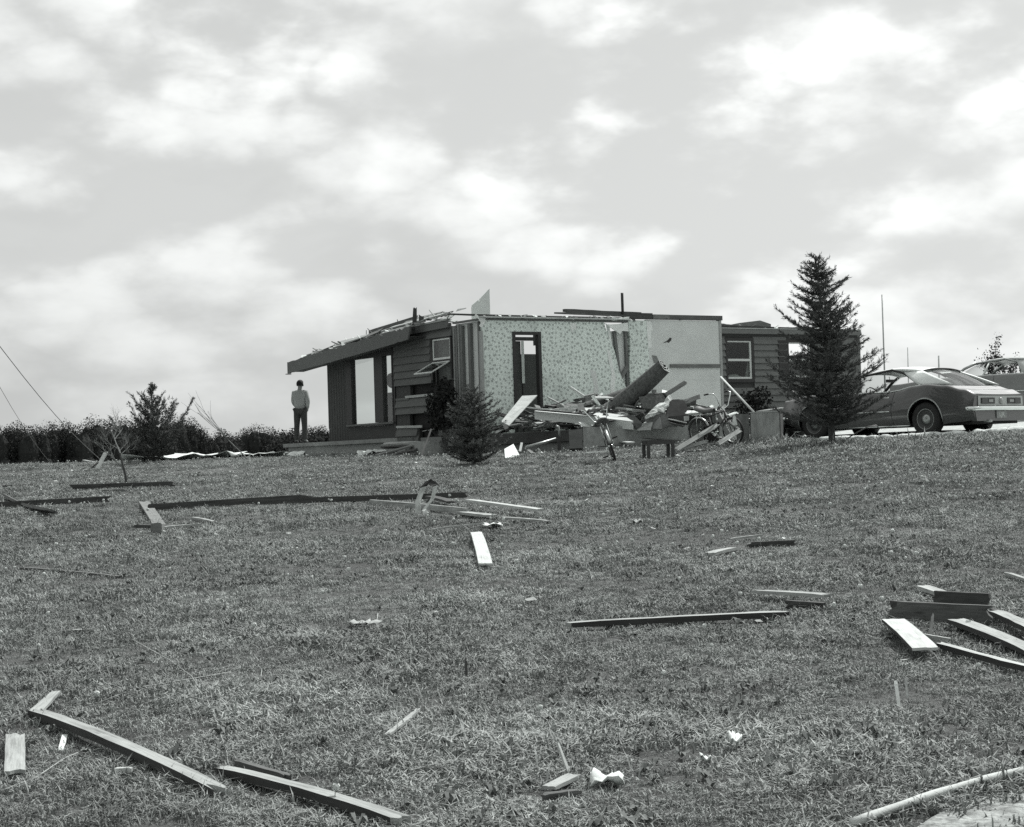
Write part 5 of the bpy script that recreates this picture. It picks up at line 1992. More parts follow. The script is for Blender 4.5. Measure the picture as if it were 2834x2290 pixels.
for k, (x, y, sx, lab) in enumerate(((1730, 1184, .28, 'white torn plaster lump beside the bicycle saddle end'), (1712, 1192, .18, 'small white plaster lump on the sill'),
                                    (1790, 1180, .22, 'speckled plaster rubble by the pale fragment'), (1858, 1184, .3, 'flat plaster rubble at the end of the sill'),
                                    (1540, 1176, .3, 'grey rubble under the long pale panel'), (1462, 1172, .5, 'dull rubble at the foot of the leaning panel'))):
    p = P(x, y, 41.0 if x > 1600 else 42.0)
    p.z = max(p.z - .06, HO.z - .02)
    rag('plaster_rubble', p, sx, .3, .13 if k < 3 else .06, 'plaster_white' if k < 3 else 'wood_mid', lab, 'rubble', 71 + k, 8)
pp((1405, 1180, 41.6), (1470, 1170, 42), .12, .03, 'wood_mid', 'grey board lying under the leaning white panel')
pp((1440, 1184, 41.4), (1560, 1176, 41.6), .10, .03, 'wood_dark', 'dark board lying across the floor edge')

slab('white_sheet', [(1396, 1243, 38.6), (1421, 1229, 39.0), (1437, 1259, 38.2), (1418, 1266, 37.9), (1398, 1268, 37.9)], .03, 'paper_white', 'torn white panel slumped on the grass beside the young spruce', 'sheet')

# the heap itself: splintered boards, shards and rubble nobody could count
def build_heap():
    r_ = random.Random(19)
    m = MB()
    def hz(a, b):
        k = max(0, 1 - ((a - 2.7) / 2.9) ** 2) * max(0, 1 - ((b + 1.7) / 2.5) ** 2)
        k2 = max(0, 1 - ((a - 2.6) / 1.8) ** 2) * max(0, 1 - ((b + 3.6) / .7) ** 2)
        return .80 * k + .20 * k2
    for i in range(680):
        a, b = r_.uniform(.1, 5.6), r_.uniform(-4.1, -.5)
        h = hz(a, b) * r_.uniform(.2, 1.0)
        L_ = r_.choice((.3, .5, .8, 1.2)) * r_.uniform(.7, 1.3)
        w, t_ = r_.uniform(.04, .2), r_.uniform(.015, .05)
        an = r_.gauss(0, .6) + (1.57 if r_.random() < .25 else 0)
        tl = r_.gauss(0, .24)
        if L_ * abs(math.sin(tl)) / 2 > h + .04:
            tl *= .4
        mw = Matrix.Translation((a, b, h + .03)) @ Matrix.Rotation(an, 4, 'Z') @ Matrix.Rotation(tl, 4, 'Y') @ Matrix.Rotation(r_.gauss(0, .5), 4, 'X')
        vs = [mw @ Vector((x * L_ / 2 * r_.uniform(.85, 1), y * w / 2, z * t_ / 2)) for x in (-1, 1) for y in (-1, 1) for z in (-1, 1)]
        m.add(vs, [(0, 1, 3, 2), (4, 6, 7, 5), (0, 4, 5, 1), (2, 3, 7, 6), (0, 2, 6, 4), (1, 5, 7, 3)], r_.choice((0, 0, 0, 1, 1, 2, 3, 4)))
    for i in range(1500):
        a, b = r_.uniform(.05, 5.6), r_.uniform(-4.12, -.3)
        h = hz(a, b) * r_.uniform(.3, 1.0)
        s_ = r_.uniform(.02, .10)
        c = Vector((a, b, h + .02))
        vs = [c + Vector((r_.uniform(-s_, s_), r_.uniform(-s_, s_), r_.uniform(-.01, s_ * .9))) for _ in range(4)]
        m.add(vs, [(0, 1, 2), (0, 2, 3), (0, 3, 1), (1, 3, 2)], r_.choice((1, 2, 2, 3, 4)))
    o = m.build('wreckage_heap', [M['wood_dark'], M['wood_mid'], M['plaster_white'], M['wood_light'], M['drywall']], None)
    o.location = HO
    o.rotation_euler = (0, 0, HA_)
    tag(o, 'heap of splintered boards and plaster filling the floor of the missing room', kind='stuff')


build_heap()

# drain pipe, cupboard door and boards before the sill
pz = empty('drain_pipe', P(1548, 1214, 39.6))
m = MB()
m.tube([P(1538, 1178, 39.6), P(1546, 1182, 39.6), P(1547.5, 1190, 39.6), P(1548, 1212, 39.6)], .022, 10)
o = m.build('riser', M['steel'], pz, True); o.matrix_local = pz.matrix_basis.inverted()
m = MB()
m.tube([P(1456, 1238, 39.2), P(1500, 1226, 39.4), P(1546, 1213, 39.6)], .030, 10)
o = m.build('run', M['steel'], pz, True); o.matrix_local = pz.matrix_basis.inverted()
m = MB()
c = P(1547, 1216, 39.6)
m.box(c.x - .06, c.x + .05, c.y - .05, c.y + .05, c.z - .05, c.z + .05)
m.box(c.x - .035, c.x + .035, c.y - .04, c.y + .04, c.z - .24, c.z - .051)
o = m.build('trap', M['iron'], pz); o.matrix_local = pz.matrix_basis.inverted()
tag(pz, 'bent drain pipe with a trap sticking up before the floor edge', 'pipe')
slab('cupboard_door', [(1574, 1191, 39.5), (1611, 1187, 39.5), (1612, 1240, 39.3), (1577, 1242, 39.3)], .14, 'wood_brown', 'small dark cupboard standing on the grass before the sill', 'cupboard')
LB((1612, 1237), (1748, 1241), .16, .03, 'white_paint', 'white board lying along the foot of the sill behind the bicycle', False, .10)
LB((1655, 1247), (1745, 1243), .06, .02, 'wood_dark', 'dark lath below the white board at the sill', False, .06)
LB((1622, 1263), (1690, 1258), .05, .02, 'paper_white', 'thin white lath on the grass beside the rear wheel', False, .05)
pp((1439, 1250, 39.2), (1444, 1226, 39.4), .05, .02, 'white_paint', 'little white upright stake beside the slumped panel', 'stake', up=(0, 1, 0), cat='stake')
pp((1455, 1240, 39.3), (1474, 1256, 39.0), .08, .03, 'wood_mid', 'grey offcut at the lower end of the drain pipe')

# broken boards piled beside the patio
for k, (p0, p1, mt, lab) in enumerate((
        ((1040, 1262, 45.0), (1148, 1232, 44.6), 'wood_mid', 'grey board sloping up beside the patio, uppermost'),
        ((1055, 1266, 44.7), (1150, 1246, 44.4), 'wood_dark', 'dark board sloping up beside the patio, middle one'),
        ((1078, 1268, 44.3), (1150, 1258, 44.0), 'wood_dark', 'dark board lowest of the pile beside the patio'),
        ((1062, 1230, 45.2), (1152, 1226, 44.8), 'wood_light', 'pale board laid flat along the edge of the pile'),
        ((1060, 1238, 45.4), (1146, 1238, 45.0), 'wood_dark', 'dark plank behind the pile beside the patio'),
        ((1020, 1258, 46.4), (1092, 1252, 46.0), 'wood_dark', 'dark charred board by the small white sheet'))):
    pp(p0, p1, .16, .04, mt, lab, roll=R(18), group='boards piled beside the patio')
pp((1159, 1282, 40.2), (1192, 1192, 41.0), .035, .03, 'wood_dark', 'dark rod leaning against the gable wall', 'rod', cat='rod', up=(0, 1, 0), group=None)


# ------------------------------------------------------------------ bicycles
def bicycle(name, loc, heading, lean, label, frame_v, high_bars=True, steer=0.0):
    root = empty(name, loc)
    root.rotation_euler = (Matrix.Rotation(heading, 3, 'Z') @ Matrix.Rotation(lean, 3, 'X')).to_euler()
    fm = plain(name + ' frame paint', frame_v, .35, .2, 5, coat=.4)
    Rw, wb = .255, .92

    def wheel(x, par):
        e = empty('wheel', (x, 0, Rw + .025))
        e.parent = par
        t = MB()
        seg = 36
        vs, fs = [], []
        for k in range(seg):
            an = 6.283 * k / seg
            for j in range(8):
                b = 6.283 * j / 8
                rr = Rw + .024 * math.cos(b)
                vs.append((rr * math.cos(an), .022 * math.sin(b), rr * math.sin(an)))
        for k in range(seg):
            for j in range(8):
                fs.append((k * 8 + j, k * 8 + (j + 1) % 8, ((k + 1) % seg) * 8 + (j + 1) % 8, ((k + 1) % seg) * 8 + j))
        t.add(vs, fs)
        t.build('tyre', M['rubber'], e, True)
        r_ = MB()
        r_.lathe([(Rw - .012, -.013), (Rw - .028, -.011), (Rw - .028, .011), (Rw - .012, .013)], 'y', seg)
        r_.build('rim', M['steel'], e, True)
        h = MB()
        h.tube([(0, -.045, 0), (0, .045, 0)], .02, 10)
        h.build('hub', M['chrome'], e, True)
        s_ = MB()
        for k in range(20):
            an = 6.283 * k / 20
            s_.tube([(.018 * math.cos(an + .5), .02 * (-1) ** k, .018 * math.sin(an + .5)), ((Rw - .026) * math.cos(an), 0, (Rw - .026) * math.sin(an))], .0012, 3, cap=False)
        s_.build('spokes', M['iron'], e)
        return e
    zw = Rw + .025
    wheel(-wb / 2, root)
    fk = empty('fork', (wb / 2 - .02, 0, 0))
    fk.parent = root
    wheel(wb / 2, root)
    f = MB()
    bb = Vector((-.06, 0, .26))
    st = Vector((-.17, 0, .60))
    hd0, hd1 = Vector((.30, 0, .56)), Vector((.27, 0, .68))
    ax = Vector((-wb / 2, 0, zw))
    f.tube([bb, st], .016, 8)
    f.tube([bb, hd0], .018, 8)
    f.tube([st * .98, hd1], .016, 8)
    f.tube([hd0 - Vector((0, 0, .02)), hd1 + Vector((0, 0, .02))], .021, 8)
    for y in (-.055, .055):
        f.tube([bb + Vector((0, y * .4, 0)), ax + Vector((0, y, 0))], .010, 6)
        f.tube([st + Vector((0, y * .3, -.03)), ax + Vector((0, y, 0))], .009, 6)
    f.build('frame', fm, root, True)
    f = MB()
    for y in (-.05, .05):
        f.tube([hd0 + Vector((.01, y * .6, -.02)), Vector((wb / 2 - .03, y, zw + .1)), Vector((wb / 2, y, zw))], .011, 6)
    f.build('fork_blades', fm, root, True)
    # banana saddle
    s = MB()
    n = 9
    vs, fs = [], []
    for i in range(n):
        t = i / (n - 1)
        x = -.46 + .46 * t
        w = .085 * (1 - .62 * t ** 1.6)
        z = .70 + .05 * (1 - t) ** 3 - .02 * math.sin(t * 3.14)
        for yy, zz in ((-w, -.02), (-w * .8, .025), (0, .035), (w * .8, .025), (w, -.02)):
            vs.append((x, yy, z + zz))
    for i in range(n - 1):
        for j in range(4):
            fs.append((i * 5 + j, i * 5 + j + 1, (i + 1) * 5 + j + 1, (i + 1) * 5 + j))
    s.add(vs, fs)
    o = s.build('saddle', plain(name + ' saddle', .10, .5, .1), root, True)
    md = o.modifiers.new('thickness', 'SOLIDIFY'); md.thickness = .03
    p = MB()
    p.tube([st, st + Vector((-.03, 0, .12))], .012, 8)
    for y in (-.06, .06):
        p.tube([(-.44, y, .70), ax + Vector((0, y, 0))], .006, 6)
    p.build('seat_post', M['chrome'], root, True)
    hb = MB()
    hc = Vector((.26, 0, .73))
    for y in (-1, 1):
        hb.tube([hc, hc + Vector((0, .05 * y, .01)), hc + Vector((.03, .12 * y, .06)), hc + Vector((.03, .20 * y, .24)), hc + Vector((.01, .25 * y, .32)), hc + Vector((-.09, .29 * y, .33)), hc + Vector((-.16, .30 * y, .32))], .011, 8)
    hb.tube([hd1, hc], .013, 8)
    hb.build('handlebar', M['chrome'], root, True)
    for y in (-1, 1):
        g_ = MB()
        g_.tube([hc + Vector((-.09, .29 * y, .33)), hc + Vector((-.20, .305 * y, .315))], .017, 8)
        g_.build('grip', M['rubber'], root, True)
    ck = MB()
    ck.lathe([(.085, .035), (.085, .041), (.03, .041)], 'y', 24, bb)
    ck.tube([bb + Vector((0, -.07, 0)), bb + Vector((0, .07, 0))], .015, 8)
    ck.tube([bb + Vector((0, .07, 0)), bb + Vector((.06, .08, -.14))], .009, 6)
    ck.tube([bb + Vector((0, -.07, 0)), bb + Vector((-.06, -.08, .14))], .009, 6)
    ck.build('crank', M['chrome'], root, True)
    for y, q in ((1, (.06, .13, -.14)), (-1, (-.06, -.13, .14))):
        pd = MB()
        c = bb + Vector(q)
        pd.box(c.x - .045, c.x + .045, c.y - .05, c.y + .05, c.z - .013, c.z + .013)
        pd.build('pedal', M['rubber'], root)
    fd = MB()
    vs, fs = [], []
    for k in range(13):
        an = R(15 + 13 * k)
        for y, dr in ((-.03, -.012), (0, .008), (.03, -.012)):
            vs.append((-wb / 2 + (Rw + .05 + dr) * math.cos(an), y, zw + (Rw + .05 + dr) * math.sin(an)))
        if k:
            for j in range(2):
                fs.append(((k - 1) * 3 + j, (k - 1) * 3 + j + 1, k * 3 + j + 1, k * 3 + j))
    fd.add(vs, fs)
    o = fd.build('mudguard', M['steel'], root, True)
    md = o.modifiers.new('thickness', 'SOLIDIFY'); md.thickness = .003
    bpy.data.objects.remove(fk)
    tag(root, label, 'bicycle')
    return root


p = G(1704, 1281)
# rear wheel touches p; heading away from the camera and a little to the left, tipping to the left
hd = Vector((.02, 1, 0)).normalized()
c = p + hd * .46
c.z = T(c.x, c.y) + .01
bicycle('toppled_bicycle', c, math.atan2(hd.y, hd.x), R(-17), 'bicycle seen end on, leaning, on the grass before the wreckage', .10)
hd = Vector((.66, -.75, 0))
c = P(2033, 1232, 37.6) - hd * .46
c.z = T(c.x, c.y) + .01
bicycle('parked_bicycle', c, math.atan2(hd.y, hd.x), R(6), 'bicycle with chrome bars standing behind the broken wooden frame', .05)
slab('white_tag', [(2029, 1150, 37.3), (2035, 1150, 37.3), (2041, 1177, 37.3), (2026, 1176, 37.3)], .01, 'paper_white', 'white cloth hanging inside the front wheel of the standing bicycle', 'cloth')

# ------------------------------------------------------------------ stool
b_ = G(1828, 1272)
st_ = empty('wooden_stool', b_, R(18))
dk = M['wood_dark']
for x, y in ((-.27, -.11), (-.27, .11), (.20, -.11), (.20, .11)):
    lbox('leg', dk, st_, x - .025, x + .025, y - .025, y + .025, -0.02, .33)
lbox('rail', dk, st_, -.29, .24, -.13, -.105, .27, .345)
lbox('rail', dk, st_, -.29, .24, .105, .13, .27, .345)
lbox('rail', dk, st_, -.295, -.27, -.104, .104, .27, .345)
lbox('seat', M['wood_brown'], st_, -.30, .36, -.135, .135, .347, .37, (0, R(6), 0))
tag(st_, 'small dark wooden stool with four straight legs on the grass', 'stool')

# ------------------------------------------------------------------ broken frame of pale battens
fr_ = empty('batten_frame_wreck', P(1900, 1250, 37))
for p0, p1, w in (((1871, 1245, 36.6), (1986, 1176, 37.5), .085), ((1876, 1245, 36.62), (1960, 1221, 37.3), .07), ((1872, 1246, 36.6), (1895, 1264, 36.2), .06)):
    plank('batten', P(*p0), P(*p1), w, .04, 'wood_light', '', parent=fr_, roll=R(60))
tag(fr_, 'broken frame of pale battens splayed on the grass', 'frame')
pp((1988, 1228, 36.6), (2048, 1191, 37.2), .085, .04, 'wood_light', 'pale batten leaning up towards the bicycle wheel', roll=R(60), group='battens round the broken frame')
pp((2049, 1192, 37.2), (2008, 1162, 37.9), .06, .04, 'wood_mid', 'grey batten meeting the pale one at the wheel', roll=R(60), group='battens round the broken frame')
pp((1987, 1146, 38.2), (2019, 1206, 37.4), .12, .03, 'wood_mid', 'wide grey plank slanting down behind the broken frame', roll=R(75), group='battens round the broken frame')
pp((1974, 1132, 38.6), (1977, 1170, 38.6), .07, .05, 'wood_mid', 'short grey post behind the broken frame', up=(0, 1, 0), group='battens round the broken frame')
pp((2000, 1165, 38.4), (2006, 1120, 38.6), .03, .02, 'white_paint', 'thin white upright strip beside the chrome bars', up=(0, 1, 0), group='battens round the broken frame')

# cabinet with a dark top behind the frame, a hoop on it
cb = empty('broken_cabinet', P(1935, 1226, 38.8))
for nm, cs, t, mt in (('side', [(1908, 1168, 38.7), (1948, 1168, 38.7), (1946, 1230, 38.6), (1907, 1230, 38.6)], .35, 'wood_mid'),
                      ('top', [(1903, 1152, 38.6), (1974, 1150, 38.6), (1974, 1164, 38.6), (1903, 1167, 38.6)], .4, 'wood_dark'),
                      ('front', [(1948, 1168, 38.8), (1992, 1168, 38.8), (1990, 1226, 38.7), (1947, 1228, 38.7)], .03, 'black_and_shade'),  # black sheet painted in for the shaded gap beside the cabinet
                      ('edge', [(1896, 1152, 38.5), (1907, 1151, 38.5), (1907, 1164, 38.5), (1897, 1165, 38.5)], .3, 'white_paint')):
    slab(nm, cs, t, mt, parent=cb)
tag(cb, 'broken grey cabinet with a dark top behind the battens', 'cabinet')
m = MB()
c = P(1970, 1141, 38.5)
pts = [c + Vector((.19 * math.cos(a), .19 * math.sin(a), .03 * math.cos(a))) for a in [6.283 * k / 28 for k in range(29)]]
m.tube(pts, .011, 6)
tag(m.build('metal_hoop', M['iron'], None, True), 'thin dark hoop lying on top of the broken cabinet', 'hoop')
rag('white_sheet', P(1925, 1149, 38.6), .42, .3, .10, 'paper_white', 'white crumpled scraps heaped on the broken cabinet', 'scraps', 91, 8)
LB((1905, 1258), (1960, 1256), .05, .02, 'wood_dark', 'dark lath under the pale battens', False, .04)

# plywood box
b_ = P(2120, 1224, 37.8)
b_.z = T(b_.x, b_.y)
bx_ = empty('plywood_box', b_, R(-14))
lbox('front', M['wood_light'], bx_, -.26, .31, -.26, -.24, 0, .60)
lbox('side', M['wood_brown'], bx_, -.28, -.262, -.26, .26, 0, .595)
lbox('side', M['wood_brown'], bx_, .312, .33, -.26, .26, 0, .595)
lbox('back', M['wood_brown'], bx_, -.26, .31, .24, .26, 0, .59)
lbox('top', M['wood_pale'], bx_, -.285, .33, -.27, .27, .602, .618)
lbox('door', M['wood_mid'], bx_, -.56, -.30, -.235, -.215, .02, .585)
tag(bx_, 'pale plywood box with a dark side beside the standing bicycle', 'box')
LB((2052, 1219), (2102, 1221), .12, .05, 'wood_dark', 'dark flat board before the plywood box', False, .02)
m = MB()
m.tube([P(1995, 1044, 41.5), P(2086, 1141, 38.0)], .022, 10)
tag(m.build('white_pole', M['white_paint'], None, True), 'white pole leaning from the plasterboard wall to the plywood box', 'pole')

# garden tractor half hidden by the spruce
b_ = P(2185, 1222, 39.0)
b_.z = T(b_.x, b_.y)
tr = empty('garden_tractor', b_, R(205))
lt = plain('tractor paint', .30, .4, .15, 4, coat=.3)
m = MB()
m.prism([(0.05, .30), (.62, .30), (.66, .36), (.64, .60), (.10, .66), (.05, .62)], 'y', -.22, .22)
o = m.build('hood', lt, tr); fix_normals(o)
lbox('chassis', M['iron'], tr, -.6, .6, -.15, .15, .22, .295)
lbox('fender', lt, tr, -.62, -.15, -.42, .42, .44, .50)
m = MB(); m.box(-.52, -.16, -.2, .2, .52, .60); m.box(-.56, -.48, -.2, .2, .58, .86)
m.build('seat', M['upholstery'], tr)
m = MB(); m.tube([(0.0, 0, .55), (-.12, 0, .86)], .015, 8)
m.tube([Vector((-.12, 0, .86)) + Vector((.06 * math.cos(a), .17 * math.sin(a), .14 * math.cos(a))) for a in [6.283 * k / 20 for k in range(21)]], .012, 6)
m.build('steering_wheel', M['iron'], tr, True)
for x, r_, y in ((-.40, .26, .36), (-.40, .26, -.36), (.48, .17, .3), (.48, .17, -.3)):
    e = empty('wheel', (x, y, r_)); e.parent = tr
    t = MB(); t.lathe([(r_ * .55, -.07), (r_ * .92, -.08), (r_, -.04), (r_, .04), (r_ * .92, .08), (r_ * .55, .07)], 'y', 24)
    t.build('tyre', M['rubber'], e, True)
    t = MB(); t.lathe([(.001, -.05), (r_ * .56, -.06), (r_ * .56, .06), (.001, .05)], 'y', 24)
    t.build('rim', M['sash'], e, True)
lbox('headlight', M['chrome'], tr, .66, .685, -.18, .18, .44, .50)
lbox('bumper', M['chrome'], tr, .70, .72, -.24, .24, .28, .33)
tag(tr, 'small pale garden tractor half hidden behind the spruce trunk', 'tractor')

# ================================================================== cars
def car(name, loc, heading, label, paint, roofmat, P_):
    """body shell lofted from stations; x forward, y left, z up, ground at 0"""
    root = empty(name, loc, heading)
    ra, fa, wr = P_['ra'], P_['fa'], P_['wr']
    x0, x1 = P_['x0'], P_['x1']

    def prof(tab, x):
        for i in range(len(tab) - 1):
            if tab[i][0] <= x <= tab[i + 1][0]:
                k = (x - tab[i][0]) / (tab[i + 1][0] - tab[i][0])
                k = k * k * (3 - 2 * k)
                return tab[i][1] + (tab[i + 1][1] - tab[i][1]) * k
        return tab[0][1] if x < tab[0][0] else tab[-1][1]
    N = 150
    xs = [x0 + (x1 - x0) * i / N for i in range(N + 1)]
    cab0, cab1 = P_['cab']
    side_n = 18
    arch = wr + P_.get('gap', .055)
    vs, info = [], []
    rows = []
    for x in xs:
        zt, wt, wm, zb = prof(P_['top'], x), prof(P_['wtop'], x), prof(P_['wmid'], x), prof(P_['bot'], x)
        zc = prof(P_['deck'], x)
        row = []
        for sgn in (1, -1):
            half = []
            for k in range(side_n + 1):
                s = k / side_n
                z = zb + (zt - zb) * s
                # tumble-home above the waist, tuck-under below
                zm = 0.52
                if z < zm:
                    w = wm - (wm * .10) * ((zm - z) / max(.05, zm - zb)) ** 2.2
                else:
                    q = (z - zm) / max(.05, zt - zm)
                    w = wm + (wt - wm) * q ** 1.6
                half.append((w, z))
            # shoulder roll
            half.append((wt - .018, zt + .018))
            half.append((wt - .06, zt + .026))
            row.append([Vector((x, sgn * w, z)) for w, z in half])
        rows.append((row, zt, wt, zc))
    # snap to the wheel arches
    m = MB()
    nh = side_n + 3
    for si in (0, 1):
        base = len(m.v)
        inside_ = []
        for (row, zt, wt, zc) in rows:
            for v in row[si]:
                v = v.copy()
                ins = False
                for ax in (ra, fa):
                    dx, dz = v.x - ax, v.z - wr
                    rr = math.hypot(dx, dz)
                    if rr < arch and v.z < zt:
                        ins = True
                        if rr > arch * .86:
                            v.x, v.z = ax + dx / rr * arch, wr + dz / rr * arch
                            ins = False
                inside_.append(ins)
                m.v.append(tuple(v))
        for i in range(N):
            for k in range(nh - 1):
                q = [i * nh + k, i * nh + k + 1, (i + 1) * nh + k + 1, (i + 1) * nh + k]
                if all(inside_[j] for j in q):
                    continue
                if any(inside_[j] for j in q):
                    # pull the remaining inner corners onto the arch
                    for j in q:
                        if inside_[j]:
                            v = Vector(m.v[base + j])
                            ax = ra if abs(v.x - ra) < abs(v.x - fa) else fa
                            dx, dz = v.x - ax, v.z - wr
                            rr = math.hypot(dx, dz) or 1e-4
                            m.v[base + j] = (ax + dx / rr * arch, v.y, wr + dz / rr * arch)
                f = tuple(base + j for j in q)
                m.f.append(f if si == 1 else f[::-1])
                m.m.append(0)
    # hood, deck and the open cabin between
    base = len(m.v)
    nd_ = 9
    for (row, zt, wt, zc), x in zip(rows, xs):
        a, b = row[0][-1], row[1][-1]
        cabin = cab0 < x < cab1
        for k in range(nd_):
            s = k / (nd_ - 1)
            y = a.y + (b.y - a.y) * s
            z = a.z + (zc - a.z) * (1 - (2 * s - 1) ** 2) ** .6
            if cabin and 0 < k < nd_ - 1:
                z = .55 if 1 < k < nd_ - 2 else a.z - .25
                y = y * 0.98 if 1 < k < nd_ - 2 else a.y * (.9 if k == 1 else -.9)
            m.v.append((x, y, z))
    for i in range(N):
        cab = cab0 < xs[i] < cab1
        for k in range(nd_ - 1):
            m.f.append((base + i * nd_ + k, base + (i + 1) * nd_ + k, base + (i + 1) * nd_ + k + 1, base + i * nd_ + k + 1))
            m.m.append(1 if cab else 0)
    # nose and tail caps
    for i, flip in ((0, False), (N, True)):
        row = rows[i][0]
        ring = [tuple(v) for v in row[0]] + [m.v[base + i * nd_ + k] for k in range(1, nd_ - 1)] + [tuple(v) for v in reversed(row[1])]
        b2 = len(m.v)
        m.v += ring
        f = tuple(range(b2, b2 + len(ring)))
        m.f.append(f[::-1] if flip else f)
        m.m.append(0)
    body = m.build('body', [paint, M['black_and_shade']], root, True)
    me = body.data
    # dark floor pan and wheel housings
    fp = MB()
    fp.box(x0 + .12, x1 - .12, -.72, .72, .20, .26)
    fp.box(ra - .45, ra + .45, -.62, .62, .22, .72)
    fp.box(fa - .45, fa + .45, -.62, .62, .22, .70)
    fp.build('floor_pan', M['black_and_shade'], root)
    # arch lips, sill and side mouldings
    for y in (1, -1):
        for ax in (ra, fa):
            pts = []
            for k in range(19):
                an = R(-8 + 196 * k / 18)
                x, z = ax + (arch + .004) * math.cos(an), wr + (arch + .004) * math.sin(an)
                if z < .22:
                    continue
                zb, zt, wm, wt = prof(P_['bot'], x), prof(P_['top'], x), prof(P_['wmid'], x), prof(P_['wtop'], x)
                w = wm - wm * .10 * (max(0, .52 - z) / max(.05, .52 - zb)) ** 2.2 if z < .52 else wm + (wt - wm) * ((z - .52) / (zt - .52)) ** 1.6
                pts.append((x, y * (w + .006), z))
            q = MB()
            q.tube(pts, .014, 6)
            q.build('arch_lip', P_['lip'], root, True)
        q = MB()
        wm = prof(P_['wmid'], 0)
        q.tube([(ra + arch + .03, y * wm * .91, .215), (fa - arch - .03, y * wm * .91, .215)], .014, 6)
        q.build('sill_moulding', M['chrome'], root, True)
        if P_.get('strip'):
            s0, s1, sz = P_['strip']
            q = MB()
            q.tube([(s0 + (s1 - s0) * k / 6, y * (prof(P_['wmid'], s0 + (s1 - s0) * k / 6) + .002), sz) for k in range(7)], .010, 6)
            q.build('side_moulding', M['chrome'], root, True)
    # door line, handle
    for y in (1, -1):
        q = MB()
        for dx in P_['doors']:
            pts = []
            for k in range(9):
                z = .24 + (prof(P_['top'], dx) - .24) * k / 8
                wm, wt, zt, zb = prof(P_['wmid'], dx), prof(P_['wtop'], dx), prof(P_['top'], dx), prof(P_['bot'], dx)
                w = wm - wm * .10 * (max(0, .52 - z) / max(.05, .52 - zb)) ** 2.2 if z < .52 else wm + (wt - wm) * ((z - .52) / (zt - .52)) ** 1.6
                pts.append((dx + .02 * math.sin(k * .4), y * (w + .0005), z))
            q.tube(pts, .004, 4)
        q.build('door_seam', M['black_and_shade'], root)
        for hx in P_['handles']:
            q = MB()
            w = prof(P_['wtop'], hx) + .02
            q.box(hx - .09, hx + .07, min(y * (w + .0), y * (w + .03)), max(y * (w + .0), y * (w + .03)), .765, .79)
            q.build('door_handle', M['chrome'], root)
    # ---- greenhouse
    g = P_['glass']            # (x, z, half width): wind base, wind top, roof crown, roof rear, back base
    wb_, wt_, rc, rr_, bb_ = g
    rf = MB()
    n1 = 13
    prof_r = [wt_, rc, rr_]
    vs = []
    m_ = 11
    for i in range(n1):
        s = i / (n1 - 1)
        # quadratic through three points
        l0, l1, l2 = (1 - s) * (1 - 2 * s), 4 * s * (1 - s), s * (2 * s - 1)
        x = l0 * wt_[0] + l1 * rc[0] + l2 * rr_[0]
        z = l0 * wt_[1] + l1 * rc[1] + l2 * rr_[1]
        w = l0 * wt_[2] + l1 * rc[2] + l2 * rr_[2]
        for k in range(m_):
            t = 2 * k / (m_ - 1) - 1
            vs.append((x, w * t, z - .055 * abs(t) ** 2.6))
    fs = [(i * m_ + k, i * m_ + k + 1, (i + 1) * m_ + k + 1, (i + 1) * m_ + k) for i in range(n1 - 1) for k in range(m_ - 1)]
    rf.add(vs, fs)
    ro = rf.build('roof', roofmat, root, True)
    md = ro.modifiers.new('thickness', 'SOLIDIFY'); md.thickness = .035; md.offset = -1
    for y in (1, -1):
        # rear quarter (sail) panel
        q = MB()
        f0, f1 = P_['sail']            # front edge bottom x, front edge top x
        zt_b = prof(P_['top'], bb_[0])
        pts2 = [(f1, wt_[1] - .05, wt_[2] + .01), (rr_[0], rr_[1] - .05, rr_[2]), (bb_[0] - .05, bb_[1] + .01, bb_[2] + .06), (f0, prof(P_['top'], f0) + .01, prof(P_['wtop'], f0) - .055)]
        # curved panel from a 4-corner patch
        nn = 7
        vs = []
        c00, c10, c11, c01 = [Vector((a, y * c_, b)) for a, b, c_ in pts2]
        for i in range(nn):
            for k in range(nn):
                u, v = i / (nn - 1), k / (nn - 1)
                p = c00 * (1 - u) * (1 - v) + c10 * u * (1 - v) + c11 * u * v + c01 * (1 - u) * v
                p.y += y * .03 * math.sin(v * 3.14)
                vs.append(p)
        fs = [(i * nn + k, (i + 1) * nn + k, (i + 1) * nn + k + 1, i * nn + k + 1) for i in range(nn - 1) for k in range(nn - 1)]
        q.add(vs, fs)
        o = q.build('rear_pillar', roofmat, root, True)
        md = o.modifiers.new('thickness', 'SOLIDIFY'); md.thickness = .03; md.offset = 0
        # windscreen pillar and drip rail
        q = MB()
        q.tube([(wb_[0], y * (wb_[2]), wb_[1]), ((wb_[0] + wt_[0]) / 2, y * (wb_[2] + wt_[2]) / 2 * 1.02, (wb_[1] + wt_[1]) / 2 + .01), (wt_[0], y * wt_[2], wt_[1] - .05)], .030, 8)
        q.build('front_pillar', P_['pillar'], root, True)
        q = MB()
        q.tube([(wt_[0], y * (wt_[2] + .005), wt_[1] - .062), (rc[0], y * (rc[2] + .008), rc[1] - .062), (f1 + .02, y * (wt_[2] + .01), wt_[1] - .055), (f1 - .10, y * (wt_[2] + .02), wt_[1] - .12)], .022, 8)
        q.build('drip_rail', P_['pillar'], root, True)
        q = MB()
        q.tube([(f1, y * (wt_[2] + .015), wt_[1] - .07), (f0, y * (prof(P_['wtop'], f0) - .05), prof(P_['top'], f0) + .02)], .014, 6)
        q.build('window_trim', M['chrome'], root, True)
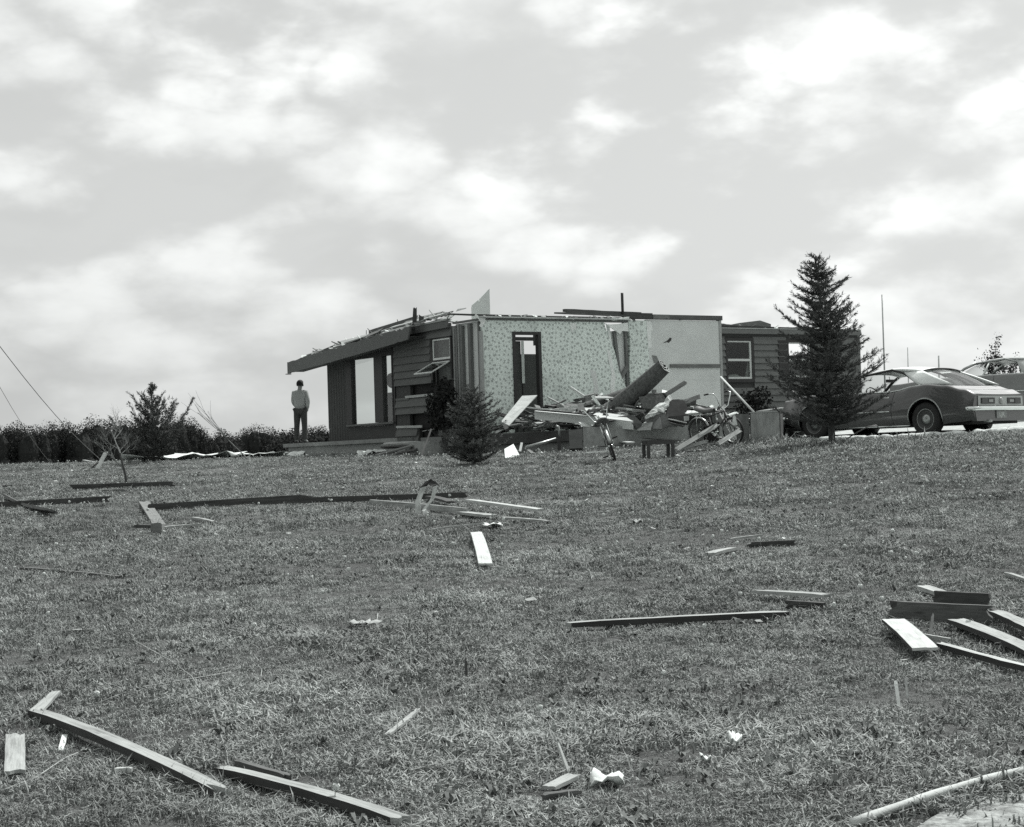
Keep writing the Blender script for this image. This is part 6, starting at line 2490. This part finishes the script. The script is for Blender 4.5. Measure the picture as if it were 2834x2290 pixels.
        if P_.get('bpillar'):
            bx = P_['bpillar']
            q = MB()
            q.tube([(bx, y * (prof(P_['wtop'], bx) - .05), prof(P_['top'], bx)), (bx - .06, y * (wt_[2] + .01), wt_[1] - .05)], .022, 6)
            q.build('door_pillar', P_.get('bpmat', P_['pillar']), root, True)
        q = MB()
        a0 = Vector((wb_[0] - .1, y * (prof(P_['wtop'], wb_[0]) - .045), prof(P_['top'], wb_[0] - .1) + .022))
        a1 = Vector((f0, y * (prof(P_['wtop'], f0) - .045), prof(P_['top'], f0) + .022))
        q.tube([a0.lerp(a1, k / 8) + Vector((0, 0, prof(P_['top'], a0.x + (a1.x - a0.x) * k / 8) + .022 - a0.lerp(a1, k / 8).z)) for k in range(9)], .009, 6)
        q.build('belt_moulding', M['chrome'], root, True)
    # windscreen and backlight
    def pane(nm, a, b, curve):
        q = MB()
        n_ = 9
        vs = []
        for i in range(5):
            s = i / 4
            for k in range(n_):
                t = 2 * k / (n_ - 1) - 1
                x = a[0] + (b[0] - a[0]) * s - curve * t * t
                vs.append((x, (a[2] + (b[2] - a[2]) * s) * t, a[1] + (b[1] - a[1]) * s + .02 * math.sin(s * 3.14) - (.05 * abs(t) ** 2.6) * s))
        fs = [(i * n_ + k, i * n_ + k + 1, (i + 1) * n_ + k + 1, (i + 1) * n_ + k) for i in range(4) for k in range(n_ - 1)]
        q.add(vs, fs)
        q.build(nm, M['glass'], root, True)
    pane('windscreen', wb_, wt_, .10)
    pane('rear_window', bb_, rr_, -.10)
    q = MB()
    q.tube([(rr_[0] - .01, rr_[2] * t, rr_[1] + .005 - .05 * abs(t) ** 2.6) for t in [k / 5 - 1 for k in range(11)]], .016, 6)
    q.build('rear_window_trim', P_['pillar'], root, True)
    # interior
    q = MB()
    for y in (-.36, .36):
        q.box(-.62, -.05, y - .27, y + .27, .5, .62)
        q.box(-.72, -.56, y - .27, y + .27, .58, .93, 0, .01)
    q.box(-1.45, -1.0, -.62, .62, .5, .66)
    q.box(-1.55, -1.38, -.62, .62, .6, .90)
    q.build('seats', M['upholstery'], root)
    q = MB()
    q.box(.42, .70, -.70, .70, .66, .86)
    q.build('dashboard', M['upholstery'], root)
    q = MB()
    c = Vector((.30, .36, .84))
    q.tube([c + Vector((.07 * math.cos(a), .19 * math.sin(a), .17 * math.cos(a))) for a in [6.283 * k / 24 for k in range(25)]], .013, 6)
    q.tube([c, (.5, .36, .72)], .02, 6)
    q.build('steering_wheel', M['iron'], root, True)
    q = MB()
    q.box(.13, .16, -.12, .12, 1.10, 1.16)
    q.tube([(.15, 0, 1.15), (.17, 0, 1.22)], .006, 5)
    q.build('mirror', M['iron'], root)
    # ---- wheels
    for ax in (ra, fa):
        for y in (1, -1):
            tw = prof(P_['wmid'], ax) - .14
            e = empty('wheel', (ax, y * tw, wr))
            e.parent = root
            e.rotation_euler = (0, random.random() * 6, 0 if y > 0 else math.pi)
            t = MB()
            t.lathe([(wr * .56, -.09), (wr * .80, -.105), (wr * .96, -.09), (wr, -.06), (wr, .06), (wr * .96, .09), (wr * .80, .105), (wr * .60, .095), (wr * .56, .07)], 'y', 40)
            t.build('tyre', M['rubber'], e, True)
            t = MB()
            t.lathe([(wr * .60, .088), (wr * .575, .092), (wr * .54, .07), (wr * .45, .045), (wr * .34, .06), (wr * .30, .075), (wr * .28, .05), (.001, .05)], 'y', 36)
            t.build('rim', P_['rim'], e, True)
            t = MB()
            t.lathe([(wr * .31, .058), (wr * .26, .088), (wr * .14, .104), (.001, .108)], 'y', 28)
            t.build('hub_cap', M['steel'], e, True)
            t = MB()
            t.lathe([(wr * .615, .092), (wr * .60, .099), (wr * .575, .094)], 'y', 40)
            t.build('trim_ring', M['steel'], e, True)
    # ---- tail
    zt0 = P_['tail']                        # (z0, z1, half width) of the tail panel
    xt = x0 - .004
    TP = MB()
    TP.prism([(-zt0[2], zt0[0]), (zt0[2], zt0[0]), (zt0[2] - .01, zt0[1]), (-zt0[2] + .01, zt0[1])], 'x', xt - .012, xt)
    tp = TP.build('tail_panel', P_['panel'], root)
    fix_normals(tp)
    for y in (1, -1):
        e = empty('tail_light', (xt - .014, y * (zt0[2] - .30), (zt0[0] + zt0[1]) / 2))
        e.parent = root
        h = (zt0[1] - zt0[0]) * .30
        MB().box(-.012, .0, -.215, .215, -h, h).build('surround', M['iron'], e)
        MB().box(-.018, -.012, .02 if y > 0 else -.20, .20 if y > 0 else -.02, -h * .8, h * .8).build('lens', P_['lens'], e)
        MB().box(-.018, -.012, -.15 if y > 0 else .02, -.02 if y > 0 else .15, -h * .45, h * .45).build('reversing_lens', P_['rev'], e)
    q = MB()
    q.lathe([(.001, -.030), (.05, -.028), (.062, -.012), (.062, 0)], 'x', 24, (xt - .012, 0, (zt0[0] + zt0[1]) / 2))
    q.build('fuel_cap', P_['rev'], root, True)
    # rear and front bumpers: bent bars
    for nm, bx, s, zz in (('rear_bumper', x0, -1, P_['bz']), ('front_bumper', x1, 1, P_['bz'] - .03)):
        q = MB()
        w = P_['wtail'] + .005
        path = [(bx - s * .14, w + .03), (bx - s * .08, w + .022), (bx + s * .0, w - .02), (bx + s * .035, w - .14), (bx + s * .05, w * .5), (bx + s * .055, 0)]
        path = path + [(x, -y) for x, y in reversed(path[:-1])]
        vs = []
        sec = [(-.0, -.032), (.018, -.026), (.026, 0), (.018, .026), (0, .032)]
        for i, (x, y) in enumerate(path):
            t_ = Vector((path[min(i + 1, len(path) - 1)][0] - path[max(i - 1, 0)][0], path[min(i + 1, len(path) - 1)][1] - path[max(i - 1, 0)][1]))
            nrm = Vector((t_.y, -t_.x)).normalized()
            if nrm.x * s < 0 and abs(nrm.x) > .3 or (abs(nrm.x) <= .3 and nrm.y * y < 0):
                nrm = -nrm
            for d, z in sec:
                vs.append((x + nrm.x * d, y + nrm.y * d, zz + z))
        fs = [(i * 5 + k, i * 5 + k + 1, (i + 1) * 5 + k + 1, (i + 1) * 5 + k) for i in range(len(path) - 1) for k in range(4)]
        q.add(vs, fs)
        o = q.build(nm, M['chrome'], root, True)
        md = o.modifiers.new('thickness', 'SOLIDIFY'); md.thickness = .01
    # lower valance with number plate
    q = MB()
    q.prism([(-P_['wtail'] + .02, P_['bz'] - .03), (P_['wtail'] - .02, P_['bz'] - .03), (P_['wtail'] - .08, .25), (-P_['wtail'] + .08, .25)], 'x', x0 - .01, x0 + .10)
    fix_normals(q.build('valance', paint, root))
    if P_.get('plate'):
        pl = MB().box(x0 - .03, x0 - .014, -.16, .16, P_['bz'] - .185, P_['bz'] - .045).build('number_plate', plain('plate', .20, .5, .1), root)
        cu = bpy.data.curves.new('plate_text', 'FONT')
        cu.body = P_['plate']
        cu.size = .125
        cu.align_x = 'CENTER'
        cu.align_y = 'CENTER'
        cu.extrude = .002
        cu.materials.append(plain('plate letters', .55, .5, .05))
        tmp = bpy.data.objects.new('plate_text', cu)
        me_ = bpy.data.meshes.new_from_object(tmp)
        bpy.data.objects.remove(tmp)
        to = link('plate_text', me_, pl)
        to.location = (x0 - .033, 0, P_['bz'] - .115)
        to.rotation_euler = (R(90), 0, R(-90))
    q = MB()
    q.tube([(x0 + .35, .35, .24), (x0 - .06, .38, .25)], .026, 8)
    q.build('exhaust', M['steel'], root, True)
    for y in (1, -1):
        q = MB()
        q.lathe([(.001, .02), (.07, .016), (.085, 0), (.085, -.03)], 'x', 20, (x1 + .004, y * (P_['wtail'] - .24), P_['bz'] + .16))
        q.build('headlight', M['chrome'], root, True)
    tag(root, label, 'car')
    return root


def car_paint(name, v, coat=1.0, rough=.45):
    m, t, b = base_mat(name)
    b.inputs['Base Color'].default_value = g3(v)
    b.inputs['Roughness'].default_value = rough
    b.inputs['Coat Weight'].default_value = coat
    b.inputs['Coat Roughness'].default_value = .05
    n = noi(t, coords(t), 3.0, 4, .6)
    t.links.new(ramp(t, n, [(.3, v * .92), (.7, v * 1.08)]), b.inputs['Base Color'])
    return m


COUPE = dict(
    x0=-2.40, x1=2.28, ra=-1.33, fa=1.41, wr=.325, gap=.065, cab=(-1.72, .84),
    top=[(-2.40, .735), (-2.15, .83), (-1.75, .925), (-1.3, .965), (-1.0, .945), (-.70, .885), (-.42, .86), (.3, .865), (1.0, .875), (1.8, .86), (2.28, .80)],
    wtop=[(-2.40, .78), (-2.0, .82), (-1.4, .855), (-.9, .82), (-.5, .785), (.2, .785), (1.0, .80), (1.7, .80), (2.28, .72)],
    wmid=[(-2.40, .86), (-2.0, .905), (-1.3, .93), (-.6, .905), (.2, .90), (1.3, .915), (1.9, .89), (2.28, .80)],
    bot=[(-2.40, .27), (-2.0, .24), (-1.6, .21), (0, .20), (1.7, .20), (2.28, .34)],
    deck=[(-2.40, .75), (-2.1, .85), (-1.8, .945), (-1.3, .99), (.84, .93), (1.3, .95), (2.0, .92), (2.28, .82)],
    glass=((.86, .92, .70), (.34, 1.29, .58), (-.38, 1.375, .60), (-1.10, 1.305, .585), (-1.84, .95, .66)),
    sail=(-1.16, -.66), doors=(.80, -.56), handles=(-.36,), strip=(-.50, 1.0, .50),
    tail=(.535, .72, .72), bz=.485, wtail=.845, plate='LJK',
    lip=M['steel'], pillar=M['trim_dark'], rim=plain('wheel paint', .07, .5, .2, metal=.2), panel=plain('tail panel silver', .42, .4, .08, 4),
    lens=plain('tail lens', .06, .2, .1), rev=plain('pale lens', .30, .3, .1))

CH = R(41)
hv = Vector((-math.sin(CH), math.cos(CH), 0))
lv = Vector((-hv.y, hv.x, 0))
rw = P(2572, 1204, 35.75)                       # where the near rear tyre stands
cc = rw - hv * COUPE['ra'] - lv * .78
zf = T((cc + hv * 1.41).x, (cc + hv * 1.41).y)
cc.z = (T(rw.x, rw.y) + T(cc.x, cc.y)) / 2 + .03
cc.z -= .04
co = car('parked_coupe', cc, math.atan2(hv.y, hv.x), 'dark two-door coupe with a white roof parked on the gravel', car_paint('coupe paint', .055, 1.0), car_paint('vinyl roof', .80, .3, .6), COUPE)

SEDAN = dict(
    x0=-2.6, x1=2.5, ra=-1.45, fa=1.45, wr=.33, gap=.05, cab=(-1.5, .95),
    top=[(-2.6, .88), (-2.2, .93), (-1.2, .95), (0, .95), (1.2, .94), (2.5, .86)],
    wtop=[(-2.6, .84), (-1.4, .90), (0, .89), (1.4, .90), (2.5, .82)],
    wmid=[(-2.6, .90), (-1.4, .96), (0, .96), (1.4, .96), (2.5, .88)],
    bot=[(-2.6, .40), (-2.1, .28), (-1.7, .22), (0, .21), (1.8, .22), (2.5, .36)],
    deck=[(-2.6, .90), (-2.0, .98), (-1.5, 1.0), (.95, .98), (1.6, .98), (2.5, .88)],
    glass=((.95, .96, .74), (.45, 1.30, .62), (-.25, 1.365, .64), (-1.05, 1.30, .60), (-1.75, .98, .66)),
    sail=(-.78, -.52), doors=(.9, -.12, -1.05), handles=(.02, -.92), strip=(-1.0, 1.0, .60), bpillar=.18, bpmat=M['sash'],
    tail=(.60, .82, .78), bz=.54, wtail=.88,
    lip=M['steel'], pillar=M['steel'], rim=M['steel'], panel=plain('tail panel grey', .3, .4, .08, 4),
    lens=plain('tail lens sedan', .06, .2, .1), rev=plain('pale lens sedan', .30, .3, .1))
c2 = P(2800, 1165, 40.6)
CH2 = R(46)
h2 = Vector((-math.sin(CH2), math.cos(CH2), 0))
c2.z = T(c2.x, c2.y) + .03
car('parked_sedan', c2, math.atan2(h2.y, h2.x), 'pale four-door car mostly cut off behind the dark coupe', car_paint('sedan paint', .15), car_paint('sedan roof', .42, .5), SEDAN)

# ------------------------------------------------------------------ whitewashed stones edging the drive
rs = random.Random(8)
edge = [(6.05, 36.25), (6.5, 35.8), (6.95, 35.42), (7.4, 35.12), (8.0, 34.92), (8.7, 34.72), (9.5, 34.52)]
k = 0
for i in range(len(edge) - 1):
    a, b = Vector(edge[i]), Vector(edge[i + 1])
    for j in range(2):
        q = a.lerp(b, (j + rs.uniform(.2, .8)) / 2)
        m = MB()
        n1, n2 = 9, 12
        L_ = rs.uniform(.16, .30)
        vs = []
        for u in range(n1):
            ph = math.pi * u / (n1 - 1)
            for v in range(n2):
                th = 6.283 * v / n2
                d = Vector((math.cos(ph), math.sin(ph) * math.cos(th), math.sin(ph) * math.sin(th)))
                r_ = 1 + .3 * noise.noise(d * 1.6 + Vector((k * 3.3, 0, 0)))
                vs.append((d.x * L_ * r_, d.y * .11 * r_, d.z * .075 * r_))
        fs = [(u * n2 + v, u * n2 + (v + 1) % n2, (u + 1) * n2 + (v + 1) % n2, (u + 1) * n2 + v) for u in range(n1 - 1) for v in range(n2)]
        m.add(vs, fs)
        o = m.build('edging_stone', M['rock'], None, True)
        o.location = (q.x, q.y, T(q.x, q.y) + .055)
        o.rotation_euler = (rs.uniform(-.2, .2), rs.uniform(-.1, .1), math.atan2(b.y - a.y, b.x - a.x) + rs.uniform(-.2, .2))
        ORD = ('first', 'second', 'third', 'fourth', 'fifth', 'sixth', 'seventh', 'eighth', 'ninth', 'tenth', 'eleventh', 'last')
        tag(o, 'pale elongated stone edging the gravel drive, %s counted from the spruce' % ORD[k], 'stone', 'stones edging the gravel drive')
        k += 1
m = MB()
pts = [P(2345, 1214, 35.2), P(2375, 1196, 35.2), P(2402, 1181, 35.2), P(2425, 1178, 35.2), P(2436, 1188, 35.2)]
m.tube(pts, .012, 6)
tag(m.build('bent_hose', M['wire'], None, True), 'dark bent hose arching over the stones beside the coupe', 'hose')

# ------------------------------------------------------------------ poles and guy wires
for (x0, y0, x1, y1, D, r_, lab) in ((2441, 816, 2452, 1160, 88, .045, 'thin tall mast rising behind the coupe'),
                                     (2512, 962, 2515, 1160, 120, .04, 'faint short pole farther off behind the coupe roof'),
                                     (2598, 985, 2600, 1160, 95, .06, 'stubby post top showing above the coupe roof')):
    m = MB()
    b3 = P(x1, y1, D)
    b3.z = T(b3.x, b3.y)
    m.tube([b3, P(x0, y0, D)], [r_, r_ * .7], 8)
    tag(m.build('mast', M['steel'], None, True), lab, 'pole')
for k, (p0, p1, lab) in enumerate((((-120, 800, 30), (205, 1180, 46), 'guy wire slanting down past the wood from the picture corner'),
                                   ((-120, 850, 30), (88, 1190, 46), 'fainter guy wire slanting down beside the first one'))):
    A, B = P(*p0), P(*p1)
    d = B - A
    g = B + d * ((B.z - T(B.x, B.y)) / max(.01, -d.z)) if d.z < 0 else B
    m = MB()
    m.tube([A.lerp(g, s / 10) - Vector((0, 0, .25 * math.sin(math.pi * s / 10))) for s in range(11)], .008 if k == 0 else .005, 5)
    tag(m.build('guy_wire', M['wire'], None, True), lab, 'wire')

# ------------------------------------------------------------------ lamp behind the narrow window light
lp = empty('floor_lamp', hw(.75, 5.66, -.02), HA_)
m = MB()
m.lathe([(.001, 0), (.14, .005), (.14, .025), (.02, .04), (.015, 1.40)], 'z', 18)
m.build('stand', M['iron'], lp, True)
m = MB()
m.lathe([(.03, 1.36), (.10, 1.40), (.155, 1.52), (.155, 1.62), (.10, 1.73), (.03, 1.76)], 'z', 20)
m.build('shade', M['upholstery'], lp, True)
tag(lp, 'floor lamp with a round dark shade inside the narrow window light', 'lamp')


# ------------------------------------------------------------------ the man on the patio
def skin(name, joints, edges, mat, parent, lev=2):
    me = bpy.data.meshes.new(name)
    names = list(joints)
    me.from_pydata([joints[n][0] for n in names], [(names.index(a), names.index(b)) for a, b in edges], [])
    o = link(name, me, parent)
    md = o.modifiers.new('skin', 'SKIN')
    md.use_smooth_shade = True
    for i, n in enumerate(names):
        r_ = joints[n][1]
        me.skin_vertices[0].data[i].radius = r_ if isinstance(r_, tuple) else (r_, r_)
    me.skin_vertices[0].data[0].use_root = True
    s = o.modifiers.new('smooth', 'SUBSURF')
    s.levels = lev
    s.render_levels = lev
    me.materials.append(mat)
    return o


def build_man():
    base = hw(-.10, 9.42, 0)
    root = empty('person', base, R(-12))
    k = 1.0
    sk = plain('skin tone', .28, .6, .1)
    jk = plain('light jacket', .34, .9, .12, 7)
    tr_ = plain('dark trousers', .05, .9, .2, 7)
    J = dict(pelvis=((0, 0, .96), (.15, .11)), spine=((0, 0, 1.14), (.145, .105)), chest=((0, .0, 1.33), (.17, .115)), neck0=((0, 0, 1.46), (.075, .07)), neck=((0, .01, 1.54), (.058, .06)),
             head=((.01, .02, 1.63), (.078, .09)), crown=((.01, .015, 1.70), (.060, .07)),
             shL=((-.18, 0, 1.40), .062), elL=((-.215, .03, 1.14), .048), wrL=((-.15, .17, 1.0), .036), haL=((-.10, .20, .97), .034),
             shR=((.18, 0, 1.40), .062), elR=((.245, -.07, 1.14), .048), wrR=((.185, .05, .95), .036), haR=((.155, .10, .88), .034),
             hipL=((-.09, 0, .90), .095), knL=((-.13, .05, .50), .065), anL=((-.15, .03, .09), .043), toL=((-.18, .18, .035), .036),
             hipR=((.09, 0, .90), .095), knR=((.10, .02, .50), .065), anR=((.11, -.01, .09), .043), toR=((.135, .14, .035), .036))
    E_ = [('pelvis', 'spine'), ('spine', 'chest'), ('chest', 'neck0'), ('neck0', 'neck'), ('neck', 'head'), ('head', 'crown')]
    for s in 'LR':
        E_ += [('chest', 'sh' + s), ('sh' + s, 'el' + s), ('el' + s, 'wr' + s), ('wr' + s, 'ha' + s), ('pelvis', 'hip' + s), ('hip' + s, 'kn' + s), ('kn' + s, 'an' + s), ('an' + s, 'to' + s)]
    skin('body', J, E_, sk, root)
    sub = lambda ks, f: {n: (J[n][0], tuple(v * f for v in (J[n][1] if isinstance(J[n][1], tuple) else (J[n][1],) * 2))) for n in ks}
    Jk = sub(['spine', 'chest', 'neck0', 'shL', 'elL', 'wrL', 'shR', 'elR', 'wrR'], 1.34)
    Jk['hem'] = ((0, 0, .95), (.185, .15))
    skin('jacket', dict(hem=Jk.pop('hem'), **Jk), [('hem', 'spine'), ('spine', 'chest'), ('chest', 'neck0'), ('chest', 'shL'), ('shL', 'elL'), ('elL', 'wrL'), ('chest', 'shR'), ('shR', 'elR'), ('elR', 'wrR')], jk, root)
    Jt = sub(['pelvis', 'hipL', 'knL', 'hipR', 'knR'], 1.26)
    Jt['pelvis'] = ((0, 0, .95), (.14, .115))
    Jt['cuL'] = ((-.15, .03, .08), .075)
    Jt['cuR'] = ((.11, -.01, .08), .075)
    Jt['kmL'] = ((-.14, .04, .30), .082)
    Jt['kmR'] = ((.105, .005, .30), .082)
    skin('trousers', Jt, [('pelvis', 'hipL'), ('hipL', 'knL'), ('knL', 'kmL'), ('kmL', 'cuL'), ('pelvis', 'hipR'), ('hipR', 'knR'), ('knR', 'kmR'), ('kmR', 'cuR')], tr_, root)
    for s, x in (('L', -1), ('R', 1)):
        a, t = Vector(J['an' + s][0]), Vector(J['to' + s][0])
        skin('shoe', dict(heel=((a.x, a.y - .045, .045), (.042, .042)), mid=((a.x, a.y + .04, .045), (.046, .042)), toe=((t.x, t.y + .02, .035), (.042, .030))),
             [('heel', 'mid'), ('mid', 'toe')], M['upholstery'], root)
    # hair: cap over the back and top of the skull, ears and nose
    m = MB()
    vs, fs = [], []
    n1, n2 = 9, 18
    for u in range(n1):
        ph = R(118) * u / (n1 - 1)
        for v in range(n2):
            th = 6.283 * v / n2
            d = Vector((math.sin(ph) * math.cos(th), math.sin(ph) * math.sin(th), math.cos(ph)))
            if d.y > .45 and d.z < .45:
                d.y = .45 + (d.y - .45) * .2
            r_ = 1 + .08 * noise.noise(d * 5)
            vs.append((d.x * .098 * r_, d.y * .112 * r_, d.z * .118 * r_))
    fs = [(u * n2 + v, u * n2 + (v + 1) % n2, (u + 1) * n2 + (v + 1) % n2, (u + 1) * n2 + v) for u in range(n1 - 1) for v in range(n2)]
    m.add(vs, fs)
    o = m.build('hair', M['black_and_shade'], root, True)
    o.location = (.01, .0, 1.645)
    o.rotation_euler = (0, 0, R(-30))
    for x in (-1, 1):
        m = MB()
        m.lathe([(.001, -.012), (.022, -.010), (.026, .004), (.012, .012), (.001, .01)], 'x', 12)
        o = m.build('ear', sk, root, True)
        o.location = (.01 + x * .088, .01, 1.61)
    m = MB()
    m.tube([(0.045, .10, 1.64), (.055, .135, 1.60), (.045, .11, 1.585)], [.010, .018, .012], 8)
    m.build('nose', sk, root, True)
    tag(root, 'person in light jacket and dark trousers standing on the patio with back turned', 'person')


build_man()
